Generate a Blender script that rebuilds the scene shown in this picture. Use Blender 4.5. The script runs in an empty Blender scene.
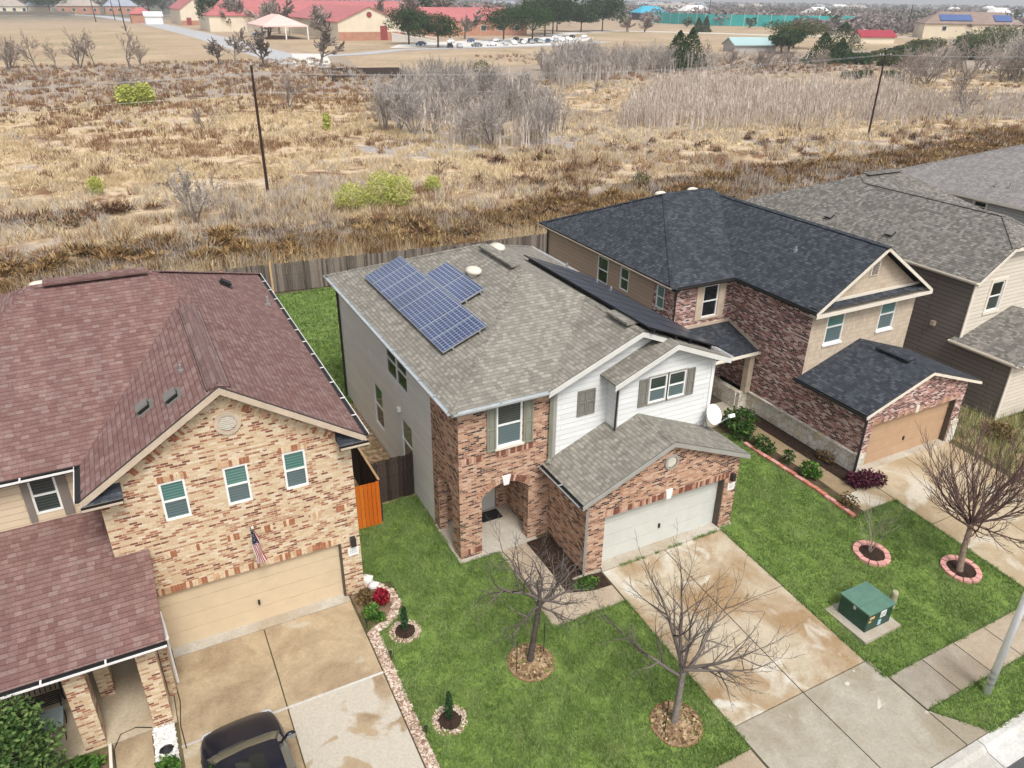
import bpy, math, random
import numpy as np
from mathutils import Vector, Matrix
from mathutils.geometry import tessellate_polygon

random.seed(11)
rng = np.random.default_rng(11)
SC = bpy.context.scene
COL = SC.collection
X3, Y3, Z3 = Vector((1, 0, 0)), Vector((0, 1, 0)), Vector((0, 0, 1))


def zt(y):
    """height of the ground: level at the houses, falling to the street"""
    if y >= 16: return 0.0
    if y >= 9.3: return -.062 * (16 - y)
    return max(-.415 - .02 * (9.3 - y), -.49)


# ------------------------------------------------------------------ mesh builder
class MB:
    def __init__(s):
        s.v = []; s.f = []; s.m = []

    def add(s, vs, fs, mi=0):
        b = len(s.v)
        s.v += [tuple(p) for p in vs]
        s.f += [tuple(i + b for i in f) for f in fs]
        s.m += [mi] * len(fs)

    def poly(s, pts, mi=0):
        s.add(pts, [tuple(range(len(pts)))], mi)

    def box(s, x0, x1, y0, y1, z0, z1, mi=0):
        s.ob(Vector((0, 0, 0)), X3, Y3, Z3, x0, x1, y0, y1, z0, z1, mi)

    def ob(s, O, u, v, n, u0, u1, v0, v1, n0, n1, mi=0):
        P = [O + u * a + v * b + n * c for c in (n0, n1) for b in (v0, v1) for a in (u0, u1)]
        s.add(P, [(0, 2, 3, 1), (4, 5, 7, 6), (0, 1, 5, 4), (2, 6, 7, 3), (0, 4, 6, 2), (1, 3, 7, 5)], mi)

    def tube(s, pts, rad, n=6, mi=0, cap=True):
        pts = [Vector(p) for p in pts]
        if not hasattr(rad, '__len__'): rad = [rad] * len(pts)
        vs = []
        for i, p in enumerate(pts):
            d = (pts[min(i + 1, len(pts) - 1)] - pts[max(i - 1, 0)])
            d = d.normalized() if d.length > 1e-9 else Z3
            a = d.cross(X3 if abs(d.x) < .8 else Y3).normalized(); b = d.cross(a)
            for k in range(n):
                t = 2 * math.pi * k / n
                vs.append(p + (a * math.cos(t) + b * math.sin(t)) * rad[i])
        fs = []
        for i in range(len(pts) - 1):
            for k in range(n):
                k2 = (k + 1) % n
                fs.append((i * n + k, i * n + k2, (i + 1) * n + k2, (i + 1) * n + k))
        if cap:
            fs.append(tuple(range(n))[::-1]); fs.append(tuple(range((len(pts) - 1) * n, len(pts) * n)))
        s.add(vs, fs, mi)

    def ring(s, cx, cy, r0, r1, z0, z1, a0, a1, n=4, mi=0, ex=1.0):
        """a curved block (kerb stone of a ring)"""
        vs = []; 
        for i in range(n + 1):
            t = a0 + (a1 - a0) * i / n
            for r, z in ((r0, z0), (r1, z0), (r1, z1), (r0, z1)):
                vs.append((cx + r * math.cos(t) * ex, cy + r * math.sin(t), z))
        fs = []
        for i in range(n):
            for k in range(4):
                k2 = (k + 1) % 4
                fs.append((i * 4 + k, i * 4 + k2, i * 4 + 4 + k2, i * 4 + 4 + k))
        fs += [(3, 2, 1, 0), tuple(n * 4 + k for k in range(4))]
        s.add(vs, fs, mi)

    def disc(s, cx, cy, r, z, n=20, mi=0, h=0., wob=0., ex=1.):
        vs = [(cx, cy, z + h)]
        for i in range(n):
            t = 2 * math.pi * i / n; rr = r * (1 + wob * random.uniform(-1, 1))
            vs.append((cx + rr * math.cos(t) * ex, cy + rr * math.sin(t), z))
        s.add(vs, [(0, 1 + i, 1 + (i + 1) % n) for i in range(n)], mi)

    def blob(s, c, r, n=10, m=7, mi=0, wob=0.0):
        cx, cy, cz = c; rx, ry, rz = r if hasattr(r, '__len__') else (r, r, r)
        vs = []
        for j in range(m + 1):
            ph = math.pi * j / m - math.pi / 2
            for i in range(n):
                t = 2 * math.pi * i / n; w = 1 + wob * random.uniform(-1, 1)
                vs.append((cx + rx * w * math.cos(ph) * math.cos(t), cy + ry * w * math.cos(ph) * math.sin(t), cz + rz * w * math.sin(ph)))
        fs = [(j * n + i, j * n + (i + 1) % n, (j + 1) * n + (i + 1) % n, (j + 1) * n + i) for j in range(m) for i in range(n)]
        s.add(vs, fs, mi)


def uv_for(me):
    uvl = me.uv_layers.new(name='uv')
    co = np.empty(len(me.vertices) * 3, dtype=np.float32); me.vertices.foreach_get('co', co); co = co.reshape(-1, 3)
    vi = np.empty(len(me.loops), dtype=np.int32); me.loops.foreach_get('vertex_index', vi)
    nl = np.empty(len(me.polygons) * 3, dtype=np.float32); me.polygons.foreach_get('normal', nl); nl = nl.reshape(-1, 3)
    lt = np.empty(len(me.polygons), dtype=np.int32); me.polygons.foreach_get('loop_total', lt)
    n = np.repeat(nl, lt, axis=0); p = co[vi]
    t = np.stack([-n[:, 1], n[:, 0], np.zeros(len(n))], 1); L = np.linalg.norm(t, axis=1)
    flat = L < .05
    t[flat] = (1, 0, 0); L[flat] = 1; t /= L[:, None]
    b = np.cross(n, t)
    uv = np.stack([(t * p).sum(1), (b * p).sum(1)], 1).astype(np.float32)
    uvl.data.foreach_set('uv', uv.ravel())


def mesh_from(mb, name, mats, smooth=False, off=(0, 0, 0)):
    me = bpy.data.meshes.new(name)
    ox, oy, oz = off
    me.from_pydata([(a - ox, b - oy, c - oz) for a, b, c in mb.v], [], mb.f)
    for m in (mats if isinstance(mats, (list, tuple)) else [mats]): me.materials.append(m)
    if any(mb.m): me.polygons.foreach_set('material_index', mb.m)
    me.update()
    uv_for(me)
    if smooth: me.polygons.foreach_set('use_smooth', [True] * len(me.polygons))
    return me


def tri_mesh(name, verts, mat, nper=3):
    """verts: (N, nper, 3) numpy, each its own face"""
    N = len(verts)
    me = bpy.data.meshes.new(name)
    me.vertices.add(N * nper); me.loops.add(N * nper); me.polygons.add(N)
    me.vertices.foreach_set('co', np.ascontiguousarray(verts, dtype=np.float32).ravel())
    me.loops.foreach_set('vertex_index', np.arange(N * nper, dtype=np.int32))
    me.polygons.foreach_set('loop_start', np.arange(0, N * nper, nper, dtype=np.int32))
    me.polygons.foreach_set('loop_total', np.full(N, nper, dtype=np.int32))
    me.materials.append(mat); me.update(calc_edges=True)
    return me


def link(name, me, loc=(0, 0, 0), parent=None):
    o = bpy.data.objects.new(name, me); COL.objects.link(o); o.location = loc
    if parent is not None: o.parent = parent
    return o


def tag(o, label, cat, group=None):
    o['label'] = label; o['category'] = cat
    if group: o['group'] = group
    return o


def structure(name, mb, mats, smooth=False):
    o = link(name, mesh_from(mb, name, mats, smooth)); o['kind'] = 'structure'; return o


def stuff(name, me, label, cat):
    o = link(name, me); o['kind'] = 'stuff'; tag(o, label, cat); return o


class Thing:
    """an Empty at the base of a thing; parts are given in world coordinates"""
    def __init__(s, name, label, cat, loc=(0, 0, 0), group=None, rz=0.):
        s.o = bpy.data.objects.new(name, None); COL.objects.link(s.o)
        s.o.location = loc; s.loc = loc; s.o.empty_display_size = .2; s.o.rotation_euler = (0, 0, rz)
        tag(s.o, label, cat, group)

    def part(s, name, mb, mats, parent=None, smooth=False, label=None):
        o = link(name, mesh_from(mb, name, mats, smooth, s.loc), (0, 0, 0), parent or s.o)
        if label: o['label'] = label
        return o


def single(name, mb, mats, label, cat, loc=(0, 0, 0), group=None, smooth=False):
    o = link(name, mesh_from(mb, name, mats, smooth, loc), loc)
    return tag(o, label, cat, group)


def copy_tree(o, parent=None):
    c = o.copy(); COL.objects.link(c)
    if parent is not None: c.parent = parent
    for ch in list(o.children): copy_tree(ch, c)
    return c


# ------------------------------------------------------------------ materials
MATS = {}


def nm(name, base=(.5, .5, .5), rough=.8, spec=.3):
    m = bpy.data.materials.new(name); m.use_nodes = True
    nt = m.node_tree; b = nt.nodes['Principled BSDF']
    b.inputs['Base Color'].default_value = (*base, 1); b.inputs['Roughness'].default_value = rough
    b.inputs['Specular IOR Level'].default_value = spec
    MATS[name] = m
    return m, nt, b


def nd(nt, t, ins=None, **props):
    n = nt.nodes.new(t)
    for k, v in props.items(): setattr(n, k, v)
    for k, v in (ins or {}).items():
        if hasattr(v, 'node') or isinstance(v, bpy.types.NodeSocket): nt.links.new(v, n.inputs[k])
        else: n.inputs[k].default_value = v
    return n


def ramp(nt, fac, stops, interp='LINEAR'):
    r = nt.nodes.new('ShaderNodeValToRGB'); r.color_ramp.interpolation = interp
    e = r.color_ramp.elements
    while len(e) < len(stops): e.new(.5)
    for i, (p, c) in enumerate(stops):
        e[i].position = p; e[i].color = (*c, 1) if len(c) == 3 else c
    nt.links.new(fac, r.inputs['Fac'])
    return r.outputs['Color']


def mix(nt, fac, a, b, bt='MIX'):
    n = nt.nodes.new('ShaderNodeMix'); n.data_type = 'RGBA'; n.blend_type = bt
    for sock, v in ((0, fac), (6, a), (7, b)):
        if isinstance(v, bpy.types.NodeSocket): nt.links.new(v, n.inputs[sock])
        elif sock == 0: n.inputs[0].default_value = v
        else: n.inputs[sock].default_value = (*v, 1) if len(v) == 3 else v
    return n.outputs[2]


def noise(nt, vec, scale, detail=4, rough=.55, dist=0.):
    return nd(nt, 'ShaderNodeTexNoise', {'Vector': vec, 'Scale': scale, 'Detail': detail, 'Roughness': rough, 'Distortion': dist}).outputs['Fac']


def mathn(nt, op, a, b=0.):
    n = nt.nodes.new('ShaderNodeMath'); n.operation = op
    for i, v in enumerate((a, b)):
        if isinstance(v, bpy.types.NodeSocket): nt.links.new(v, n.inputs[i])
        else: n.inputs[i].default_value = v
    return n.outputs[0]


def bump(nt, bsdf, h, strength=.5, dist=.02):
    n = nd(nt, 'ShaderNodeBump', {'Strength': strength, 'Distance': dist, 'Height': h})
    nt.links.new(n.outputs[0], bsdf.inputs['Normal'])


def coords(nt):
    return nt.nodes.new('ShaderNodeTexCoord')


def plain(name, c, rough=.7, spec=.3, var=.12, scale=3., metal=0.):
    m, nt, b = nm(name, c, rough, spec)
    b.inputs['Metallic'].default_value = metal
    if var:
        f = noise(nt, coords(nt).outputs['Object'], scale, 5)
        col = ramp(nt, f, [(.3, tuple(x * (1 - var) for x in c)), (.7, tuple(min(1, x * (1 + var)) for x in c))])
        nt.links.new(col, b.inputs['Base Color'])
    return m


def brick(name, stops, mortar, bw=.22, rh=.078, patch=None, interp='CONSTANT'):
    m, nt, b = nm(name, rough=.9, spec=.15)
    tc = coords(nt); uv = tc.outputs['UV']
    t = nd(nt, 'ShaderNodeTexBrick', {'Vector': uv, 'Scale': 1., 'Color1': (0, 0, 0, 1), 'Color2': (1, 1, 1, 1), 'Mortar': (.5, .5, .5, 1), 'Mortar Size': .008, 'Mortar Smooth': .3, 'Bias': 0., 'Brick Width': bw, 'Row Height': rh})
    n2 = noise(nt, uv, 1.3, 3); n3 = noise(nt, uv, 9., 3)
    f = mathn(nt, 'ADD', t.outputs['Color'], mathn(nt, 'MULTIPLY', mathn(nt, 'SUBTRACT', n2, .5), patch or .5))
    f = mathn(nt, 'ADD', f, mathn(nt, 'MULTIPLY', mathn(nt, 'SUBTRACT', n3, .5), .08))
    c = ramp(nt, f, stops, interp)
    c = mix(nt, 1., c, ramp(nt, noise(nt, uv, 40., 2), [(.3, (.78, .78, .78)), (.7, (1.15, 1.15, 1.15))]), 'MULTIPLY')
    c = mix(nt, t.outputs['Fac'], c, mortar)
    nt.links.new(c, b.inputs['Base Color'])
    bump(nt, b, mathn(nt, 'SUBTRACT', 1., t.outputs['Fac']), .6, .012)
    return m


def shingle(name, stops, gap_shade, bw=.16, rh=.125, blotch=.06):
    m, nt, b = nm(name, rough=.92, spec=.2)
    uv = coords(nt).outputs['UV']
    sep = nd(nt, 'ShaderNodeSeparateXYZ', {'Vector': uv})
    rv = mathn(nt, 'DIVIDE', sep.outputs['Y'], rh); row = mathn(nt, 'FLOOR', rv); fr = mathn(nt, 'FRACT', rv)
    wn = nd(nt, 'ShaderNodeTexWhiteNoise', {'W': row}, noise_dimensions='1D').outputs['Value']
    wob = mathn(nt, 'MULTIPLY', noise(nt, uv, 3., 2), .12)
    u = mathn(nt, 'DIVIDE', mathn(nt, 'ADD', mathn(nt, 'ADD', sep.outputs['X'], wob), mathn(nt, 'MULTIPLY', wn, 7.)), bw)
    tab = mathn(nt, 'FLOOR', u); fu = mathn(nt, 'FRACT', u)
    cv = nd(nt, 'ShaderNodeCombineXYZ', {'X': tab, 'Y': row})
    rnd = nd(nt, 'ShaderNodeTexWhiteNoise', {'Vector': cv.outputs[0]}, noise_dimensions='2D').outputs['Value']
    n2 = noise(nt, uv, .6, 5)
    f = mathn(nt, 'ADD', mathn(nt, 'ADD', mathn(nt, 'MULTIPLY', rnd, .72), .14), mathn(nt, 'MULTIPLY', mathn(nt, 'SUBTRACT', n2, .5), blotch * 2))
    c = ramp(nt, f, stops)
    c = mix(nt, 1., c, ramp(nt, noise(nt, uv, 22., 4, .7), [(.25, (.68, .68, .68)), (.75, (1.3, 1.3, 1.3))]), 'MULTIPLY')
    streak = nd(nt, 'ShaderNodeMapping', {'Vector': uv, 'Scale': (1.6, .16, 1)}).outputs[0]
    c = mix(nt, 1., c, ramp(nt, noise(nt, streak, 1.4, 5, .65), [(.3, (.84, .84, .85)), (.7, (1.14, 1.14, 1.12))]), 'MULTIPLY')
    line = ramp(nt, fr, [(0, (1, 1, 1)), (.10, (1, 1, 1)), (.2, (0, 0, 0))])
    slot = mathn(nt, 'MULTIPLY', ramp(nt, fu, [(0, (1, 1, 1)), (.06, (1, 1, 1)), (.1, (0, 0, 0))]), .35)
    c = mix(nt, mathn(nt, 'MULTIPLY', mathn(nt, 'MAXIMUM', line, slot), .62), c, gap_shade)  # shadow under each course and in tab slots, painted into the colour
    nt.links.new(c, b.inputs['Base Color'])
    h = mathn(nt, 'ADD', mathn(nt, 'MULTIPLY', fr, -1.), mathn(nt, 'MULTIPLY', rnd, .5))
    bump(nt, b, h, .7, .02)
    return m


def siding(name, c, lap=.19, var=.06, gap_shade=.62):
    m, nt, b = nm(name, rough=.7, spec=.25)
    uv = coords(nt).outputs['UV']
    sep = nd(nt, 'ShaderNodeSeparateXYZ', {'Vector': uv})
    fr = mathn(nt, 'FRACT', mathn(nt, 'DIVIDE', sep.outputs['Y'], lap))
    w = nd(nt, 'ShaderNodeTexBrick', {'Vector': uv, 'Scale': 1., 'Color1': (0, 0, 0, 1), 'Color2': (1, 1, 1, 1), 'Mortar': (.5, .5, .5, 1), 'Mortar Size': .012, 'Mortar Smooth': .3, 'Brick Width': 3.6, 'Row Height': lap})
    f = mathn(nt, 'ADD', mathn(nt, 'MULTIPLY', w.outputs['Color'], .35), mathn(nt, 'MULTIPLY', noise(nt, uv, 2., 5), .65))
    col = ramp(nt, f, [(.2, tuple(x * (1 - var * 1.5) for x in c)), (.8, tuple(min(.92, x * (1 + var)) for x in c))])
    col = mix(nt, w.outputs['Fac'], col, tuple(x * gap_shade for x in c))  # shadow under each lap painted as a darker line; also marks board ends
    nt.links.new(col, b.inputs['Base Color'])
    bump(nt, b, mathn(nt, 'SUBTRACT', 1., fr), 1., .016)
    return m


def island(name, stops, rough=.8, tr=0., big=None):
    """leaves, blades and twigs: each loose piece gets its own colour"""
    m, nt, b = nm(name, rough=rough, spec=.15)
    g = nt.nodes.new('ShaderNodeNewGeometry')
    f = g.outputs['Random Per Island']
    if big:
        pn = noise(nt, coords(nt).outputs['Object'], big[0], 3)
        f = mathn(nt, 'ADD', mathn(nt, 'MULTIPLY', f, 1 - big[1]), mathn(nt, 'MULTIPLY', mathn(nt, 'SUBTRACT', mathn(nt, 'MULTIPLY', pn, 2.4), .7), big[1]))
    c = ramp(nt, f, stops)
    nt.links.new(c, b.inputs['Base Color'])
    if tr:
        t = nd(nt, 'ShaderNodeBsdfTranslucent', {'Color': c})
        mx = nd(nt, 'ShaderNodeMixShader', {0: tr, 1: b.outputs[0], 2: t.outputs[0]})
        nt.links.new(mx.outputs[0], nt.nodes['Material Output'].inputs['Surface'])
    return m


def rubble(name):
    m, nt, b = nm(name, rough=.95, spec=.1); uv = coords(nt).outputs['UV']
    v1 = nd(nt, 'ShaderNodeTexVoronoi', {'Vector': uv, 'Scale': 4.2}, feature='DISTANCE_TO_EDGE'); v2 = nd(nt, 'ShaderNodeTexVoronoi', {'Vector': uv, 'Scale': 4.2})
    s = nd(nt, 'ShaderNodeSeparateColor', {'Color': v2.outputs['Color']})
    c = ramp(nt, s.outputs[0], [(0, (.50, .44, .33)), (.3, (.64, .60, .52)), (.8, (.72, .69, .62)), (1, (.60, .50, .32))])
    c = mix(nt, ramp(nt, v1.outputs['Distance'], [(.015, (1, 1, 1)), (.05, (0, 0, 0))]), c, (.40, .34, .28))
    nt.links.new(c, b.inputs['Base Color']); return m


def concrete(name, base, stain, pale=None, s1=.45, amount=(.42, .62), pale_at=(.6, .66), ps=.6):
    m, nt, b = nm(name, rough=.9, spec=.2)
    p = coords(nt).outputs['Object']
    c = ramp(nt, noise(nt, p, 2.2, 6, .65), [(.3, tuple(x * .88 for x in base)), (.7, tuple(x * 1.1 for x in base))])
    c = mix(nt, ramp(nt, noise(nt, p, s1, 6, .62, .6), [(amount[0], (0, 0, 0)), (amount[1], (1, 1, 1))]), c, stain)
    if pale:
        off = nd(nt, 'ShaderNodeMapping', {'Vector': p, 'Location': (7.3, 2.1, 0)}).outputs[0]
        c = mix(nt, ramp(nt, noise(nt, off, ps, 3, .5, 1.2), [(pale_at[0], (0, 0, 0)), (pale_at[1], (1, 1, 1))]), c, pale)
    c = mix(nt, 1., c, ramp(nt, noise(nt, p, 14., 4, .7), [(.25, (.82, .82, .82)), (.75, (1.14, 1.14, 1.14))]), 'MULTIPLY')
    nt.links.new(c, b.inputs['Base Color'])
    bump(nt, b, noise(nt, p, 60., 3), .15, .01)
    return m


# sheets of ground cover
def ground_mat(name, layers, fine=None, bmp=.3):
    """layers: [(scale, detail, [(pos, colour)...], factor range)]"""
    m, nt, b = nm(name, rough=.95, spec=.1)
    p = coords(nt).outputs['Object']
    c = None
    for i, (sc, det, stops, rg) in enumerate(layers):
        off = nd(nt, 'ShaderNodeMapping', {'Vector': p, 'Location': (13.1 * i, 5.7 * i, 0)}).outputs[0]
        f = noise(nt, off, sc, det, .62)
        col = ramp(nt, f, stops)
        if c is None: c = col
        else:
            off2 = nd(nt, 'ShaderNodeMapping', {'Vector': p, 'Location': (3.1 * i, 55.7 * i, 0)}).outputs[0]
            f2 = ramp(nt, noise(nt, off2, sc * .5, 5, .65), [(rg[0], (0, 0, 0)), (rg[1], (1, 1, 1))])
            c = mix(nt, f2, c, col)
    if fine: c = mix(nt, 1., c, ramp(nt, noise(nt, p, fine, 4, .7), [(.25, (.7, .7, .7)), (.75, (1.25, 1.25, 1.25))]), 'MULTIPLY')
    nt.links.new(c, b.inputs['Base Color'])
    if bmp: bump(nt, b, noise(nt, p, fine or 5., 4), bmp, .05)
    return m


M = dict(
    brick_cream=brick('brick_cream', [(0, (.20, .075, .045)), (.09, (.36, .15, .085)), (.22, (.47, .28, .165)), (.34, (.59, .43, .265)), (.5, (.67, .53, .35)), (.7, (.61, .45, .28)), (.84, (.71, .60, .44)), (.95, (.40, .18, .105))], (.60, .50, .38), .20, .068, patch=.22),
    brick_red=brick('brick_red', [(0, (.06, .035, .03)), (.14, (.17, .085, .06)), (.25, (.36, .185, .12)), (.45, (.48, .265, .165)), (.62, (.54, .33, .215)), (.8, (.58, .40, .285)), (.95, (.2, .1, .07))], (.48, .37, .29), .20, .068, patch=.2),
    brick_rose=brick('brick_rose', [(0, (.05, .025, .026)), (.2, (.20, .075, .066)), (.38, (.36, .16, .135)), (.55, (.46, .25, .21)), (.7, (.60, .44, .39)), (.84, (.68, .56, .51)), (.94, (.16, .07, .06))], (.48, .39, .35), .20, .068, patch=.22),
    roof_red=shingle('roof_red', [(0, (.155, .08, .074)), (.4, (.195, .110, .100)), (.7, (.22, .136, .123)), (.9, (.255, .175, .16)), (1, (.215, .145, .134))], (.05, .03, .028), bw=.19, rh=.15),
    roof_taupe=shingle('roof_taupe', [(0, (.165, .152, .13)), (.35, (.215, .20, .172)), (.6, (.25, .233, .20)), (.85, (.30, .28, .245)), (1, (.33, .31, .275))], (.085, .078, .066), rh=.135),
    roof_dark=shingle('roof_dark', [(0, (.026, .030, .038)), (.45, (.043, .049, .060)), (.7, (.058, .065, .078)), (.9, (.082, .091, .106)), (1, (.115, .124, .14))], (.012, .014, .017), rh=.13),
    roof_grey=shingle('roof_grey', [(0, (.10, .094, .083)), (.35, (.15, .14, .125)), (.6, (.195, .182, .163)), (.85, (.26, .243, .22)), (1, (.31, .29, .265))], (.05, .047, .042), rh=.13),
    roof_mauve=shingle('roof_mauve', [(0, (.17, .16, .155)), (.5, (.23, .215, .21)), (1, (.30, .285, .275))], (.10, .095, .09), rh=.15),
    siding_grey=siding('siding_grey', (.74, .735, .69), gap_shade=.8),
    siding_white=siding('siding_white', (.69, .70, .69), gap_shade=.8),
    siding_tan=siding('siding_tan', (.42, .30, .22)),
    siding_beige=siding('siding_beige', (.60, .48, .34), gap_shade=.72),
    siding_brown=siding('siding_brown', (.20, .172, .15), lap=.21, gap_shade=.22),
    siding_sand=siding('siding_sand', (.62, .56, .47)),
    siding_stone=siding('siding_stone', (.42, .41, .40)),
    shake=brick('shake', [(0, (.50, .40, .30)), (.5, (.56, .46, .35)), (1, (.60, .50, .39))], (.40, .32, .24), bw=.16, rh=.2, interp='LINEAR'),
    trim_tan=plain('trim_tan', (.52, .42, .32), .6), trim_white=plain('trim_white', (.78, .78, .76), .5, var=.04),
    trim_cream=plain('trim_cream', (.70, .64, .54), .6, var=.06),
    trim_grey=plain('trim_grey', (.33, .32, .29), .6, var=.08), trim_pale=plain('trim_pale', (.62, .61, .57), .6, var=.05), edge_dark=plain('edge_dark', (.06, .052, .05), .7, var=.1), edge_grey=plain('edge_grey', (.17, .165, .15), .7, var=.1), trim_taupe=plain('trim_taupe', (.20, .17, .145), .6, var=.08),
    shutter_olive=plain('shutter_olive', (.24, .24, .19), .6, var=.1), shutter_grey=plain('shutter_grey', (.20, .19, .165), .6, var=.12),
    dark_trim=plain('dark_trim', (.035, .03, .028), .5, var=.1), black=plain('black', (.015, .015, .016), .5, var=0),
    gutter_black=plain('gutter_black', (.02, .02, .02), .6, var=.1), gutter_white=plain('gutter_white', (.74, .72, .70), .4, var=.05),
    gutter_grey=plain('gutter_grey', (.50, .53, .54), .35, .5, var=.1, metal=.3),
    door_tan=plain('door_tan', (.60, .48, .33), .55, var=.05), door_sage=plain('door_sage', (.56, .57, .53), .55, var=.04), door_brown=plain('door_brown', (.45, .30, .19), .55, var=.06),
    jamb_brown=plain('jamb_brown', (.085, .07, .055), .6, var=.1),
    slab=concrete('slab', (.46, .425, .365), (.38, .32, .24)), 
    limestone=rubble('limestone'),
    metal_grey=plain('metal_grey', (.42, .43, .44), .4, .5, metal=.6), white_metal=plain('white_metal', (.92, .92, .92), .35, .5, var=.04),
    rubber=plain('rubber', (.02, .02, .021), .8, var=.1), wood_dark=None)


def glass(name, c, stripe=None, rough=.08):
    m, nt, b = nm(name, c, rough, .6)
    if stripe:
        uv = coords(nt).outputs['UV']; sep = nd(nt, 'ShaderNodeSeparateXYZ', {'Vector': uv})
        f = mathn(nt, 'FRACT', mathn(nt, 'DIVIDE', sep.outputs['Y'], .085))
        nt.links.new(ramp(nt, f, [(.0, c), (.4, c), (.6, stripe), (.9, stripe), (1, c)]), b.inputs['Base Color'])
    return m


M.update(
    glass_teal=glass('glass_teal', (.065, .155, .135), (.12, .235, .205)), glass_screen=glass('glass_screen', (.085, .125, .13), (.12, .165, .17), .25),
    glass_dark=glass('glass_dark', (.022, .035, .032), (.055, .07, .062)), glass_black=glass('glass_black', (.012, .016, .018)),
    glass_green=glass('glass_green', (.012, .085, .045)), glass_car=glass('glass_car', (.02, .022, .02), None, .03),
    vent_cream=plain('vent_cream', (.62, .57, .48), .6))


def planks(name, a, bcol):
    m, nt, b = nm(name, rough=.95, spec=.08)
    g = nt.nodes.new('ShaderNodeNewGeometry'); f = g.outputs['Random Per Island']
    s = nd(nt, 'ShaderNodeMapping', {'Vector': coords(nt).outputs['UV'], 'Scale': (14., .5, 1)}).outputs[0]
    f = mathn(nt, 'ADD', mathn(nt, 'MULTIPLY', f, .55), mathn(nt, 'MULTIPLY', noise(nt, s, 1.5, 5), .6))
    nt.links.new(ramp(nt, f, [(.2, a), (.8, bcol)]), b.inputs['Base Color'])
    return m


M.update(fence_grey=planks('fence_grey', (.05, .042, .036), (.24, .20, .17)), fence_dark=planks('fence_dark', (.022, .016, .013), (.075, .055, .045)),
         fence_orange=planks('fence_orange', (.50, .105, .01), (.68, .19, .025)), post_new=planks('post_new', (.45, .28, .15), (.6, .4, .22)),
         bark_dark=plain('bark_dark', (.085, .07, .06), .95, .1, .35, 9.), bark_grey=plain('bark_grey', (.20, .175, .155), .95, .1, .35, 9.), bark_brown=plain('bark_brown', (.26, .19, .145), .95, .1, .3, 7.),
         twig_dark=island('twig_dark', [(0, (.06, .05, .045)), (1, (.19, .16, .14))]), twig_red=island('twig_red', [(0, (.085, .05, .045)), (.6, (.16, .10, .088)), (1, (.26, .175, .155))]),
         twig_grey=island('twig_grey', [(0, (.25, .215, .19)), (.6, (.43, .385, .35)), (1, (.60, .55, .51))]),
         twig_brush=island('twig_brush', [(0, (.18, .14, .115)), (.6, (.33, .27, .23)), (1, (.48, .42, .37))]),
         mulch=ground_mat('mulch', [(9., 5, [(.3, (.02, .013, .01)), (.7, (.06, .038, .028))], None)], 40.), 
         litter=ground_mat('litter', [(5., 6, [(.3, (.10, .06, .04)), (.5, (.30, .20, .12)), (.7, (.55, .43, .28))], None), (7., 5, [(.3, (.10, .13, .03)), (.7, (.2, .2, .07))], (.55, .62))], 30.),
         bed_soil=ground_mat('bed_soil', [(3., 6, [(.3, (.055, .036, .026)), (.7, (.13, .085, .058))], None), (2., 5, [(.3, (.05, .07, .022)), (.7, (.11, .10, .04))], (.5, .62))], 20.),
         soil=ground_mat('soil', [(1.2, 6, [(.3, (.13, .085, .055)), (.7, (.27, .19, .13))], None), (2., 5, [(.3, (.06, .08, .025)), (.7, (.14, .12, .05))], (.48, .6))], 16.),
         pebble=brick('pebble', [(0, (.22, .14, .10)), (.3, (.36, .26, .19)), (.6, (.48, .38, .29)), (1, (.58, .50, .42))], (.16, .11, .08), bw=.075, rh=.06, interp='LINEAR'),
         marble=brick('marble', [(0, (.62, .60, .58)), (1, (.84, .84, .83))], (.45, .43, .41), bw=.07, rh=.06, interp='LINEAR'),
         edging_red=plain('edging_red', (.52, .20, .145), .9, .1, .3, 5.), edging_pink=plain('edging_pink', (.60, .31, .27), .9, .1, .2, 5.), edging_tan=plain('edging_tan', (.30, .16, .09), .9, .1, .2),
         cast_green=plain('cast_green', (.018, .062, .04), .45, .4, .2, 4.), cast_top=plain('cast_top', (.10, .20, .15), .5, .4, .14, 3.),
         galv=plain('galv', (.55, .55, .53), .45, .5, .12, 3., .25), bollard=plain('bollard', (.40, .38, .24), .8, .2, .2),
         panel_blue=None, cloth_white=plain('cloth_white', (.75, .72, .70), .8), cloth_red=plain('cloth_red', (.42, .03, .05), .8), cloth_blue=plain('cloth_blue', (.02, .03, .08), .8),
         car_paint=None)


def solar_mat(name, cell, line):
    m, nt, b = nm(name, rough=.28, spec=.5)
    uv = coords(nt).outputs['UV']
    w = nd(nt, 'ShaderNodeTexBrick', {'Vector': uv, 'Scale': 1., 'Color1': (*cell, 1), 'Color2': tuple(x * 1.35 for x in cell) + (1,), 'Mortar': (*line, 1), 'Mortar Size': .011, 'Mortar Smooth': .2, 'Brick Width': .166, 'Row Height': .166}, offset=0.)
    pn = noise(nt, uv, .35, 2)
    nt.links.new(mix(nt, 1., w.outputs['Color'], ramp(nt, pn, [(.3, (.85, .85, .85)), (.7, (1.25, 1.2, 1.12))]), 'MULTIPLY'), b.inputs['Base Color'])
    b.inputs['Coat Weight'].default_value = .25; b.inputs['Coat Roughness'].default_value = .1
    return m


M['solar_blue'] = solar_mat('solar_blue', (.016, .034, .10), (.36, .40, .48))
M['solar_black'] = solar_mat('solar_black', (.035, .042, .062), (.05, .058, .08))
m, nt, b = nm('car_paint', (.006, .008, .017), .32, .3); b.inputs['Coat Weight'].default_value = .3; b.inputs['Coat Roughness'].default_value = .04; M['car_paint'] = m

# ------------------------------------------------------------------ house kit
def P(side, c, a, z, d=0.):
    return Vector({'front': (a, c - d, z), 'back': (a, c + d, z), 'left': (c - d, a, z), 'right': (c + d, a, z)}[side])


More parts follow.
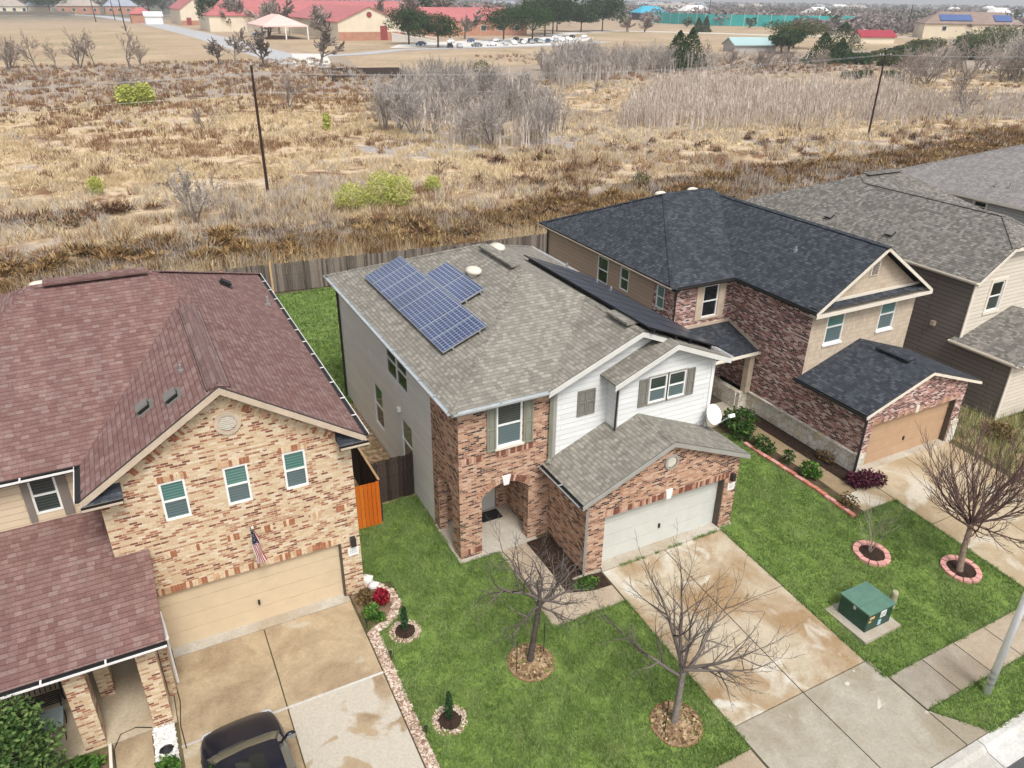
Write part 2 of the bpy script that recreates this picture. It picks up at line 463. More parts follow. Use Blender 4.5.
def sbox(mb, side, c, a0, a1, z0, z1, d0, d1, mi=0):
    a, b = P(side, c, a0, z0, d0), P(side, c, a1, z1, d1)
    mb.box(min(a.x, b.x), max(a.x, b.x), min(a.y, b.y), max(a.y, b.y), z0, z1, mi)


def rect(a0, a1, z0, z1):
    return [(a0, z0), (a1, z0), (a1, z1), (a0, z1)]


def arch(a0, a1, z0, zs, rise, n=10):
    pts = [(a0, z0), (a1, z0)]
    for i in range(n + 1):
        t = i / n
        pts.append((a1 + (a0 - a1) * t, zs + rise * (1 - (2 * t - 1) ** 2)))
    return pts


def wall(mb, side, c, outline, holes=(), depth=.12, mi=0, rmi=None):
    loops = [[Vector((a, z, 0)) for a, z in outline]] + [[Vector((a, z, 0)) for a, z in h] for h in holes]
    flat = [p for l in loops for p in l]
    vs = [P(side, c, p.x, p.y) for p in flat]
    out = {'front': Vector((0, -1, 0)), 'back': Vector((0, 1, 0)), 'left': Vector((-1, 0, 0)), 'right': Vector((1, 0, 0))}[side]
    fs = []
    for t in tessellate_polygon(loops):
        a, b, d = (vs[i] for i in t)
        if (b - a).cross(d - a).length < 1e-9: continue
        fs.append(tuple(t) if (b - a).cross(d - a).dot(out) > 0 else tuple(t)[::-1])
    mb.add(vs, fs, mi)
    for h in holes:
        for i in range(len(h)):
            (a0, z0), (a1, z1) = h[i], h[(i + 1) % len(h)]
            mb.poly([P(side, c, a0, z0), P(side, c, a1, z1), P(side, c, a1, z1, -depth), P(side, c, a0, z0, -depth)], mi if rmi is None else rmi)


def window(th, side, c, a0, a1, z0, z1, frame='trim_white', up='glass_teal', low='glass_screen', trim=None, tw=.1, mull=0, rec=.05, sill=None, fw=.05):
    f = MB(); d0, d1 = -rec - .03, -rec + .045
    w = fw
    sbox(f, side, c, a0, a1, z0, z0 + w, d0, d1); sbox(f, side, c, a0, a1, z1 - w, z1, d0, d1)
    sbox(f, side, c, a0, a0 + w, z0 + w, z1 - w, d0, d1); sbox(f, side, c, a1 - w, a1, z0 + w, z1 - w, d0, d1)
    zm = (z0 + z1) / 2; am = [a0 + w]
    for k in range(mull):
        a = a0 + (a1 - a0) * (k + 1) / (mull + 1)
        sbox(f, side, c, a - w * .7, a + w * .7, z0 + w, z1 - w, d0, d1); am += [a - w * .7, a + w * .7]
    am.append(a1 - w)
    for k in range(0, len(am), 2): sbox(f, side, c, am[k], am[k + 1], zm - w * .5, zm + w * .5, d0, d1 - .012)
    fo = th.part('window', f, M[frame])
    for k in range(0, len(am), 2):
        g = MB(); sbox(g, side, c, am[k], am[k + 1], zm + w * .5, z1 - w, d0 + .01, d0 + .035); th.part('pane', g, M[up], fo)
        g = MB(); sbox(g, side, c, am[k], am[k + 1], z0 + w, zm - w * .5, d0 + .01, d0 + .03); th.part('pane', g, M[low], fo)
    if trim:
        t = MB()
        sbox(t, side, c, a0 - tw, a1 + tw, z1, z1 + tw, -.01, .035); sbox(t, side, c, a0 - tw, a1 + tw, z0 - tw, z0, -.01, .05)
        sbox(t, side, c, a0 - tw, a0, z0, z1, -.01, .03); sbox(t, side, c, a1, a1 + tw, z0, z1, -.01, .03)
        th.part('window_trim', t, M[trim], fo)
    if sill:
        t = MB(); sbox(t, side, c, a0 - .06, a1 + .06, z0 - .08, z0, -.03, .06); th.part('sill', t, M[sill], fo)
    return fo


def shutter(th, side, c, a0, a1, z0, z1, mat, leaves=1):
    m = MB(); w = .05
    n = leaves
    for k in range(n):
        b0 = a0 + (a1 - a0) * k / n; b1 = a0 + (a1 - a0) * (k + 1) / n - (.01 if k < n - 1 else 0)
        sbox(m, side, c, b0, b0 + w, z0, z1, .003, .045); sbox(m, side, c, b1 - w, b1, z0, z1, .003, .045)
        zm = z0 + (z1 - z0) * .48
        for z in (z0, zm, z1 - w * 1.3): sbox(m, side, c, b0 + w, b1 - w, z, z + w * 1.3, .003, .043)
        sbox(m, side, c, b0 + w, b1 - w, z0 + w * 1.3, z1 - w * 1.3, .003, .02)
        for zz0, zz1 in ((z0 + .11, zm - .04), (zm + .11, z1 - .11)):
            sbox(m, side, c, b0 + w + .03, b1 - w - .03, zz0, zz1, .02, .034)
    return th.part('shutter', m, M[mat])


def garage_door(th, side, c, a0, a1, z1, mat, rec, rows=4, cols=8, raised=.003, handle=True):
    m = MB(); h = z1 / rows
    for r in range(rows):
        sbox(m, side, c, a0, a1, r * h + .006, (r + 1) * h - .006, -rec - .05, -rec)
        if raised:
            for k in range(cols):
                w = (a1 - a0) / cols
                sbox(m, side, c, a0 + k * w + .09, a0 + (k + 1) * w - .09, r * h + .11, (r + 1) * h - .11, -rec, -rec + raised)
    sbox(m, side, c, a0 - .05, a1 + .05, -.02, z1 + .05, -rec - .09, -rec - .05)
    o = th.part('garage_door', m, M[mat])
    if handle:
        g = MB(); a = (a0 + a1) / 2
        sbox(g, side, c, a - .03, a + .03, h * 1.25, h * 1.25 + .16, -rec, -rec + .05); th.part('handle', g, M['dark_trim'], o)
    return o


def roof(th, polys, mats, thick=.16, caps=(), name='roof', cw=.15):
    idx = {}; vs = []
    def vi(p):
        k = tuple(round(x, 3) for x in p)
        if k not in idx: idx[k] = len(vs); vs.append(k)
        return idx[k]
    F = [[vi(p) for p in q] for q in polys]
    mb = MB()
    ec = {}
    G = []
    for f in F:
        a, b, c = (Vector(vs[i]) for i in f[:3])
        if (b - a).cross(c - a).z < 0: f = f[::-1]
        G.append(f)
        for i in range(len(f)): 
            e = (f[i], f[(i + 1) % len(f)]); ec[e] = 1
    mb.add(vs, G, 0)
    mb.add([(x, y, z - thick) for x, y, z in vs], [f[::-1] for f in G], 1)
    for (a, b) in ec:
        if (b, a) in ec: continue
        p, q = vs[a], vs[b]
        mb.poly([p, (p[0], p[1], p[2] - thick), (q[0], q[1], q[2] - thick), q], 1)
    for a, b, *dr in caps:
        dr = dr[0] if dr else .06
        a, b = Vector(a), Vector(b); d = (b - a).normalized(); s = Vector((-d.y, d.x, 0)).normalized() * cw
        n = max(2, int((b - a).length / .3))
        for i in range(n):     # lapped cap shingles
            p = a + (b - a) * (i / n); q = a + (b - a) * ((i + 1) / n + .01)
            up0, up1 = Vector((0, 0, .006)), Vector((0, 0, .022))
            D = Vector((0, 0, -dr))
            mb.add([p + up0, p + s + D + up0, p - s + D + up0, q + up1, q + s + D + up1, q - s + D + up1, q, q + s + D, q - s + D],
                   [(0, 3, 4, 1), (0, 2, 5, 3), (3, 6, 7, 4), (3, 5, 8, 6)], 2)
    return th.part(name, mb, [M[x] for x in mats])


def gutter(th, p0, p1, out, body='gutter_black', lip='gutter_white', straps=True):
    p0, p1, out = Vector(p0), Vector(p1), Vector(out)
    u = (p1 - p0); L = u.length; u.normalize()
    m = MB()
    m.ob(p0, u, out, Z3, 0, L, .0, .135, -.07, -.06, 0)
    m.ob(p0, u, out, Z3, 0, L, .0, .012, -.16, -.004, 0)
    m.ob(p0, u, out, Z3, 0, L, .135, .155, -.055, .0, 1)
    m.ob(p0, u, out, Z3, -.01, .01, .0, .135, -.07, 0., 0); m.ob(p0, u, out, Z3, L - .01, L + .01, .0, .135, -.07, 0., 0)
    if straps:
        n = max(1, int(L / 1.15))
        for i in range(1, n): m.ob(p0, u, out, Z3, i * L / n - .02, i * L / n + .02, -.04, .135, -.005, .008, 1)
    return th.part('gutter', m, [M[body], M[lip]])


def downspout(th, pts, mat, w=.045):
    m = MB()
    m.tube(pts, w, 4)
    return th.part('downspout', m, M[mat])


def trimbox(th, name, mat, *boxes, parent=None, label=None):
    m = MB()
    for b in boxes: m.box(*b)
    return th.part(name, m, M[mat], parent, label=label)


def soldier(th, side, c, a0, a1, z0, z1, mat, name='brick_course', d=.012):
    """a band of upright bricks, a little proud of the wall"""
    m = MB(); n = max(1, int((a1 - a0) / .078)); w = (a1 - a0) / n
    for k in range(n):
        sbox(m, side, c, a0 + k * w + .004, a0 + (k + 1) * w - .004, z0, z1, .002, d + random.uniform(-.003, .003), random.choice((0, 0, 1, 1, 2)))
    return th.part(name, m, mat)


SOLD_RED = [plain('soldier_dark', (.20, .085, .06), .9, .1, .25, 8.), plain('soldier_mid', (.42, .24, .16), .9, .1, .25, 8.), plain('soldier_pale', (.54, .36, .27), .9, .1, .2, 8.)]
SOLD_CREAM = [plain('soldier_rust', (.36, .15, .085), .9, .1, .25, 8.), plain('soldier_cream', (.64, .50, .34), .9, .1, .2, 8.), plain('soldier_buff', (.55, .36, .22), .9, .1, .2, 8.)]


def vent_pipe(x, y, z, h, label='', r=.05):
    m = MB(); m.tube([(x, y, z - .15), (x, y, z + h)], r, 8); m.tube([(x, y, z - .1), (x, y, z + .06)], r * 1.9, 8)
    th.part('vent_pipe', m, M['metal_grey'])


# ------------------------------------------------------------------ brick house in the middle, with the solar panels
th = Thing('brick_house', 'brick and white sided two storey house with blue solar panels on its taupe roof', 'house', (7.71, 18.17, 0))
p = 5 / 12; ZE = 5.75; XL, XR, YF, YB = 7.41, 17.37, 17.87, 31.5
zr = ZE + p * 4.98
A1, A2 = (12.39, 22.85, zr), (12.39, 26.52, zr); zg = ZE + p * 3.36
Gk, Gf = (14.01, 21.23, zg), (14.01, 17.80, zg); zb = ZE + p * 2.31
Bf, Bb = (15.06, 17.28, zb), (15.06, 17.80, zb)
roof(th, [[(XL, YB, ZE), A2, A1, (XL, YF, ZE)], [(XR, YB, ZE), A2, (XL, YB, ZE)], [(XL, YF, ZE), A1, Gk, (10.65, YF, ZE)],
          [(10.65, YF, ZE), Gk, Gf, (10.65, 17.80, ZE)], [(XR, YB, ZE), A2, A1, Gk, Gf, Bb, (XR, 17.80, ZE)],
          [(XR, 17.80, ZE), Bb, Bf, (XR, 17.28, ZE)], [(12.72, 17.28, ZE - .02), Bf, (15.06, 18.16, zb), (12.72, 18.16, ZE - .02)]],
     ('roof_taupe', 'edge_grey', 'roof_taupe'), .06, [(A2, A1), (A1, Gk), (Gk, Gf), (A1, (XL, YF, ZE), .04), (A2, (XL, YB, ZE), .04), (A2, (XR, YB, ZE), .04)])
mb = MB()   # walls: brick, then grey and white siding
wall(mb, 'front', 18.17, rect(7.71, 10.96, 0, 5.80), [arch(8.48, 10.18, .0, 2.2, .38), rect(9.0, 9.9, 3.95, 5.48)], .30)
wall(mb, 'left', 7.71, rect(18.17, 20.4, 0, 5.80), [arch(18.78, 19.95, .0, 2.2, .3)], .30)
wall(mb, 'front', 20.25, rect(7.75, 10.96, 0, 2.9), [rect(9.12, 10.0, 0, 2.1)], .05)    # inside the porch
wall(mb, 'right', 8.01, rect(18.47, 20.25, 0, 2.9), [arch(18.78, 19.95, .0, 2.2, .3)], .0)
wall(mb, 'left', 10.45, rect(18.47, 20.25, 0, 2.9)); wall(mb, 'back', 18.47, rect(8.01, 10.45, 0, 2.9), [arch(8.48, 10.18, .0, 2.2, .38)], .0)
# garage
wall(mb, 'left', 10.96, rect(15.75, 18.17, 0, 2.84)); wall(mb, 'right', 17.0, rect(15.75, 18.3, 0, 2.84))
wall(mb, 'front', 15.75, [(10.96, 0), (17.0, 0), (17.0, 2.86), (13.94, 4.1), (10.96, 2.86)], [rect(11.6, 16.47, 0, 2.04)], .30)
th.part('brick_wall', mb, M['brick_red'])
mb = MB(); wall(mb, 'left', 7.72, rect(20.4, 31.1, -.05, 5.80), [rect(22.6, 24.85, 3.95, 5.3), rect(25.65, 26.75, .85, 2.76), rect(22.38, 23.5, .85, 2.76)])
wall(mb, 'back', 31.1, rect(7.72, 17.0, -.05, 5.80)); wall(mb, 'right', 17.0, rect(17.62, 31.1, -.05, 5.80))
th.part('grey_siding', mb, M['siding_grey'])
mb = MB()
wall(mb, 'front', 18.17, [(10.96, 2.7), (13.05, 2.7), (13.05, 5.4), (15.2, 6.4), (15.2, 6.58), (14.01, 7.02), (10.96, 5.74)])
wall(mb, 'front', 17.6, [(13.05, 2.7), (17.0, 2.7), (17.0, 5.74), (15.06, 6.58), (13.05, 5.74)], [rect(14.30, 15.02, 4.54, 5.5), rect(15.08, 15.80, 4.54, 5.5)], .08)
wall(mb, 'left', 13.05, rect(17.6, 18.17, 2.7, 5.74))
th.part('white_siding', mb, M['siding_white'])
trimbox(th, 'ceiling_board', 'trim_white', (8.01, 10.45, 18.47, 20.25, 2.85, 2.9))
trimbox(th, 'corner_board', 'trim_grey', (10.98, 11.12, 18.12, 18.165, 2.75, 5.62)); trimbox(th, 'corner_board', 'trim_grey', (13.02, 13.10, 17.565, 17.595, 3.9, 5.62))
trimbox(th, 'corner_board', 'trim_white', (16.90, 17.03, 17.565, 17.595, 2.9, 5.62))
# rake boards of the three gables
mb = MB()
def rake(mb, a, b, h=.2, t=.035, mi=0):
    a, b = Vector(a) - Z3 * .05, Vector(b) - Z3 * .05; h -= .03
    mb.add([a, b, b - Z3 * h, a - Z3 * h, a - Y3 * t, b - Y3 * t, b - Z3 * h - Y3 * t, a - Z3 * h - Y3 * t], [(4, 5, 6, 7), (0, 1, 5, 4), (3, 2, 6, 7), (0, 3, 7, 4), (1, 2, 6, 5)], mi)
for a, b in (((10.6, 17.795, ZE), (14.01, 17.795, zg)), ((14.01, 17.795, zg), (15.06, 17.795, zb + .0))): rake(mb, a, b)
th.part('rake_board', mb, M['trim_pale'])
mb = MB()
for a, b in (((12.7, 17.275, ZE - .02), (15.06, 17.275, zb)), ((15.06, 17.275, zb), (17.4, 17.275, ZE))): rake(mb, a, b)
th.part('rake_board', mb, M['trim_pale'])
mb = MB(); rake(mb, (10.62, 15.595, 2.9), (13.94, 15.595, 4.27), .17); rake(mb, (13.94, 15.595, 4.27), (17.26, 15.595, 2.9), .17); th.part('rake_board', mb, M['trim_grey'])
window(th, 'left', 7.72, 22.6, 24.85, 3.95, 5.3, 'trim_white', 'glass_dark', 'glass_black', None, mull=1, fw=.06)
window(th, 'left', 7.72, 25.65, 26.75, .85, 2.76, 'trim_white', 'glass_green', 'glass_black', fw=.06)
window(th, 'left', 7.72, 22.38, 23.5, .85, 2.76, 'trim_white', 'glass_green', 'glass_black', fw=.06)
window(th, 'front', 18.17, 9.0, 9.9, 3.95, 5.48, 'trim_white', 'glass_dark', 'glass_screen', sill='trim_cream', fw=.06)
shutter(th, 'front', 18.17, 8.66, 8.98, 3.88, 5.45, 'shutter_olive'); shutter(th, 'front', 18.17, 9.93, 10.27, 3.88, 5.45, 'shutter_olive')
shutter(th, 'front', 18.17, 11.9, 12.57, 4.36, 5.28, 'shutter_grey', 2)
for a0, a1 in ((14.30, 15.02), (15.08, 15.80)): window(th, 'front', 17.6, a0, a1, 4.54, 5.5, 'trim_white', 'glass_dark', 'glass_screen', 'trim_grey', .05, rec=.03)
shutter(th, 'front', 17.6, 13.88, 14.22, 4.5, 5.5, 'shutter_grey'); shutter(th, 'front', 17.6, 15.87, 16.17, 4.5, 5.5, 'shutter_grey')
garage_door(th, 'front', 15.75, 11.6, 16.47, 2.04, 'door_sage', .28)
trimbox(th, 'door_jamb', 'jamb_brown', (16.44, 16.468, 15.78, 16.02, 0, 2.03)); trimbox(th, 'door_jamb', 'trim_cream', (11.602, 11.63, 15.78, 16.02, 0, 2.03))
soldier(th, 'front', 15.75, 11.5, 13.92, 2.04, 2.26, SOLD_RED); soldier(th, 'front', 15.75, 14.15, 16.6, 2.04, 2.26, SOLD_RED)
mb = MB(); mb.add([(13.95, 15.70, 2.0), (14.12, 15.70, 2.0), (14.17, 15.70, 2.36), (13.9, 15.70, 2.36), (13.95, 15.76, 2.0), (14.12, 15.76, 2.0), (14.17, 15.76, 2.36), (13.9, 15.76, 2.36)], [(0, 1, 2, 3), (4, 7, 6, 5), (0, 4, 5, 1), (1, 5, 6, 2), (2, 6, 7, 3), (3, 7, 4, 0)])
th.part('keystone', mb, M['trim_white'])
mb = MB(); mb.add([(9.25, 18.12, 2.5), (9.43, 18.12, 2.5), (9.49, 18.12, 2.84), (9.19, 18.12, 2.84), (9.25, 18.18, 2.5), (9.43, 18.18, 2.5), (9.49, 18.18, 2.84), (9.19, 18.18, 2.84)], [(0, 1, 2, 3), (4, 7, 6, 5), (0, 4, 5, 1), (1, 5, 6, 2), (2, 6, 7, 3), (3, 7, 4, 0)])
th.part('keystone', mb, M['trim_white'])
# arch ring, brick courses
mb = MB(); mb2 = MB(); n = 22
for k in range(n):
    t = (k + .5) / n; a = 8.40 + 1.86 * t; z = 2.2 + .40 * (1 - (2 * t - 1) ** 2)
    if 9.16 < a < 9.52: continue
    sl = -math.atan(.4 * 4 * (2 * t - 1) / 1.86)
    c, s_ = math.cos(sl), math.sin(sl); O = Vector((a, 18.17, z))
    (mb if a < 9.3 else mb2).ob(O, Vector((c, 0, s_)), Vector((0, -1, 0)), Vector((-s_, 0, c)), -.037, .037, .002, .014, .0, .22, random.choice((0, 1, 1, 2)))
th.part('brick_arch', mb, SOLD_RED); th.part('brick_arch', mb2, SOLD_RED)
for a0, a1 in ((7.8, 8.55), (9.0, 10.3)): soldier(th, 'front', 18.17, a0, a1, 3.62, 3.84, SOLD_RED)
soldier(th, 'front', 18.17, 7.72, 8.47, .12, .34, SOLD_RED)
mb = MB()
for k in range(24):
    t0, t1 = 2 * math.pi * k / 24, 2 * math.pi * (k + 1) / 24
    for r0, r1, d in ((.0, .2, .01), (.2, .27, .05)):
        mb.add([(14.0 + r * math.cos(t), 15.75 - dd, 3.42 + r * math.sin(t)) for r, t, dd in ((r0, t0, d), (r0, t1, d), (r1, t1, d), (r1, t0, d), (r1, t0, 0), (r1, t1, 0))], [(0, 1, 2, 3), (3, 2, 5, 4)] if r0 else [(1, 2, 3), (3, 2, 5, 4)], 0 if r0 else 1)
for k in range(5): mb.box(13.85, 14.15, 15.725, 15.738, 3.3 + k * .055, 3.325 + k * .055, 1)
th.part('gable_vent', mb, [M['trim_grey'], M['vent_cream']])
do = trimbox(th, 'door', 'door_sage', (9.14, 9.98, 20.27, 20.31, .04, 2.08)); trimbox(th, 'handle', 'dark_trim', (9.86, 9.9, 20.2, 20.27, .95, 1.1), parent=do)
# porch slab and garage apron lip
trimbox(th, 'porch_slab', 'slab', (7.62, 10.5, 17.98, 20.3, -.15, .012), (10.5, 11.6, 15.68, 15.76, -.15, .02), (16.45, 17.05, 15.68, 15.76, -.15, .02), (11.55, 16.5, 15.60, 16.06, -.12, .02))
roof(th, [[(10.65, 15.6, 2.9), (10.65, 18.16, 2.9), (13.94, 18.16, 4.27), (13.94, 15.6, 4.27)], [(13.94, 15.6, 4.27), (13.94, 17.59, 4.27), (17.23, 17.59, 2.9), (17.23, 15.6, 2.9)]],
     ('roof_taupe', 'edge_grey', 'roof_taupe'), .07, [((13.94, 17.59, 4.27), (13.94, 15.6, 4.27))], 'garage_roof')
gutter(th, (XL, YB, ZE - .01), (XL, YF, ZE - .01), (-1, 0, 0), 'gutter_grey', 'gutter_grey'); gutter(th, (XL, YF, ZE - .01), (10.62, YF, ZE - .01), (0, -1, 0), 'gutter_grey', 'gutter_grey')
gutter(th, (10.65, 18.1, 2.89), (10.65, 15.6, 2.89), (-1, 0, 0), 'gutter_black', 'gutter_grey')
gutter(th, (XR, YB, ZE - .01), (XR, 17.3, ZE - .01), (1, 0, 0), 'gutter_grey', 'gutter_white', False)
downspout(th, [(7.6, 31.0, 5.6), (7.66, 31.0, 5.4), (7.66, 31.0, .05)], 'dark_trim', .05); downspout(th, [(10.9, 17.95, 5.6), (10.9, 18.08, 5.4), (10.9, 18.08, 3.1), (10.75, 17.9, 3.02)], 'shutter_olive', .075)
downspout(th, [(10.75, 15.62, 2.8), (10.88, 15.68, 2.6), (10.88, 15.68, .1)], 'trim_grey', .05); downspout(th, [(13.0, 17.52, 5.6), (13.0, 17.54, 3.9)], 'dark_trim', .045)
# ridge vents
mb = MB(); mb.ob(Vector((12.39, 23.3, zr)), Y3, X3, Z3, 0, 2.7, -.28, .16, .02, .1); th.part('ridge_vent', mb, M['roof_taupe'])
mb = MB(); mb.ob(Vector((14.01, 18.3, zg)), Y3, X3, Z3, 0, 1.2, -.3, .16, .02, .1); th.part('ridge_vent', mb, M['roof_taupe'])
# lights
mb = MB(); mb.box(7.58, 7.71, 23.42, 23.56, 2.95, 3.12); th.part('wall_lamp', mb, M['trim_white'])
mb = MB(); mb.box(16.66, 16.8, 15.6, 15.74, 1.92, 2.2); th.part('wall_lamp', mb, M['dark_trim'])

# solar panels: each one lifts off by itself
def solar(cx, cy, uz, lx, ly, zbase, sgn, mat, frame, label, off=.13):
    """lx along the slope, ly along the ridge"""
    a = math.atan(p); u = Vector((sgn * math.cos(a), 0, math.sin(a))); n = Vector((-sgn * math.sin(a), 0, math.cos(a)))
    O = Vector((cx, cy, zbase)) + n * off
    m = MB(); m.ob(O, u, Y3, n, -lx / 2 + .012, lx / 2 - .012, -ly / 2 + .012, ly / 2 - .012, 0, .036); o = th.part('solar_panel', m, M[mat], label=label)
    m = MB()
    for q in ((-lx / 2, -lx / 2 + .02, -ly / 2, ly / 2), (lx / 2 - .02, lx / 2, -ly / 2, ly / 2), (-lx / 2 + .02, lx / 2 - .02, -ly / 2, -ly / 2 + .02), (-lx / 2 + .02, lx / 2 - .02, ly / 2 - .02, ly / 2)): m.ob(O, u, Y3, n, *q, -.004, .04)
    for k in (-.3, .3): m.ob(O, u, Y3, n, lx * k, lx * k + .05, -ly / 2 - .001, ly / 2 + .001, -off + .01, -.002)
    th.part('panel_frame', m, M[frame], o)
zl = lambda x: ZE + p * (x - XL); zrr = lambda x: ZE + p * (XR - x)
for k in range(8): solar(9.19, 20.72 + 1.03 * (k + .5), p, 1.72, 1.025, zl(9.19), 1, 'solar_blue', 'metal_grey', 'blue gridded solar panel of the long row')
for k in range(2): solar(10.465, 22.93 + 1.68 * (k + .5), p, 1.02, 1.675, zl(10.465), 1, 'solar_blue', 'metal_grey', 'blue gridded solar panel of the short upper row')
for r in range(2):
    for k in range(8): x = 14.75 + 1.54 * r; solar(x, 17.62 + 1.04 * (k + .5), p, 1.66, 1.02, zrr(x), -1, 'solar_black', 'black', 'near black solar panel beside the gable ridge', .15)
vent_pipe(16.6, 26.75, zrr(16.6), .32, 'metal vent pipe beyond the black panels, farthest from the street'); vent_pipe(16.75, 24.6, zrr(16.75), .3, 'short metal vent pipe beyond the black panels, between two others', .04); vent_pipe(16.75, 23.6, zrr(16.75), .3, 'metal vent pipe beyond the black panels, nearest the street')
m = MB(); m.blob((11.2, 24.55, zl(11.2) + .16), (.30, .40, .15), 14, 6); m.tube([(11.2, 24.55, zl(11.2) - .05), (11.2, 24.55, zl(11.2) + .15)], .24, 12)
th.part('roof_vent', m, M['vent_cream'], smooth=True)
m = MB(); m.blob((12.95, 26.1, zrr(12.95) + .14), (.3, .42, .15), 14, 6); m.tube([(12.95, 26.1, zrr(12.95) - .05), (12.95, 26.1, zrr(12.95) + .12)], .24, 12)
th.part('roof_vent', m, M['vent_cream'], smooth=True)
# dish on the garage roof
t = Thing('satellite_dish', 'white oval satellite dish on the corner of the taupe garage roof', 'satellite dish', (16.85, 17.35, 3.12))
m = MB(); c0 = Vector((16.95, 17.2, 3.68)); nn = Vector((-.08, -.84, .54)).normalized(); uu = nn.cross(Z3).normalized(); vv = uu.cross(nn)
rings = []
for j in range(6):
    r = j / 5
    rings.append([c0 + (uu * math.cos(q) * .29 + vv * math.sin(q) * .37) * r - nn * (.10 * (1 - r * r)) for q in [2 * math.pi * i / 24 for i in range(24)]])
for j in range(5):
    for i in range(24): m.poly([rings[j][i], rings[j][(i + 1) % 24], rings[j + 1][(i + 1) % 24], rings[j + 1][i]])
for i in range(24): m.poly([rings[5][i], rings[5][(i + 1) % 24], rings[5][(i + 1) % 24] - nn * .03, rings[5][i] - nn * .03])
for j in range(5):
    for i in range(24): m.poly([rings[j + 1][i] - nn * .03, rings[j + 1][(i + 1) % 24] - nn * .03, rings[j][(i + 1) % 24] - nn * .03, rings[j][i] - nn * .03])
t.part('reflector', m, M['white_metal'], smooth=True)
m = MB(); m.tube([(16.75, 17.45, 3.1), (16.75, 17.45, 3.6), c0 - nn * .12], .03, 8); m.tube([(16.45, 17.5, 3.25), (16.75, 17.45, 3.5)], .018, 6); m.tube([(17.0, 17.5, 3.02), (16.75, 17.45, 3.5)], .018, 6); t.part('mast', m, M['metal_grey'])
m = MB(); e = c0 - vv * .36; f = c0 + nn * .25 + Vector((.42, -.2, -.08)); m.tube([e, f], .018, 6); ar = t.part('feed_arm', m, M['metal_grey'])
m = MB(); m.ob(f, nn, uu, vv, -.06, .06, -.1, .1, -.06, .06); t.part('receiver', m, M['white_metal'], ar)
def plaque(x0, x1, y, z0, z1, label):
    m = MB(); m.box(x0, x1, y - .025, y - .002, z0, z1); o = th.part('number_plaque', m, M['trim_white'])
    m = MB(); w = (x1 - x0) / 6; zm = (z0 + z1) / 2
    for k in range(4):      # four small worn numerals, too faint to read
        a = x0 + w * (k + 1.25); m.box(a, a + w * .16, y - .029, y - .025, zm - .05, zm + .05); m.box(a + w * .16, a + w * .5, y - .029, y - .025, zm - .05, zm - .03); m.box(a + w * .16, a + w * .5, y - .029, y - .025, zm + .03, zm + .05)
    th.part('numerals', m, M['trim_grey'], o)
plaque(16.62, 16.92, 15.75, 1.5, 1.78, 'white house number plaque beside the sage garage door')
m = MB(); m.box(9.2, 9.98, 19.62, 20.16, .014, .03)
single('door_mat', m, M['black'], 'black door mat on the porch under the brick arch', 'door mat', (9.5, 19.9, .012))

M['vent_shingle'] = shingle('vent_shingle', [(0, (.15, .09, .083)), (.6, (.20, .13, .12)), (1, (.25, .18, .165))], (.06, .04, .037), bw=.9, rh=.15)
# ------------------------------------------------------------------ cream brick house with the red roof
th = Thing('cream_brick_house', 'cream and rust brick house with a dusty red shingle roof and tan garage door', 'house', (-1.85, 18.18, 0))
ps, pf = .65, .41
XL, XR, YF, YB = -7.1, 4.77, 19.55, 33.0; ym = 26.28; zr = ZE + pf * (ym - YF); d = (zr - ZE) / ps
AR, AL = (XR - d, ym, zr), (XL + d, ym, zr); zw = ZE + ps * 3.47; WK, WF = (1.3, YF + (zw - ZE) / pf, zw), (1.3, 17.86, zw)
roof(th, [[(XR, YB, ZE), AR, WK, WF, (XR, 17.86, ZE)], [(XL, YF, ZE), AL, AR, WK, (-2.17, YF, ZE)], [(-2.17, YF, ZE), WK, WF, (-2.17, 17.86, ZE)],
          [(XR, YB, ZE), (XL, YB, ZE), AL, AR], [(XL, YB, ZE), (XL, YF, ZE), AL]],
     ('roof_red', 'edge_dark', 'roof_red'), .06, [(AL, AR), (AR, WK), (WF, WK), (AR, (XR, YB, ZE), .04), (AL, (XL, YF, ZE), .05)], cw=.18)
wins = [(-.5, .12, 4.32, 5.48), (1.05, 1.67, 4.32, 5.5), (2.58, 3.19, 4.35, 5.52)]
mb = MB()
wall(mb, 'front', 18.18, [(-1.85, 0), (4.45, 0), (4.45, 5.72), (1.3, 7.76), (-1.85, 5.72)], [rect(*w) for w in wins] + [rect(-1.15, 3.88, 0, 2.05)], .2)
wall(mb, 'right', 4.45, rect(18.18, 32.7, 0, 5.80)); wall(mb, 'left', -1.85, rect(18.18, 19.9, 0, 5.80)); wall(mb, 'back', 32.7, rect(-6.8, 4.45, 0, 5.80)); wall(mb, 'left', -6.8, rect(19.9, 32.7, 0, 5.80))
wall(mb, 'front', 19.9, rect(-6.8, -1.85, 0, 3.4))
th.part('brick_wall', mb, M['brick_cream'])
mb = MB(); wall(mb, 'front', 19.89, rect(-6.8, -1.85, 3.4, 5.80), [rect(-3.45, -2.84, 4.38, 5.48)], .06); th.part('beige_siding', mb, M['siding_beige'])
trimbox(th, 'shutter', 'trim_taupe', (-3.62, -3.46, 19.85, 19.885, 4.2, 5.5)); trimbox(th, 'shutter', 'trim_taupe', (-2.83, -2.6, 19.85, 19.885, 4.2, 5.5))
window(th, 'front', 19.89, -3.45, -2.84, 4.38, 5.48, 'trim_white', 'glass_dark', 'glass_dark')
for w in wins: window(th, 'front', 18.18, w[0], w[1], w[2], w[3], 'trim_white', 'glass_teal', 'glass_screen', fw=.055)
for w in wins: soldier(th, 'front', 18.18, w[0] - .08, w[1] + .08, w[3] + .01, w[3] + .2, SOLD_CREAM)
soldier(th, 'front', 18.18, -1.25, 3.98, 2.05, 2.27, SOLD_CREAM)
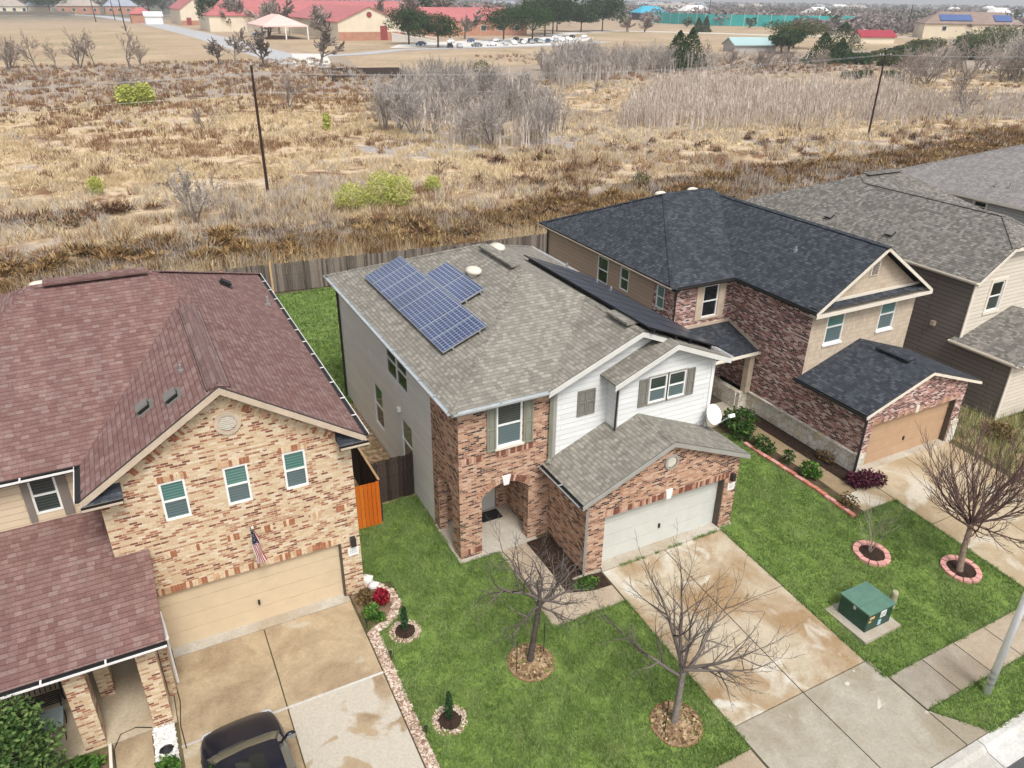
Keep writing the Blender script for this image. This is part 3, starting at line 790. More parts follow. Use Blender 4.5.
for a in (-.75, -.1, .85, 1.75, 2.35, 3.1, 3.85): soldier(th, 'front', 18.18, a, a + .32, 3.18 , 3.39 , SOLD_CREAM)
mb = MB()      # bricks on edge under the rake
for s_ in (-1, 1):
    for k in range(44):
        t = (k + .5) / 44; x = 1.3 + s_ * 3.1 * t; z = 7.66 - ps * 3.1 * t
        a = -s_ * math.atan(ps); O = Vector((x, 18.18, z - .2))
        if k % 3: mb.ob(O, Vector((math.cos(a), 0, math.sin(a))), Vector((0, -1, 0)), Vector((-math.sin(a), 0, math.cos(a))), -.035, .035, .002, .012, -.1, .1, random.choice((0, 1, 1, 2)))
th.part('brick_course', mb, SOLD_CREAM)
garage_door(th, 'front', 18.18, -1.15, 3.88, 2.05, 'door_tan', .14, raised=0)
trimbox(th, 'door_jamb', 'jamb_brown', (3.82, 3.878, 18.19, 18.31, 0, 2.04))
mb = MB(); rake(mb, (-2.22, 17.855, ZE - .03), (1.3, 17.855, zw - .0), .2); rake(mb, (1.3, 17.855, zw), (4.82, 17.855, ZE - .03), .2); th.part('rake_board', mb, M['trim_tan'])
mb = MB()
for k in range(24):
    t0, t1 = 2 * math.pi * k / 24, 2 * math.pi * (k + 1) / 24
    for r0, r1, dd in ((.0, .22, .01), (.22, .33, .05)):
        mb.add([(1.38 + r * math.cos(t), 18.18 - q, 6.8 + r * math.sin(t)) for r, t, q in ((r0, t0, dd), (r0, t1, dd), (r1, t1, dd), (r1, t0, dd), (r1, t0, 0), (r1, t1, 0))], [(0, 1, 2, 3), (3, 2, 5, 4)] if r0 else [(1, 2, 3), (3, 2, 5, 4)], 0 if r0 else 1)
for k in range(6): mb.box(1.21, 1.55, 18.145, 18.168, 6.66 + k * .055, 6.69 + k * .055, 1)
th.part('gable_vent', mb, [M['trim_tan'], M['vent_cream']])
gutter(th, (XR, YB, ZE - .01), (XR, 17.86, ZE - .01), (1, 0, 0)); gutter(th, (XL, YF, ZE - .01), (-2.3, YF, ZE - .01), (0, -1, 0)); gutter(th, (-2.17, YF, ZE - .01), (-2.17, 17.86, ZE - .01), (-1, 0, 0))
# eave returns at the feet of the gable
trimbox(th, 'eave_return', 'trim_tan', (4.05, 4.85, 17.80, 18.17, 5.42, 5.56)); trimbox(th, 'eave_return', 'trim_tan', (-2.25, -1.3, 17.80, 18.17, 5.42, 5.56))
for x0, x1 in ((4.05, 4.78), (-2.18, -1.3)):
    mb = MB(); mb.add([(x0, 17.8, 5.565), (x1, 17.8, 5.565), (x1, 18.17, 5.80), (x0, 18.17, 5.80), (x0, 18.17, 5.56), (x1, 18.17, 5.56)], [(0, 1, 2, 3), (0, 3, 4), (1, 5, 2)])
    th.part('return_roof', mb, M['roof_dark'])
gutter(th, (-2.2, 17.8, 5.56), (-1.3, 17.8, 5.56), (0, -1, 0), 'gutter_black', 'trim_tan'); gutter(th, (4.05, 17.8, 5.56), (4.85, 17.8, 5.56), (0, -1, 0), 'gutter_black', 'trim_tan')
# porch
pp = .28; zp = lambda y: 2.9 + pp * (y - 15.45)
roof(th, [[(-7.5, 15.45, 2.9), (-1.05, 15.45, 2.9), (-1.05, 18.16, zp(18.16)), (-1.87, 18.16, zp(18.16)), (-1.87, 19.88, zp(19.88)), (-7.5, 19.88, zp(19.88))]], ('roof_red', 'edge_dark', 'roof_red'), .06, name='porch_roof')
gutter(th, (-7.5, 15.45, 2.89), (-1.02, 15.45, 2.89), (0, -1, 0))
for x0, x1 in ((-3.33, -2.87), (-1.78, -1.34), (-6.4, -5.95)):
    mb = MB(); mb.box(x0, x1, 15.78, 16.25, .0, 2.76); th.part('porch_column', mb, M['brick_cream'])
mb = MB(); mb.box(-2.95, -2.6, 17.35, 17.75, 0, 3.2); mb.box(-1.34, -1.16, 16.6, 18.17, 0, 3.1); th.part('porch_pier', mb, M['brick_cream'])
M['porch_tan'] = concrete('porch_tan', (.50, .42, .31), (.42, .33, .22))
trimbox(th, 'porch_slab', 'porch_tan', (-6.9, -1.26, 15.72, 19.9, -.2, .01)); trimbox(th, 'garage_sill', 'slab', (-1.2, 3.93, 17.93, 18.34, -.1, .02))
downspout(th, [(-1.0, 15.6, 2.8), (-1.1, 16.9, 2.6), (-1.1, 16.9, .1)], 'gutter_white', .04)
mb = MB(); mb.ob(Vector((0, ym, zr)), X3, Y3, Z3, AL[0] + .35, AR[0] - .1, -.3, .17, .02, .1); th.part('ridge_vent', mb, M['roof_red'])
mb = MB(); 
sm = Vector((math.cos(math.atan(ps)), 0, math.sin(math.atan(ps)))); nmv = Vector((-sm.z, 0, sm.x)); sm2 = Vector((-sm.x, 0, sm.z)); nm2 = Vector((sm.z, 0, sm.x))
for u_, n_ in ((sm, nmv), (sm2, nm2)):
    mb.ob(Vector((1.3, 18.0, zw)), Y3, u_, n_, 0, 6.0, -.29, .03, .02, .06); mb.ob(Vector((1.3, 18.0, zw)), Y3, u_, n_, -.01, 6.0, -.31, -.29, -.01, .055, 1)
th.part('ridge_vent', mb, [M['vent_shingle'], M['black']])
mb = MB(); mb.box(4.15, 4.3, 18.02, 18.17, 1.9, 2.2); th.part('wall_lamp', mb, M['dark_trim'])
plaque(4.06, 4.38, 18.18, 1.5, 1.79, 'white house number plaque under the wall lamp of the cream brick house')
zlf = lambda x: ZE + ps * (x + 2.17); zrt = lambda x: ZE + ps * (XR - x)
def box_vent(x, y, z, sl, label, mat='edge_grey'):
    a = math.atan(sl); u = Vector((math.cos(a), 0, math.sin(a))); n = Vector((-math.sin(a), 0, math.cos(a))); O = Vector((x, y, z)); m = MB()
    m.ob(O, u, Y3, n, -.22, .25, -.27, .27, -.01, .015); m.ob(O, u, Y3, n, -.17, .14, -.18, .18, .015, .11, 1); m.ob(O, u, Y3, n, -.19, .17, -.19, .19, .11, .15)
    th.part('box_vent', m, [M[mat], M['black']])
box_vent(-.41, 19.72, zlf(-.41), ps, 'grey box vent on red shingles, lower of the two beside the brick gable'); box_vent(.29, 19.1, zlf(.29), ps, 'grey box vent on red shingles, upper of the two beside the brick gable')
box_vent(2.95, 28.55, zrt(2.95), -ps, 'black box vent on the red slope that faces the lawn', 'black')
vent_pipe(4.3, 28.1, zrt(4.3), .35, 'thin vent pipe near the gutter of the red roof'); vent_pipe(.62, 20.1, zlf(.62), .2, 'short vent pipe beside the box vents on red shingles', .035)
for x, y, l in ((AR[0] - .5, ym + .9, 'pale turtle vent behind the red ridge beside its vented end'), (AL[0] + .2, ym + .9, 'pale turtle vent behind the red ridge toward its far end')):
    m = MB(); z = zr - pf * .9; m.blob((x, y, z + .13), (.34, .26, .07), 14, 6); m.tube([(x, y, z - .1), (x, y, z + .13)], .2, 10)
    th.part('roof_vent', m, M['vent_cream'], smooth=True)
# flag
t = Thing('flag', 'limp american flag hanging from a short pole over the tan garage door', 'flag', (1.48, 18.15, 3.7))
m = MB(); m.tube([(1.48, 18.17, 3.2), (1.48, 17.62, 3.82)], .016, 6); m.blob((1.48, 17.62, 3.84), .035, 8, 6); t.part('pole', m, M['trim_white'])
m = MB(); nr, nc = 26, 13
def fl(i, j):
    a = i / nr; b = j / (nc - 1)
    return (1.48 + .10 * a + (b - .5) * (.13 + .14 * a) + .02 * math.sin(9 * a + 5 * b), 17.66 + .05 * math.sin(b * 12 + 2 * a) * (1 - .3 * a) + .1 * a, 3.74 - 1.22 * a)
for i in range(nr):
    for j in range(nc - 1):
        mi = 2 if (i < 11 and j < 9) else (0 if j % 2 else 1)
        m.poly([fl(i, j), fl(i, j + 1), fl(i + 1, j + 1), fl(i + 1, j)], mi)
        if mi == 2 and i % 3 == 1 and j % 2: 
            q = Vector(fl(i, j)); m.ob(q, X3, Y3, Z3, 0, .014, -.012, -.004, -.02, .0, 1)
t.part('cloth', m, [M['cloth_red'], M['cloth_white'], M['cloth_blue']])

# ------------------------------------------------------------------ rose brick house with the dark roof
th = Thing('rose_brick_house', 'rose brick house with a blue black shingle roof and a brown garage door', 'house', (23.55, 19.35, 0))
ps, pf = .66, .42; XL, XR, YF, YB = 19.95, 29.95, 23.6, 35.1; ym = 29.35; zr = ZE + pf * 5.75; d = (zr - ZE) / ps
AL, AR = (XL + d, ym, zr), (XR - d, ym, zr); zw = ZE + ps * 3.35; WK, WF = (26.6, YF + (zw - ZE) / pf, zw), (26.6, 18.95, zw)
roof(th, [[(XL, YF, ZE), AL, AR, WK, (23.25, YF, ZE)], [(23.25, YF, ZE), WK, WF, (23.25, 18.95, ZE)], [(XR, YB, ZE), AR, WK, WF, (XR, 18.95, ZE)],
          [(XL, YB, ZE), AL, (XL, YF, ZE)], [(XR, YB, ZE), (XL, YB, ZE), AL, AR]],
     ('roof_dark', 'edge_dark', 'roof_dark'), .06, [(AL, AR), (AR, WK), (WK, WF), (AL, (XL, YF, ZE), .04), (AL, (XL, YB, ZE), .04)])
mb = MB()
wall(mb, 'left', 23.55, rect(16.0, 23.9, .8, 2.7)); wall(mb, 'left', 23.55, rect(19.35, 23.9, 2.7, 5.80)); wall(mb, 'right', 29.4, rect(16.0, 19.4, 0, 2.7))
wall(mb, 'front', 23.9, rect(20.25, 23.55, 0, 5.80), [rect(21.87, 22.72, 3.97, 5.45)]); wall(mb, 'left', 20.25, rect(23.9, 25.3, 0, 5.80), [rect(24.54, 25.1, 4.38, 5.43)])
wall(mb, 'front', 16.0, [(23.55, 0), (29.4, 0), (29.4, 2.72), (26.6, 3.7), (23.55, 2.72)], [rect(23.98, 28.95, 0, 2.06)], .28)
th.part('brick_wall', mb, M['brick_rose'])
for q in ((23.5, 23.549, 16.0, 22.0, -.1, .82), (23.42, 23.548, 16.0, 22.0, .82, .88), (23.47, 23.92, 15.94, 15.998, 0, .88), (28.98, 29.44, 15.94, 15.998, 0, 1.0), (23.0, 23.5, 22.0, 22.2, 0, .86), (22.95, 23.2, 22.2, 23.9, 0, .86)): trimbox(th, 'stone_base', 'limestone', q)
mb = MB(); wall(mb, 'left', 20.25, rect(25.3, 34.8, 0, 5.80), [rect(28.88, 29.79, 4.12, 5.42), rect(27.18, 27.88, 4.32, 5.42)]); wall(mb, 'back', 34.8, rect(20.25, 29.65, 0, 5.80)); wall(mb, 'right', 29.65, rect(19.35, 34.8, 0, 5.80)); th.part('tan_siding', mb, M['siding_tan'])
mb = MB(); wall(mb, 'front', 19.35, [(23.55, 2.7), (29.65, 2.7), (29.65, 5.72), (26.6, 7.78), (23.55, 5.72)], [rect(24.42, 25.42, 4.0, 5.46), rect(27.55, 28.5, 4.03, 5.46)]); th.part('shake_gable', mb, M['shake'])
window(th, 'front', 19.35, 24.42, 25.42, 4.0, 5.46, 'trim_white', 'glass_teal', 'glass_screen', sill='trim_white', fw=.06); window(th, 'front', 19.35, 27.55, 28.5, 4.03, 5.46, 'trim_white', 'glass_teal', 'glass_screen', sill='trim_white', fw=.06)
window(th, 'front', 23.9, 21.87, 22.72, 3.97, 5.45, 'trim_white', 'glass_black', 'glass_black', sill='trim_tan', fw=.055); 
for a0, a1 in ((21.5, 21.86), (22.73, 23.1)): trimbox(th, 'shutter', 'trim_tan', (a0, a1, 23.86, 23.898, 3.9, 5.5))
window(th, 'left', 20.25, 24.54, 25.1, 4.38, 5.43, 'trim_white', 'glass_teal', 'glass_teal', fw=.05); window(th, 'left', 20.25, 28.88, 29.79, 4.12, 5.42, 'trim_white', 'glass_dark', 'glass_black', fw=.06); window(th, 'left', 20.25, 27.18, 27.88, 4.32, 5.42, 'trim_white', 'glass_dark', 'glass_dark', fw=.06)
mb = MB(); rake(mb, (23.2, 18.945, ZE - .02), (26.6, 18.945, zw), .17); rake(mb, (26.6, 18.945, zw), (30.0, 18.945, ZE - .02), .17); th.part('rake_board', mb, M['trim_cream'])
mb = MB(); mb.add([(23.3, 18.93, 5.80), (29.9, 18.93, 5.80), (29.9, 19.34, 5.86), (23.3, 19.34, 5.86)], [(0, 1, 2, 3)]); mb.box(23.3, 29.9, 19.0, 19.34, 5.5, 5.56, 1); mb.box(23.2, 30.0, 18.9, 18.94, 5.48, 5.62, 1); mb.box(23.6, 29.6, 19.3, 19.345, 5.862, 5.98, 1); th.part('pent_roof', mb, [M['roof_dark'], M['trim_cream']])
mb = MB(); mb.box(26.3, 26.76, 19.30, 19.345, 6.66, 7.3)
for k in range(8): mb.box(26.36, 26.70, 19.275, 19.30, 6.72 + k * .068, 6.76 + k * .068, 1)
th.part('gable_vent', mb, [M['trim_cream'], M['trim_taupe']])
garage_door(th, 'front', 16.0, 23.98, 28.95, 2.06, 'door_brown', .24, cols=4)
trimbox(th, 'door_jamb', 'jamb_brown', (28.92, 28.948, 16.02, 16.22, 0, 2.05)); soldier(th, 'front', 16.0, 23.85, 26.3, 2.06, 2.28, [M['brick_rose'], *SOLD_RED[1:]]); soldier(th, 'front', 16.0, 26.55, 29.05, 2.06, 2.28, [M['brick_rose'], *SOLD_RED[1:]])
mb = MB(); mb.box(26.34, 26.52, 15.95, 16.0, 2.05, 2.36); th.part('keystone', mb, M['trim_cream'])
roof(th, [[(23.25, 15.82, 2.75), (23.25, 19.34, 2.75), (26.62, 19.34, 3.88), (26.62, 15.82, 3.88)], [(26.62, 15.82, 3.88), (26.62, 19.34, 3.88), (29.98, 19.34, 2.75), (29.98, 15.82, 2.75)]], ('roof_dark', 'edge_dark', 'roof_dark'), .05, [((26.62, 19.34, 3.88), (26.62, 15.82, 3.88))], 'garage_roof')
mb = MB(); rake(mb, (23.22, 15.815, 2.74), (26.62, 15.815, 3.875), .14); rake(mb, (26.62, 15.815, 3.875), (30.0, 15.815, 2.74), .14); th.part('rake_board', mb, M['trim_cream'])
mb = MB(); mb.ob(Vector((26.62, 16.8, 3.88)), Y3, X3, Z3, 0, 1.5, -.3, .16, .02, .09); th.part('ridge_vent', mb, M['roof_dark'])
zq = lambda y: 2.9 + .31 * (y - 21.78)
roof(th, [[(19.9, 21.78, 2.9), (23.53, 21.78, 2.9), (23.53, 23.88, zq(23.88)), (19.9, 23.88, zq(23.88))]], ('roof_dark', 'trim_cream', 'roof_dark'), .14, name='porch_roof')
trimbox(th, 'flashing_board', 'trim_tan', (20.2, 23.5, 23.84, 23.895, zq(23.88) + .02, zq(23.88) + .16), (23.495, 23.545, 21.8, 23.88, 3.0, 3.02)); mb = MB(); mb.add([(23.5, 21.8, 2.93), (23.5, 23.88, zq(23.88) + .02), (23.5, 23.88, zq(23.88) + .2), (23.5, 21.8, 3.1)], [(0, 1, 2, 3)]); th.part('flashing_board', mb, M['trim_tan'])
trimbox(th, 'porch_column', 'trim_tan', (23.2, 23.48, 21.9, 22.2, .86, 2.75)); trimbox(th, 'porch_slab', 'slab', (19.9, 23.4, 21.3, 23.9, -.1, .015)); 
do = trimbox(th, 'door', 'trim_taupe', (20.7, 21.6, 23.85, 23.895, 0.02, 2.05)); trimbox(th, 'handle', 'metal_grey', (21.5, 21.54, 23.8, 23.85, .95, 1.08), parent=do)
gutter(th, (XL, YB, ZE - .01), (XL, YF, ZE - .01), (-1, 0, 0), 'gutter_black', 'trim_tan', False); gutter(th, (23.25, YF, ZE - .01), (23.25, 18.95, ZE - .01), (-1, 0, 0), 'gutter_black', 'gutter_black', False); gutter(th, (23.25, 19.4, 2.74), (23.25, 15.82, 2.74), (-1, 0, 0), 'gutter_black', 'gutter_black', False); gutter(th, (XL, YF, ZE - .01), (23.2, YF, ZE - .01), (0, -1, 0), 'gutter_black', 'dark_trim', False); gutter(th, (19.9, 21.78, 2.89), (23.5, 21.78, 2.89), (0, -1, 0), 'trim_cream', 'trim_cream', False)
downspout(th, [(23.3, 15.85, 2.65), (23.44, 15.92, 2.4), (23.44, 15.92, .05)], 'dark_trim', .06); downspout(th, [(20.3, 23.7, 5.6), (20.3, 23.83, 5.4), (20.3, 23.83, 3.6)], 'dark_trim', .05); downspout(th, [(20.1, 34.6, 5.6), (20.18, 34.6, 5.4), (20.18, 34.6, .1)], 'dark_trim', .05)
zwl = lambda x: ZE + ps * (x - 23.25)
vent_pipe(25.4, 27.6, zwl(25.4), .18, 'pale vent pipe at the ridge end of the blue black roof', .05); vent_pipe(25.2, 22.3, zwl(25.2), .18, 'pale vent pipe low on the blue black wing roof', .05)
m = MB(); m.box(22.3, 23.0, 22.9, 23.7, .017, .035); single('door_mat', m, M['jamb_brown'], 'dark brown door mat on the porch of the rose brick house', 'door mat', (22.6, 23.3, .015))
for x, l in ((AL[0] + .1, 'low white vent on the near end of the blue black ridge'), (AR[0] - .6, 'low white vent at the top of the blue black roof')):
    m = MB(); m.blob((x, ym + .5, zr - .14), (.32, .24, .12), 12, 6); m.tube([(x, ym + .5, zr - .4), (x, ym + .5, zr - .1)], .2, 8); th.part('roof_vent', m, M['vent_cream'], smooth=True)

# ------------------------------------------------------------------ brown sided house with the grey roof
th = Thing('brown_sided_house', 'house with dark brown side siding, sand front and a mottled grey roof', 'house', (32.65, 18.75, 0))
XL, XR, YF, YB = 32.35, 42.6, 22.4, 34.2; ym = 28.3; zr = 8.2; pf = (zr - ZE) / (ym - YF); d = (zr - ZE) / ps; xw = 35.68; zw = ZE + ps * (xw - XL)
AL, AR = (XL + d, ym, zr), (XR - d, ym, zr); WK, WE = (xw, 27.9, zw), (xw, 20.1, zw); xc = 2 * xw - XL; zc = 7.05; cl = (XL + (zc - ZE) / ps, 18.44, zc); cr = (xc - (zc - ZE) / ps, 18.44, zc); k_ = (xc, YF, ZE); WV = (xw, YF + (zw - ZE) / pf, zw)
roof(th, [[(XL, YB, ZE), AL, WV, WE, cl, (XL, 18.44, ZE)], [cl, WE, cr], [WE, WV, k_, (xc, 18.44, ZE), cr], [k_, WV, AL, AR, (XR, YF, ZE)], [(XR, YB, ZE), AR, AL, (XL, YB, ZE)], [(XR, YF, ZE), AR, (XR, YB, ZE)]],
     ('roof_grey', 'edge_dark', 'roof_grey'), .06, [(AL, AR), (AL, WV), (WV, WE), (WE, cl, .04), (WE, cr, .04)])
mb = MB(); wall(mb, 'left', 32.65, rect(16.2, 33.9, -.1, 2.8)); wall(mb, 'left', 32.65, rect(18.75, 33.9, 2.8, 5.80)); wall(mb, 'back', 33.9, rect(32.65, 42.3, 0, 5.80)); wall(mb, 'right', 42.3, rect(22.7, 33.9, 0, 5.80)); th.part('brown_siding', mb, M['siding_brown'])
mb = MB(); wall(mb, 'front', 18.75, [(32.65, 2.6), (38.7, 2.6), (38.7, 5.74), (36.9, 6.95), (34.45, 6.95), (32.65, 5.74)], [rect(33.95, 34.85, 4.02, 5.42)], .1); wall(mb, 'front', 16.2, rect(32.65, 39.2, -.1, 2.7)); wall(mb, 'front', 22.7, rect(38.7, 42.3, 0, 5.80)); wall(mb, 'right', 38.7, rect(18.75, 22.7, 0, 5.80)); wall(mb, 'right', 39.2, rect(16.2, 19., 0, 2.7)); th.part('sand_siding', mb, M['siding_sand'])
window(th, 'front', 18.75, 33.95, 34.85, 4.02, 5.42, 'trim_white', 'glass_black', 'glass_dark', 'trim_cream', .14, fw=.06)
mb = MB(); rake(mb, (32.3, 18.435, ZE - .02), cl, .18); rake(mb, (cl[0], 18.435, zc), (cr[0], 18.435, zc), .18); th.part('rake_board', mb, M['trim_cream'])
trimbox(th, 'corner_board', 'trim_cream', (32.60, 32.78, 18.70, 18.745, 2.6, 5.6)); trimbox(th, 'corner_board', 'trim_cream', (32.60, 32.78, 16.15, 16.195, 0, 2.7))
hz = 4.0; g0, g1 = (36.0, 18.74, hz), (36.0, 17.2, hz)
roof(th, [[(32.35, 15.8, 2.9), (32.35, 18.99, 2.9), (32.64, 18.99, 3.0), (32.64, 18.74, 3.0), g0, g1], [g1, (39.6, 15.8, 2.9), (32.35, 15.8, 2.9)], [g0, (39.6, 18.74, 2.9), (39.6, 15.8, 2.9), g1]], ('roof_grey', 'trim_cream', 'roof_grey'), .14, [(g1, (32.35, 15.8, 2.9), .04)], 'garage_roof')
mb = MB(); mb.box(32.5, 32.65, 20.0, 20.2, 3.12, 3.34); th.part('wall_lamp', mb, M['trim_tan'])
gutter(th, (XL, YB, ZE - .01), (XL, 18.44, ZE - .01), (-1, 0, 0), 'trim_cream', 'trim_cream', False); gutter(th, (32.35, 18.99, 2.89), (32.35, 15.8, 2.89), (-1, 0, 0), 'trim_cream', 'trim_cream', False)
mb = MB(); mb.ob(Vector((0, ym, zr)), X3, Y3, Z3, AL[0] + .1, AR[0] - .1, -.3, .17, .01, .07); th.part('ridge_vent', mb, M['roof_grey'])
zx = lambda x: ZE + ps * (x - XL)
box_vent(33.3, 27.6, zx(33.3), ps, 'dark box vent on mottled grey shingles, the one toward the field', 'edge_grey'); box_vent(33.32, 23.86, zx(33.32), ps, 'dark box vent on mottled grey shingles, the one toward the street', 'edge_grey')
# ------------------------------------------------------------------ last house of the row
th = Thing('stone_grey_house', 'last house of the row, smooth mauve grey roof over pale grey siding', 'house', (47.9, 20, 0))
XL, XR, YF, YB = 47.4, 59.4, 19.0, 36.4; d = 6.0; pz = .42; zr = ZE + pz * d
A, B = (53.4, YF + d, zr), (53.4, YB - d, zr)
roof(th, [[(XL, YB, ZE), B, A, (XL, YF, ZE)], [(XR, YF, ZE), A, B, (XR, YB, ZE)], [(XL, YF, ZE), A, (XR, YF, ZE)], [(XR, YB, ZE), B, (XL, YB, ZE)]], ('roof_mauve', 'trim_cream', 'roof_mauve'), .15, [(A, B), (A, (XL, YF, ZE), .04), (B, (XL, YB, ZE), .04)])
mb = MB(); wall(mb, 'left', 47.75, rect(19.3, 36.1, 0, 5.80), [rect(28.2, 29.0, 4.85, 5.5)]); wall(mb, 'front', 19.3, rect(47.75, 59.1, 0, 5.80)); wall(mb, 'right', 59.1, rect(19.3, 36.1, 0, 5.80)); wall(mb, 'back', 36.1, rect(47.75, 59.1, 0, 5.80)); th.part('grey_siding', mb, M['siding_stone'])
window(th, 'left', 47.75, 28.2, 29.0, 4.85, 5.5, 'trim_cream', 'glass_black', 'glass_black', 'trim_cream', .1)
z5 = lambda x: ZE + pz * (x - XL)
box_vent(49.6, 26.4, z5(49.6), pz, 'dark box vent on the mauve grey roof'); vent_pipe(48.8, 28.6, z5(48.8), .35, 'metal vent pipe low on the mauve grey roof, toward the field'); vent_pipe(48.9, 27.8, z5(48.9), .35, 'metal vent pipe low on the mauve grey roof, toward the street')

# ------------------------------------------------------------------ ground
def drape(name, pts, dz, mats, thick=0., kind=True):
    """a sheet or slab that follows the fall of the ground"""
    import bmesh
    bm = bmesh.new()
    f = bm.faces.new([bm.verts.new((x, y, 0)) for x, y in pts])
    if f.normal.z < 0: f.normal_flip()
    for yy in (16., 9.3, 7., 5.5):
        bmesh.ops.bisect_plane(bm, geom=bm.verts[:] + bm.edges[:] + bm.faces[:], plane_co=(0, yy, 0), plane_no=(0, 1, 0))
    bm.normal_update()
    mb = MB(); bm.verts.ensure_lookup_table(); bm.verts.index_update()
    V = [(v.co.x, v.co.y, zt(v.co.y) + dz) for v in bm.verts]
    F = []
    for f in bm.faces:
        q = [v.index for v in f.verts]
        a, b, c = (Vector(V[i]) for i in q[:3])
        F.append(q if (b - a).cross(c - a).z >= 0 else q[::-1])
    mb.add(V, F)
    if thick:
        for e in bm.edges:
            if len(e.link_faces) == 1:
                a, b = (Vector(V[v.index]) for v in e.verts); mb.poly([a, b, b - Z3 * thick, a - Z3 * thick])
    bm.free()
    return mb


lawn_m = ground_mat('lawn_soil', [(2.5, 6, [(.3, (.11, .17, .036)), (.7, (.20, .285, .07))], None), (1.2, 5, [(.3, (.10, .13, .045)), (.7, (.13, .16, .05))], (.5, .68))], 30.)
field_m, nt, b = nm('field_soil', rough=.95, spec=.08)
pp_ = coords(nt).outputs['Object']
sx = nd(nt, 'ShaderNodeSeparateXYZ', {'Vector': pp_})
n1 = noise(nt, pp_, .035, 6, .65, .8); n2 = noise(nt, pp_, .16, 6, .7, .5); n3 = noise(nt, pp_, .9, 5, .7)
straw = ramp(nt, n3, [(.25, (.36, .26, .15)), (.5, (.54, .42, .28)), (.75, (.66, .54, .39))])
rust = ramp(nt, n3, [(.25, (.10, .055, .03)), (.55, (.22, .125, .07)), (.8, (.34, .22, .13))])
grey = ramp(nt, n3, [(.25, (.26, .23, .21)), (.75, (.47, .43, .41))])
c = mix(nt, ramp(nt, n2, [(.50, (0, 0, 0)), (.60, (1, 1, 1))]), straw, rust)
c = mix(nt, ramp(nt, n1, [(.54, (0, 0, 0)), (.62, (1, 1, 1))]), c, grey)
yw = mathn(nt, 'ADD', sx.outputs['Y'], mathn(nt, 'MULTIPLY', mathn(nt, 'SUBTRACT', n1, .5), 60.))
scrub = ramp(nt, mathn(nt, 'DIVIDE', yw, 400.), [(.34, (0, 0, 0)), (.40, (1, 1, 1))])
c = mix(nt, mathn(nt, 'MULTIPLY', scrub, .8), c, ramp(nt, n2, [(.3, (.20, .16, .13)), (.6, (.36, .30, .25)), (.75, (.47, .37, .27))]))
near = ramp(nt, mathn(nt, 'DIVIDE', yw, 100.), [(.56, (1, 1, 1)), (.70, (0, 0, 0))])
brushc = ramp(nt, n2, [(.3, (.085, .05, .025)), (.55, (.20, .13, .065)), (.75, (.34, .25, .16))])
c = mix(nt, near, c, brushc)
mown = ramp(nt, mathn(nt, 'DIVIDE', yw, 400.), [(.58, (0, 0, 0)), (.64, (1, 1, 1))])
c = mix(nt, mown, c, ramp(nt, n2, [(.3, (.32, .24, .165)), (.7, (.46, .355, .255))]))
far = ramp(nt, mathn(nt, 'DIVIDE', sx.outputs['Y'], 1000.), [(.55, (0, 0, 0)), (.75, (1, 1, 1))])
c = mix(nt, far, c, ramp(nt, n1, [(.35, (.20, .17, .15)), (.5, (.10, .11, .08)), (.65, (.33, .27, .23))]))
hs = ramp(nt, mathn(nt, 'DIVIDE', sx.outputs['Y'], 100.), [(.47, (1, 1, 1)), (.48, (0, 0, 0))])
c = mix(nt, hs, c, ramp(nt, n3, [(.3, (.07, .07, .03)), (.7, (.16, .13, .07))]))
nt.links.new(c, b.inputs['Base Color']); bump(nt, b, n3, .5, .1)
mb = MB()
ys = [-60, 6.2, 6.26, 9.3, 16, 46, 120, 300, 800, 2000, 9000]
for i in range(len(ys) - 1):
    xs = [-9000, -60, 140, 500, 9000]
    for j in range(4):
        z0, z1 = (zt(ys[i]) - .03), zt(ys[i + 1]) - .03
        if i == 0: z0 = z1 = -.80
        if i == 1: z0 = -.80
        mb.poly([(xs[j], ys[i], z0), (xs[j + 1], ys[i], z0), (xs[j + 1], ys[i + 1], z1), (xs[j], ys[i + 1], z1)])
structure('ground', mb, field_m)
asphalt = concrete('asphalt', (.10, .10, .105), (.07, .07, .072))
mb = MB(); mb.add([(-60, -40, -.632), (120, -40, -.632), (120, 5.47, -.632), (-60, 5.47, -.632)], [(0, 1, 2, 3)]); structure('street', mb, asphalt)
walk_c = concrete('walk_concrete', (.42, .35, .265), (.33, .26, .185), None)
pale_c = concrete('kerb_concrete', (.56, .55, .52), (.44, .42, .38))
apron_c = concrete('apron_concrete', (.37, .34, .275), (.29, .25, .185), (.56, .52, .44), .5, (.45, .62), (.68, .71), 1.4)
drive_c = concrete('drive_concrete', (.45, .385, .285), (.31, .21, .115), (.55, .515, .44), .5, (.42, .62), (.58, .70), .6)
drive_w = concrete('drive_stained', (.415, .325, .21), (.25, .18, .11), (.50, .46, .38), .6, (.42, .66), (.60, .72), .5)
drive_p = concrete('drive_patchy', (.37, .285, .185), (.27, .20, .125), (.46, .42, .35), .6, (.5, .6), (.42, .46), .5)
drive_r = concrete('drive_right', (.44, .36, .25), (.34, .255, .15), (.52, .47, .38), .4, (.42, .62), (.55, .65), .4)

# kerb: a rolled section with joints, and a gutter pan
mb = MB()
x = -40.
while x < 70:
    x1 = x + 2.98
    drv = any(a < (x + x1) / 2 < b_ for a, b_ in ((-2, 4.5), (11.2, 16.9), (23.4, 29.4)))
    top = -.475 if not drv else -.478
    prof = [(6.27, top), (6.08, top), (6.0, top - .05), (5.95, top - .12), (5.48, top - .145), (5.48, -.75), (6.27, -.75)]
    n = len(prof)
    mb.add([(xx, y, z) for xx in (x, x1) for y, z in prof], [(i, (i + 1) % n, n + (i + 1) % n, n + i) for i in range(n)] + [tuple(range(n))[::-1], tuple(range(n, 2 * n))])
    x += 3.0
structure('kerb', mb, pale_c)


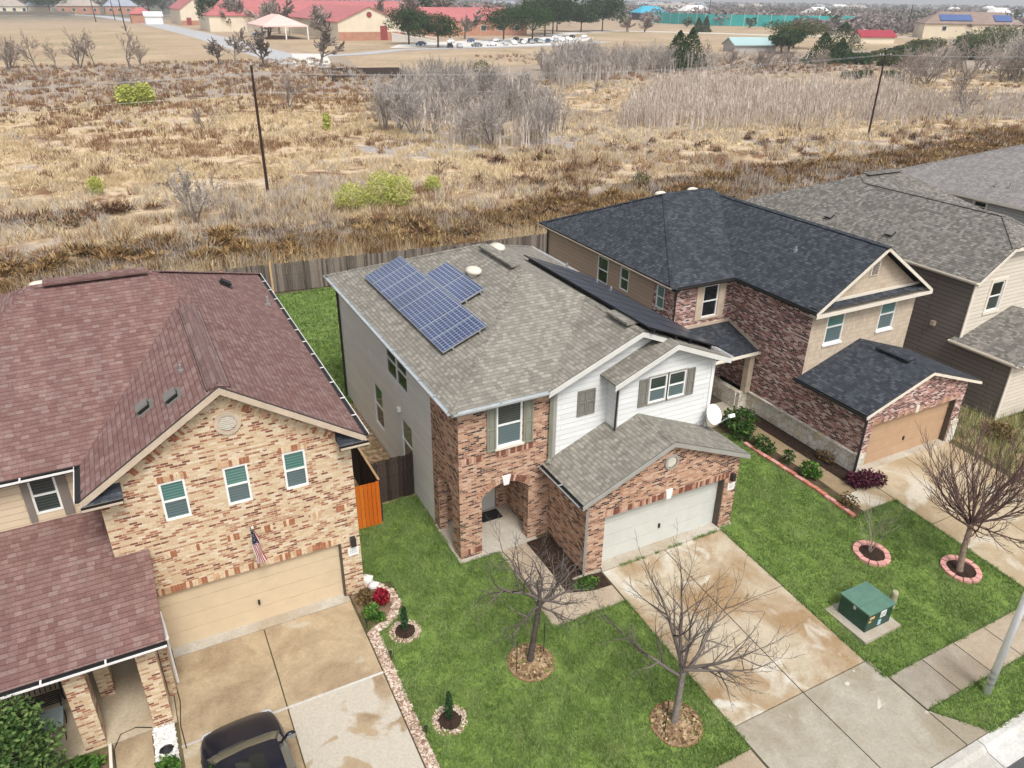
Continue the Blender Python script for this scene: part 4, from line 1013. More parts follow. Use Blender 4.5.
def slabs(name, polys, mat, dz=.025, th=.12):
    M_ = mat if isinstance(mat, list) else [mat]
    mb = MB()
    for i, q in enumerate(polys):
        d = drape(name, q, dz, None, th); mb.add(d.v, d.f, min(i, len(M_) - 1) if len(M_) > 1 else 0)
    return structure(name, mb, M_)


g = .017
xl, xr, xc_ = 11.54, 16.47, 14.03
def gq(x0, x1, y0, y1): return [(x0 + g, y0 + g), (x1 - g, y0 + g), (x1 - g, y1 - g), (x0 + g, y1 - g)]
slabs('driveway', [gq(xl, xc_, 12.64, 15.6), gq(xc_, xr, 12.64, 15.6), gq(xl, xc_, 9.37, 12.64), gq(xc_, xr, 9.37, 12.64)], drive_c)
slabs('driveway_apron', [gq(xl, xc_, 6.28, 9.37), gq(xc_, xr + .12, 6.28, 9.37), [(xl - .02, 6.29), (xl - .02, 7.4), (xl - .9, 6.29)], [(xr + .14, 6.29), (xr + 1.05, 6.29), (xr + .14, 7.42)]], apron_c)
slabs('driveway', [gq(-1.25, 1.33, 14.89, 17.92), gq(1.33, 3.93, 14.89, 17.92), gq(-1.25, 1.33, 11.4, 14.89), gq(1.33, 3.93, 11.4, 14.89), gq(-1.25, 1.33, 8.0, 11.4), gq(1.33, 3.93, 8.0, 11.4), gq(-1.4, 4.0, 6.28, 8.0)], [drive_w, drive_w, drive_w, drive_p, drive_w, drive_p])
mb = MB(); mb.add([(x_, y_, zt(y_) + .029) for x_, y_ in ((-1.25, 14.86), (3.93, 14.86), (3.93, 14.93), (-1.25, 14.93))], [(0, 1, 2, 3)]); structure('driveway_joint', mb, pale_c)
slabs('driveway', [gq(23.66, 26.4, 12.6, 15.93), gq(26.4, 29.1, 12.6, 15.93), gq(23.66, 26.4, 9.2, 12.6), gq(26.4, 29.1, 9.2, 12.6), gq(23.66, 29.1, 6.28, 9.2)], drive_r)
mb = MB(); mb.box(23.7, 29.2, 15.9, 16.32, -.1, .02); structure('garage_sill', mb, M['slab'])
# sidewalk, one slab per bay
sw = []
for x0, x1 in ((16.62, 23.6), (29.15, 36), (4.05, 11.5), (-12, -1.3)):
    n = max(1, round((x1 - x0) / 1.55))
    for k in range(n): sw.append(gq(x0 + (x1 - x0) * k / n, x0 + (x1 - x0) * (k + 1) / n, 7.45, 8.7))
slabs('sidewalk', sw, [concrete('walk_worn', (.31, .275, .225), (.23, .19, .145)), concrete('walk_worn_pale', (.36, .315, .25), (.26, .215, .16)), walk_c])
# walks to the doors
slabs('walkway', [gq(8.98, 10.05, 15.3, 17.97), [(8.98, 14.27), (11.5, 14.27), (11.5, 14.98), (10.86, 15.02), (10.05, 15.28), (8.98, 15.28)]], walk_c)
walk_t = concrete('walk_tan', (.33, .25, .155), (.24, .175, .10), None)
slabs('walkway', [gq(21.93, 22.75, 18.2, 21.3), gq(21.93, 22.75, 16.6, 18.2), gq(21.93, 22.75, 15.15, 16.6), [(22.0, 14.15), (23.64, 14.15), (23.64, 15.5), (23.2, 15.8), (22.76, 15.14), (21.93, 15.14)]], [walk_t, walk_t, walk_t, drive_r])
slabs('walkway', [gq(-2.75, -1.85, 12.6, 15.7), gq(-2.75, -1.85, 9.5, 12.6)], drive_w)

# lawns: soil sheet and blades
LAWN_A = [(4.27, 11.4), (4.28, 16.2), (5.3, 16.9), (5.35, 18.2), (4.5, 18.6), (4.5, 21.2), (6.0, 21.2), (6.3, 22.2), (7.66, 22.2), (7.55, 17.93), (8.96, 17.93), (8.96, 14.25), (11.52, 14.25), (11.52, 8.72), (4.27, 8.72)]
LAWN_B = [(16.5, 8.72), (16.5, 15.7), (17.05, 15.75), (17.05, 20.5), (21.15, 20.5), (21.3, 13.95), (22.0, 14.1), (23.64, 14.1), (23.64, 8.72)]
LAWN_C = [(17.5, 6.30), (16.7, 7.42), (23.6, 7.42), (23.6, 6.30)]
LAWN_D = [(-8, 8.72), (-8, 14.8), (-2.8, 14.8), (-2.8, 8.72)]
LAWN_E = [(4.5, 30.3), (4.5, 45.6), (19, 45.6), (19, 31.2), (7.7, 31.2), (7.7, 30.3)]
LAWN_F = [(4.05, 6.30), (4.05, 7.42), (10.6, 7.42), (10.6, 6.30)]
def inside(poly, X, Y):
    r = np.zeros(len(X), bool); n = len(poly)
    for i in range(n):
        (x0, y0), (x1, y1) = poly[i], poly[(i + 1) % n]
        if y0 == y1: continue
        r ^= ((y0 > Y) != (y1 > Y)) & (X < (x1 - x0) * (Y - y0) / (y1 - y0) + x0)
    return r
def scatter(poly, dens, holes=()):
    xs, ys_ = [p[0] for p in poly], [p[1] for p in poly]
    n = int((max(xs) - min(xs)) * (max(ys_) - min(ys_)) * dens)
    X = rng.uniform(min(xs), max(xs), n); Y = rng.uniform(min(ys_), max(ys_), n)
    k = inside(poly, X, Y)
    for hx, hy, hr in holes: k &= ((X - hx) ** 2 + (Y - hy) ** 2) > hr * hr
    return X[k], Y[k]
ztv = np.vectorize(zt)
def vnoise(X, Y, s_, seed=0):
    """smooth value noise 0..1"""
    r = np.random.default_rng(seed); T = r.random((256, 256)); x, y = X / s_ + 1000, Y / s_ + 1000
    xi, yi = np.floor(x).astype(int), np.floor(y).astype(int); fx, fy = x - xi, y - yi; fx = fx * fx * (3 - 2 * fx); fy = fy * fy * (3 - 2 * fy)
    g_ = lambda a, b_: T[a % 256, b_ % 256]
    return (g_(xi, yi) * (1 - fx) + g_(xi + 1, yi) * fx) * (1 - fy) + (g_(xi, yi + 1) * (1 - fx) + g_(xi + 1, yi + 1) * fx) * fy
def fb(X, Y, s_, seed): return .55 * vnoise(X, Y, s_, seed) + .3 * vnoise(X, Y, s_ / 2.3, seed + 1) + .15 * vnoise(X, Y, s_ / 5, seed + 2)
def blades(X, Y, Z, k, h, w, spread, lean=.5, hv=.4):
    """k one-triangle blades round each point"""
    N = len(X) * k
    x = np.repeat(X, k) + rng.normal(0, spread, N); y = np.repeat(Y, k) + rng.normal(0, spread, N); z = np.repeat(Z, k)
    a = rng.uniform(0, 2 * np.pi, N); hh = (np.repeat(h, k) if hasattr(h, '__len__') else h) * rng.uniform(1 - hv, 1 + hv, N)
    t = rng.uniform(0, 2 * np.pi, N); l = rng.uniform(0, lean, N) * hh
    ww = w * rng.uniform(.6, 1.3, N) / 2
    A = np.stack([x - np.cos(a) * ww, y - np.sin(a) * ww, z], 1); B = np.stack([x + np.cos(a) * ww, y + np.sin(a) * ww, z], 1)
    C = np.stack([x + np.cos(t) * l, y + np.sin(t) * l, z + hh], 1)
    return np.stack([A, B, C], 1)
grass_m = island('grass_blade', [(0, (.075, .135, .028)), (.3, (.165, .265, .065)), (.6, (.24, .345, .11)), (.85, (.325, .415, .17)), (1, (.47, .48, .27))], .75, .25, (1.3, .38))
RINGS = [(4.97, 16.0, .48), (4.98, 12.77, .5), (7.76, 13.45, .66), (10.25, 10.1, .68), (20.36, 12.44, .6), (22.5, 10.62, .62)]
for poly, lab, dn in ((LAWN_A, 'clipped green front lawn of the solar panel house', 620), (LAWN_B, 'clipped green lawn between two driveways round the utility cabinet', 420), (LAWN_C, 'green verge between sidewalk and kerb', 480), (LAWN_E, 'green back lawn inside the wooden fence', 110), ([(-26, 8.72), (-26, 46.5), (4.4, 46), (4.4, 33), (-6.85, 32.8), (-6.85, 15.0), (-8, 14.8), (-8, 8.72)], 'green lawn on the far side of the cream brick house', 30)):
    structure('lawn', drape('lawn', poly, .004, None), lawn_m)
    X, Y = scatter(poly, dn, RINGS + [(17.75, 10.55, .75)])
    for i in range(len(poly)):      # ragged border
        (x0, y0), (x1, y1) = poly[i], poly[(i + 1) % len(poly)]; L_ = math.hypot(x1 - x0, y1 - y0); n_ = int(L_ * 90); q_ = rng.random(n_); X = np.append(X, x0 + (x1 - x0) * q_ + rng.normal(0, .028, n_)); Y = np.append(Y, y0 + (y1 - y0) * q_ + rng.normal(0, .028, n_))
    tuft = fb(X, Y, .35, 400); keep_ = rng.random(len(X)) < .25 + 1.3 * tuft; X, Y, tuft = X[keep_], Y[keep_], tuft[keep_]
    stuff('lawn_grass', tri_mesh('lawn_grass', blades(X, Y, ztv(Y), 3, (.075 if dn > 200 else .13) * (.4 + 1.2 * tuft), .026 if dn > 200 else .06, .03, 1.1), grass_m), lab, 'grass')
structure('lawn', drape('lawn', LAWN_F, .004, None), lawn_m); structure('lawn', drape('lawn', LAWN_D, .004, None), M['soil'])
structure('side_yard', drape('side_yard', [(4.5, 21.2), (4.5, 30.35), (7.7, 30.35), (7.7, 22.25), (6.3, 22.2), (6.0, 21.2)], .002, None), M['litter'])
structure('flower_bed', drape('flower_bed', [(21.42, 14.0), (21.25, 20.5), (21.4, 22), (21.93, 22), (21.93, 14.1)], .02, None), M['bed_soil']); structure('flower_bed', drape('flower_bed', [(22.76, 15.9), (22.76, 21.3), (23.5, 21.3), (23.5, 15.6)], .02, None), M['mulch'])
structure('flower_bed', drape('flower_bed', [(10.06, 15.32), (10.06, 18.0), (10.95, 18.0), (10.95, 15.7), (11.5, 15.6), (11.5, 15.0), (10.9, 15.05)], .018, None), M['mulch'])
structure('flower_bed', drape('flower_bed', [(-5.5, 14.9), (-5.5, 15.7), (-2.85, 15.7), (-2.85, 14.9)], .02, None), M['soil'])
structure('side_ground', drape('side_ground', [(29.5, 8.7), (29.5, 34), (32.6, 34), (32.6, 16.0), (40, 16.0), (40, 8.7)], .004, None), M['litter'])

# gravel strip, marble chips and rock edging of the cream house
structure('gravel_strip', drape('gravel_strip', [(3.95, 11.4), (3.95, 16.4), (4.25, 16.6), (4.3, 16.2), (4.24, 13.6), (4.26, 11.4)], .03, None, .1), M['pebble'])
structure('marble_chips', drape('marble_chips', [(-1.84, 14.35), (-1.84, 15.7), (-1.34, 15.7), (-1.34, 14.35)], .03, None, .1), M['marble'])
def stones(n, poly_fn, r=(.04, .09), mat='pebble', z=.03):
    m = MB()
    for _ in range(n):
        x, y = poly_fn(); s_ = random.uniform(*r); m.blob((x, y, zt(y) + z), (s_ * random.uniform(.8, 1.4), s_ * random.uniform(.8, 1.3), s_ * .6), 5, 3, wob=.2)
    return m
peb_i = island('pebble_stone', [(0, (.24, .15, .11)), (.3, (.44, .31, .235)), (.7, (.58, .47, .38)), (1, (.70, .62, .55))])
white_i = island('white_stone', [(0, (.5, .47, .44)), (1, (.82, .80, .77))])
def along(pts, w):
    def f():
        i = random.randrange(len(pts) - 1); t = random.random(); a, b_ = pts[i], pts[i + 1]
        return a[0] + (b_[0] - a[0]) * t + random.uniform(-w, w), a[1] + (b_[1] - a[1]) * t + random.uniform(-w, w)
    return f
o = link('loose_pebbles', mesh_from(stones(900, lambda: (random.uniform(3.97, 4.25), random.uniform(11.4, 16.4)), (.018, .04)), 'loose_pebbles', peb_i)); o['kind'] = 'stuff'; tag(o, 'loose pink and cream pebbles in the strip beside the driveway', 'pebbles')
o = link('marble_stones', mesh_from(stones(420, lambda: (random.uniform(-1.84, -1.34), random.uniform(14.3, 15.72)), (.02, .045)), 'marble_stones', island('marble_stone', [(0, (.52, .50, .47)), (1, (.86, .85, .83))]))); o['kind'] = 'stuff'; tag(o, 'white marble chips in the narrow bed by the porch', 'marble chips')
bedline = [(4.35, 16.42), (4.85, 16.72), (5.16, 17.15), (5.12, 17.75), (4.82, 18.25), (4.5, 18.5)]
o = link('rock_edging', mesh_from(stones(330, along(bedline, .11), (.03, .075)), 'rock_edging', peb_i)); o['kind'] = 'stuff'; tag(o, 'pink and cream rocks edging the curved flower bed by the brick corner', 'rock edging')
structure('flower_bed', drape('flower_bed', [(3.98, 16.45), (4.3, 16.45), (4.8, 16.75), (5.1, 17.2), (5.06, 17.75), (4.8, 18.2), (4.46, 18.2), (4.46, 18.12), (3.98, 18.12)], .02, None), M['soil'])
for i, (x, y, s_, l) in enumerate(((4.62, 18.55, .22, 'large white rock by the brick corner, nearest the orange fence'), (4.75, 18.2, .18, 'white rock by the brick corner, between a larger rock and the flower bed'))):
    m = MB(); m.blob((x, y, s_ * .5), (s_, s_ * .8, s_ * .6), 8, 5, wob=.15); single('white_rock', m, white_i, l, 'rock', (x, y, 0), 'white rocks by the brick corner')


# ------------------------------------------------------------------ plants
def leaves(mb_pts, size, mat, name='foliage', flat=.5):
    """leaf sized quads at the given points (numpy N,3)"""
    N = len(mb_pts)
    s_ = size * rng.uniform(.6, 1.3, N)
    d = rng.normal(0, 1, (N, 3)); d[:, 2] *= flat; d /= np.linalg.norm(d, axis=1)[:, None]
    e = rng.normal(0, 1, (N, 3)); e -= (e * d).sum(1)[:, None] * d; e /= np.linalg.norm(e, axis=1)[:, None]
    a, b_ = d * (s_ * .6)[:, None], e * (s_ * .32)[:, None]
    return np.stack([mb_pts - a, mb_pts + b_, mb_pts + a, mb_pts - b_], 1)
def cloud(n, lobes):
    """points in the outer part of several lobes: (x,y,z,rx,ry,rz)"""
    L = np.array(lobes); w = L[:, 3] * L[:, 4] * L[:, 5]; i = rng.choice(len(L), n, p=w / w.sum())
    d = rng.normal(0, 1, (n, 3)); d /= np.linalg.norm(d, axis=1)[:, None]
    r = rng.uniform(.25, 1, n) ** .45 * rng.normal(1, .09, n)
    return L[i, :3] + d * r[:, None] * L[i, 3:]
LEAF = dict(
    green=island('leaf_green', [(0, (.018, .045, .012)), (.5, (.045, .10, .022)), (1, (.11, .19, .04))], .6, .25),
    bright=island('leaf_bright', [(0, (.03, .085, .015)), (.5, (.07, .17, .03)), (1, (.16, .28, .05))], .6, .3),
    fresh=island('leaf_fresh', [(0, (.03, .07, .02)), (.5, (.09, .17, .045)), (1, (.22, .30, .10))], .6, .3),
    lime=island('leaf_lime', [(0, (.28, .32, .06)), (.5, (.52, .56, .13)), (1, (.72, .72, .28))], .7, .3),
    oak=island('leaf_oak', [(0, (.012, .03, .012)), (.5, (.032, .065, .022)), (1, (.07, .12, .04))], .7, .15),
    cedar=island('leaf_cedar', [(0, (.012, .03, .012)), (.5, (.03, .062, .02)), (1, (.065, .105, .03))], .8, .1),
    juniper=island('leaf_juniper', [(0, (.03, .042, .016)), (.5, (.075, .095, .03)), (1, (.14, .14, .05))], .8, .1),
    maroon=island('leaf_maroon', [(0, (.035, .008, .016)), (.5, (.085, .018, .038)), (1, (.16, .045, .07))], .6, .2),
    red=island('leaf_red', [(0, (.16, .006, .015)), (.6, (.34, .015, .035)), (1, (.42, .05, .06))], .6, .25),
    rusty=island('leaf_rusty', [(0, (.08, .045, .02)), (.5, (.15, .10, .04)), (1, (.26, .18, .09))], .8, .2),
    cypress=island('leaf_cypress', [(0, (.014, .04, .016)), (.6, (.03, .075, .028)), (1, (.06, .11, .04))], .8, .1))
def bush(name, x, y, lobes, n, size, leaf, label, cat='shrub', group=None, stems=7, mat='bark_dark', z=None, flat=.6):
    z = zt(y) if z is None else z
    t = Thing(name, label, cat, (x, y, z), group)
    pts = cloud(n, lobes); pts[:, 2] = np.maximum(pts[:, 2], .02)
    me = tri_mesh('foliage', leaves(pts, size, None, flat=flat), LEAF[leaf], 4); link('foliage', me, (0, 0, 0), t.o)
    m = MB()
    for k in range(stems):
        L = random.choice(lobes); e = Vector((L[0] + random.uniform(-.6, .6) * L[3], L[1] + random.uniform(-.6, .6) * L[4], L[2] + .3 * L[5]))
        m.tube([(x + random.uniform(-.04, .04), y + random.uniform(-.04, .04), z - .03), Vector((x, y, z)) + e * .5 + Vector((random.uniform(-.05, .05), 0, .03)), Vector((x, y, z)) + e], [.018, .012, .005], 4)
    t.part('stem', m, M[mat])
    return t

def grow(mb, p, d, L, r, lev, P_, tips=None):
    """one limb and what grows from it"""
    segs = P_['segs'] if lev < P_['levels'] else 2
    pts = [p]; rad = [r]; q = Vector(p); d = Vector(d)
    for i in range(segs):
        d = (d + Vector((random.gauss(0, P_['wob']), random.gauss(0, P_['wob']), random.gauss(0, P_['wob']) + P_['up'] * (1 if lev > 0 else .2)))).normalized()
        q = q + d * (L / segs); pts.append(q.copy()); rad.append(max(P_['rmin'], r * (1 - .72 * (i + 1) / segs)))
    n = P_['sides'][min(lev, len(P_['sides']) - 1)]
    mb.tube(pts, rad, n, min(lev, 1), cap=False)
    if lev >= P_['levels']: 
        return
    k = P_['kids'][min(lev, len(P_['kids']) - 1)]
    t0 = P_['start'][min(lev, len(P_['start']) - 1)]
    for j in range(k):
        t = t0 + (1 - t0) * (j + random.random() * .8) / k; t = min(t, .98)
        f = t * segs; i = min(int(f), segs - 1); b_ = pts[i].lerp(pts[i + 1], f - i); rr = rad[i] * (1 - (f - i)) + rad[i + 1] * (f - i)
        ax = (pts[i + 1] - pts[i]).normalized(); s_ = ax.cross(Vector((random.gauss(0, 1), random.gauss(0, 1), random.gauss(0, 1)))).normalized()
        an = math.radians(random.uniform(*P_['ang']))
        nd_ = ax * math.cos(an) + s_ * math.sin(an)
        if lev == 0 and nd_.z < P_.get('zmin', .15): nd_.z = P_.get('zmin', .15) + random.random() * .2; nd_.normalize()
        grow(mb, b_, nd_, L * P_['ratio'][min(lev, len(P_['ratio']) - 1)] * random.uniform(.65, 1.15) * (1 - .35 * t), max(P_['rmin'], rr * .68), lev + 1, P_)
    # the limb's own end carries on
    grow(mb, pts[-1], d, L * .45, max(P_['rmin'], rad[-1]), lev + 1, P_)

def two(mb):
    """split limb mesh: trunk and twigs"""
    a, b_ = MB(), MB()
    for tgt, mi in ((a, 0), (b_, 1)):
        mp = {}
        for f, m_ in zip(mb.f, mb.m):
            if m_ != mi: continue
            g_ = []
            for i in f:
                if i not in mp: mp[i] = len(tgt.v); tgt.v.append(mb.v[i])
                g_.append(mp[i])
            tgt.f.append(tuple(g_)); tgt.m.append(0)
    return a, b_

YARD = dict(segs=5, levels=4, wob=.10, up=.06, rmin=.0045, sides=(8, 6, 5, 4, 3), kids=(7, 6, 5, 3), start=(.42, .2, .2, .2), ang=(28, 62), ratio=(.72, .62, .55, .5))
def yard_tree(name, label, x, y, lean, trunk, r, P_, bark, twig, seed, crown=1., loc=None):
    random.seed(seed)
    z = zt(y) + .02; t = Thing(name, label, 'tree', (x, y, z), 'bare trees in the front yards')
    mb = MB()
    top = Vector((x, y, z)) + Vector((*lean, trunk))
    mid = Vector((x, y, z)).lerp(top, .5) + Vector((random.uniform(-.06, .06), random.uniform(-.06, .06), 0))
    mb.tube([(x, y, z - .08), (x, y, z + .08), mid, top], [r * 1.55, r * 1.1, r * .92, r * .85], 9, 0, cap=False)
    for (dx, dy, dz, L, rr) in P_['limbs']:
        grow(mb, top + Vector((0, 0, random.uniform(-.25, .05))), Vector((dx, dy, dz)).normalized(), L * crown, r * rr, 1, P_)
    a, b_ = two(mb)
    t.part('trunk', a, M[bark], smooth=True); t.part('branches', b_, M[twig], smooth=True)
    return t
V1 = dict(YARD, kids=(7, 7, 4, 2), limbs=[(-1.3, .45, .55, 2.0, .72), (-.5, 1.0, .75, 1.7, .6), (1.0, .5, .5, 1.6, .66), (.1, .3, 1.2, 1.4, .55), (.9, -.9, -.1, 1.0, .5), (1.1, -.35, -.05, 1.15, .5), (-1.0, -.3, .1, 1.3, .5), (.6, 1.1, .35, 1.5, .5), (.5, -.8, -.35, .9, .4)], up=.0, zmin=-.6, wob=.17, ang=(25, 65))
yard_tree('bare_tree', 'dark bare tree in the round dirt bed nearest the brick arch', 7.75, 13.49, (.28, .05), 2.15, .085, V1, 'bark_dark', 'twig_dark', 5, 1.0)
V2 = dict(YARD, kids=(7, 7, 4, 2), limbs=[(-.9, .55, .9, 2.0, .6), (-.25, .3, 1.3, 2.3, .7), (.5, .7, 1.1, 2.1, .6), (1.3, .25, .6, 2.1, .65), (1.2, -.5, .25, 1.9, .6), (.5, -.9, .35, 1.7, .5), (-.7, -.4, .9, 1.5, .45), (1., .9, .8, 1.8, .5)], up=.05, ang=(25, 60))
yard_tree('bare_tree', 'grey bare tree in the leaf filled bed closest to the driveway edge', 10.23, 10.16, (.10, .08), 1.75, .09, V2, 'bark_grey', 'twig_dark', 9, 1.05)
V3 = dict(YARD, segs=5, levels=3, kids=(6, 9, 6, 3), limbs=[(math.cos(q) * s_, math.sin(q) * s_, 1., L, .42) for q, s_, L in [(.2, .9, 2.2), (1.0, .75, 2.3), (1.8, 1.1, 2.1), (2.6, .7, 2.3), (3.4, 1.0, 2.1), (4.2, .6, 2.3), (5.0, 1.05, 2.1), (5.8, .7, 2.3), (.6, 1.9, 2.0), (2.2, 1.8, 2.0), (3.8, 1.9, 2.0), (5.4, 1.8, 2.0), (1.3, 2.2, 1.8), (4.5, 2.2, 1.8), (3.0, 2.1, 1.8), (6.1, 2.1, 1.8), (1.4, .15, 2.4), (4.6, .2, 2.4)]], up=.10, wob=.07, ang=(12, 38), rmin=.006, ratio=(.8, .62, .55, .5))
yard_tree('crape_myrtle', 'brush crowned leafless tree with a pale trunk in a pink brick ring', 22.4, 10.62, (.2, .2), 1.75, .10, V3, 'bark_brown', 'twig_red', 21, 1.12)
random.seed(31)
t = Thing('sapling', 'thin leafless sapling in the oval pink brick ring', 'sapling', (20.36, 12.5, zt(12.5)), 'bare trees in the front yards')
mb = MB(); SP = dict(YARD, levels=3, kids=(3, 4, 3), rmin=.004, up=.08, ang=(15, 40), sides=(5, 4, 3, 3))
for k in range(5): grow(mb, Vector((20.36 + random.uniform(-.05, .05), 12.5, zt(12.5) - .02)), Vector((random.uniform(-.3, .3), random.uniform(-.3, .3), 1)).normalized(), 1.5, .016, 1, SP)
t.part('branches', mb, M['twig_brush'], smooth=True)
random.seed(41)
# beds round the trunks
def ring_thing(x, y, r, fill, label, edging, n=14, h=.1, w=.12, ex=1.):
    z = zt(y); t = Thing('tree_ring', label, 'tree ring', (x, y, z), 'rings round the yard trees')
    sl = lambda a: 0
    m = MB()
    for k in range(n):
        a0, a1 = 2 * math.pi * k / n + .03, 2 * math.pi * (k + 1) / n - .03
        jz = random.uniform(-.012, .012); jr = random.uniform(-.012, .012); yy = y + r * math.sin((a0 + a1) / 2); zz = zt(yy)
        m.ring(x, y, r - w + jr, r + jr, zz - .05, zz + h + jz, a0, a1, 3, 0, ex)
    t.part('edging', m, M[edging] if isinstance(edging, str) else edging)
    m = MB(); zz = z + .03
    vs = [(x, y, zz + .06)]; nn = 22
    for rr, dz in ((.5, .04), (1., 0.)):
        for i in range(nn):
            q = 2 * math.pi * i / nn; yy = y + (r - w * .6) * rr * math.sin(q); vs.append((x + (r - w * .6) * rr * math.cos(q) * ex, yy, zt(yy) + .03 + dz + random.uniform(-.01, .01)))
    m.add(vs, [(0, 1 + i, 1 + (i + 1) % nn) for i in range(nn)] + [(1 + i, 1 + nn + i, 1 + nn + (i + 1) % nn, 1 + (i + 1) % nn) for i in range(nn)])
    t.part('bed', m, M[fill], smooth=True)
    if fill == 'litter':
        n_ = 520; q = rng.uniform(0, 6.283, n_); rr = (r - .06) * np.sqrt(rng.random(n_)); P_ = np.stack([rr * np.cos(q), rr * np.sin(q), .06 + rng.uniform(0, .035, n_) + ztv(y + rr * np.sin(q)) - z], 1)
        link('dead_leaves', tri_mesh('dead_leaves', leaves(P_, .085, None, flat=.25), DEAD, 4), (0, 0, 0), t.o)
    return t
DEAD = island('dead_leaf', [(0, (.06, .035, .022)), (.4, (.22, .135, .07)), (.75, (.42, .30, .16)), (.9, (.58, .46, .28)), (1, (.22, .24, .07))])
ring_thing(7.76, 13.45, .66, 'litter', 'round dirt bed with thin rusty edging under the tree nearest the arch', 'edging_tan', 30, .05, .03)
ring_thing(10.25, 10.1, .68, 'litter', 'round bed of dead leaves with rusty edging beside the driveway', 'edging_tan', 30, .05, .03)
ring_thing(20.36, 12.44, .6, 'mulch', 'oval ring of pink kerb blocks round the thin sapling', 'edging_pink', 12, .1, .18)
ring_thing(22.5, 10.62, .62, 'mulch', 'ring of pink kerb blocks round the brush crowned tree', 'edging_pink', 13, .1, .17)
for x, y, l1, l2 in ((4.97, 16.0, 'pebble ring round the small cypress nearest the flower bed', 'little column cypress nearest the curved flower bed'), (4.98, 12.75, 'pebble ring round the small cypress farther down the lawn', 'little column cypress farther down the lawn toward the street')):
    t = Thing('tree_ring', l1, 'tree ring', (x, y, zt(y)), 'rings round the yard trees')
    m = MB()
    for k in range(330):
        q = random.uniform(0, 6.283); r = random.uniform(.29, .46); m.blob((x + r * math.cos(q), y + r * math.sin(q), zt(y + r * math.sin(q)) + .03), [random.uniform(.014, .034) for _ in range(3)], 5, 3, wob=.2)
    t.part('pebbles', m, peb_i)
    m = MB(); m.disc(x, y, .31, zt(y) + .035, 18, 0, .07, .08); t.part('bed', m, M['mulch'], smooth=True)
    H_ = .85 if y > 14 else .95
    pts = np.empty((520, 3)); zz = rng.uniform(0, 1, 520); rr = .085 * np.sin(np.pi * np.clip(zz * .93 + .05, 0, 1)) ** .55 * rng.uniform(.5, 1.1, 520); q = rng.uniform(0, 6.283, 520)
    pts[:, 0] = x + rr * np.cos(q); pts[:, 1] = y + rr * np.sin(q); pts[:, 2] = zt(y) + .08 + zz * H_
    t = Thing('cypress', l2, 'cypress', (x, y, zt(y)), 'small cypresses on the lawn')
    lv = leaves(pts - np.array([x, y, zt(y)]), .09, None, flat=2.2); link('foliage', tri_mesh('foliage', lv, LEAF['cypress'], 4), (0, 0, 0), t.o)
    m = MB(); m.tube([(x, y, zt(y) - .02), (x, y, zt(y) + H_ * .8)], [.018, .006], 5); t.part('stem', m, M['bark_dark'])
for x, y, l in ((3.98 + .28, 15.2, 'black solar path light in the pebble strip, nearest the flower bed'), (4.28, 12.6, 'black solar path light in the pebble strip, farther down the drive'), (3.86 + .16, 16.6, 'black solar path light at the corner of the flower bed')):
    z = zt(y); t = Thing('path_light', l, 'path light', (x, y, z), 'path lights along the pebble strip'); m = MB(); m.tube([(x, y, z), (x, y, z + .28)], .012, 6); t.part('stake', m, M['black']); m = MB(); m.tube([(x, y, z + .26), (x, y, z + .34), (x, y, z + .37)], [.03, .05, .02], 8); t.part('lamp_head', m, M['black'])
for x, y, l in ((7.25, 13.35, 'thin dark stake at the rim of the dirt bed nearest the arch, lawn side'), (8.25, 13.6, 'thin dark stake at the rim of the dirt bed nearest the arch, drive side'), (9.83, 10.05, 'thin dark stake in the bed of dead leaves')):
    z = zt(y); m = MB(); m.tube([(x, y, z - .05), (x, y, z + 1.15)], .014, 5); single('stake', m, M['dark_trim'], l, 'stake', (x, y, z), 'stakes beside the yard trees')
# brick edging of the long bed: every block
n = 26; pts = [(21.2, 19.6), (21.3, 17.2), (21.38, 14.0)]
for k in range(n):
    t_ = (k + .5) / n; y = 19.6 - 5.5 * t_; x = 21.22 + .17 * t_ + random.uniform(-.02, .02); a = random.uniform(-.06, .06)
    m = MB(); u = Vector((math.sin(a), math.cos(a), 0)); v = Vector((u.y, -u.x, 0)); m.ob(Vector((x, y, zt(y) - .03 + random.uniform(-.01, .01))), u, v, Z3, -.10, .10, -.085, .085, 0, .14)
    single('edging_block', m, M[random.choice(('edging_red', 'edging_red', 'edging_pink'))], 'salmon concrete block in the row edging the long flower bed', 'edging block', (x, y, zt(y)), 'salmon edging blocks of the long bed')
# shrubs
bush('shrub', 21.75, 20.55, [(0, 0, .55, .8, .8, .45), (.45, .3, .42, .55, .5, .38), (-.3, -.6, .35, .55, .55, .34)], 1300, .13, 'green', 'large leafy green shrub near the satellite dish')
bush('shrub', 21.6, 18.9, [(0, 0, .3, .4, .6, .3)], 300, .12, 'green', 'low dark green shrub in the long bed, between two larger shrubs')
bush('shrub', 21.7, 16.6, [(0, 0, .42, .36, .36, .36), (.1, -.2, .3, .28, .28, .25)], 360, .14, 'bright', 'small bright green shrub in the middle of the long bed')
bush('shrub', 21.75, 17.7, [(0, 0, .35, .25, .25, .33)], 120, .12, 'green', 'sparse green shrub in the long bed beside the walkway')
bush('shrub', 21.65, 14.6, [(0, 0, .28, .3, .5, .28)], 170, .10, 'rusty', 'straggly brownish shrub at the street end of the long bed')
bush('shrub', 23.25, 15.25, [(0, 0, .35, .5, .42, .34), (.45, -.15, .3, .4, .36, .28), (-.35, .2, .3, .35, .35, .28)], 1300, .11, 'maroon', 'rounded maroon shrub by the downspout of the brown garage')
bush('shrub', 23.2, 17.1, [(0, 0, .25, .2, .5, .22)], 200, .10, 'rusty', 'low reddish shrub against the stone base')
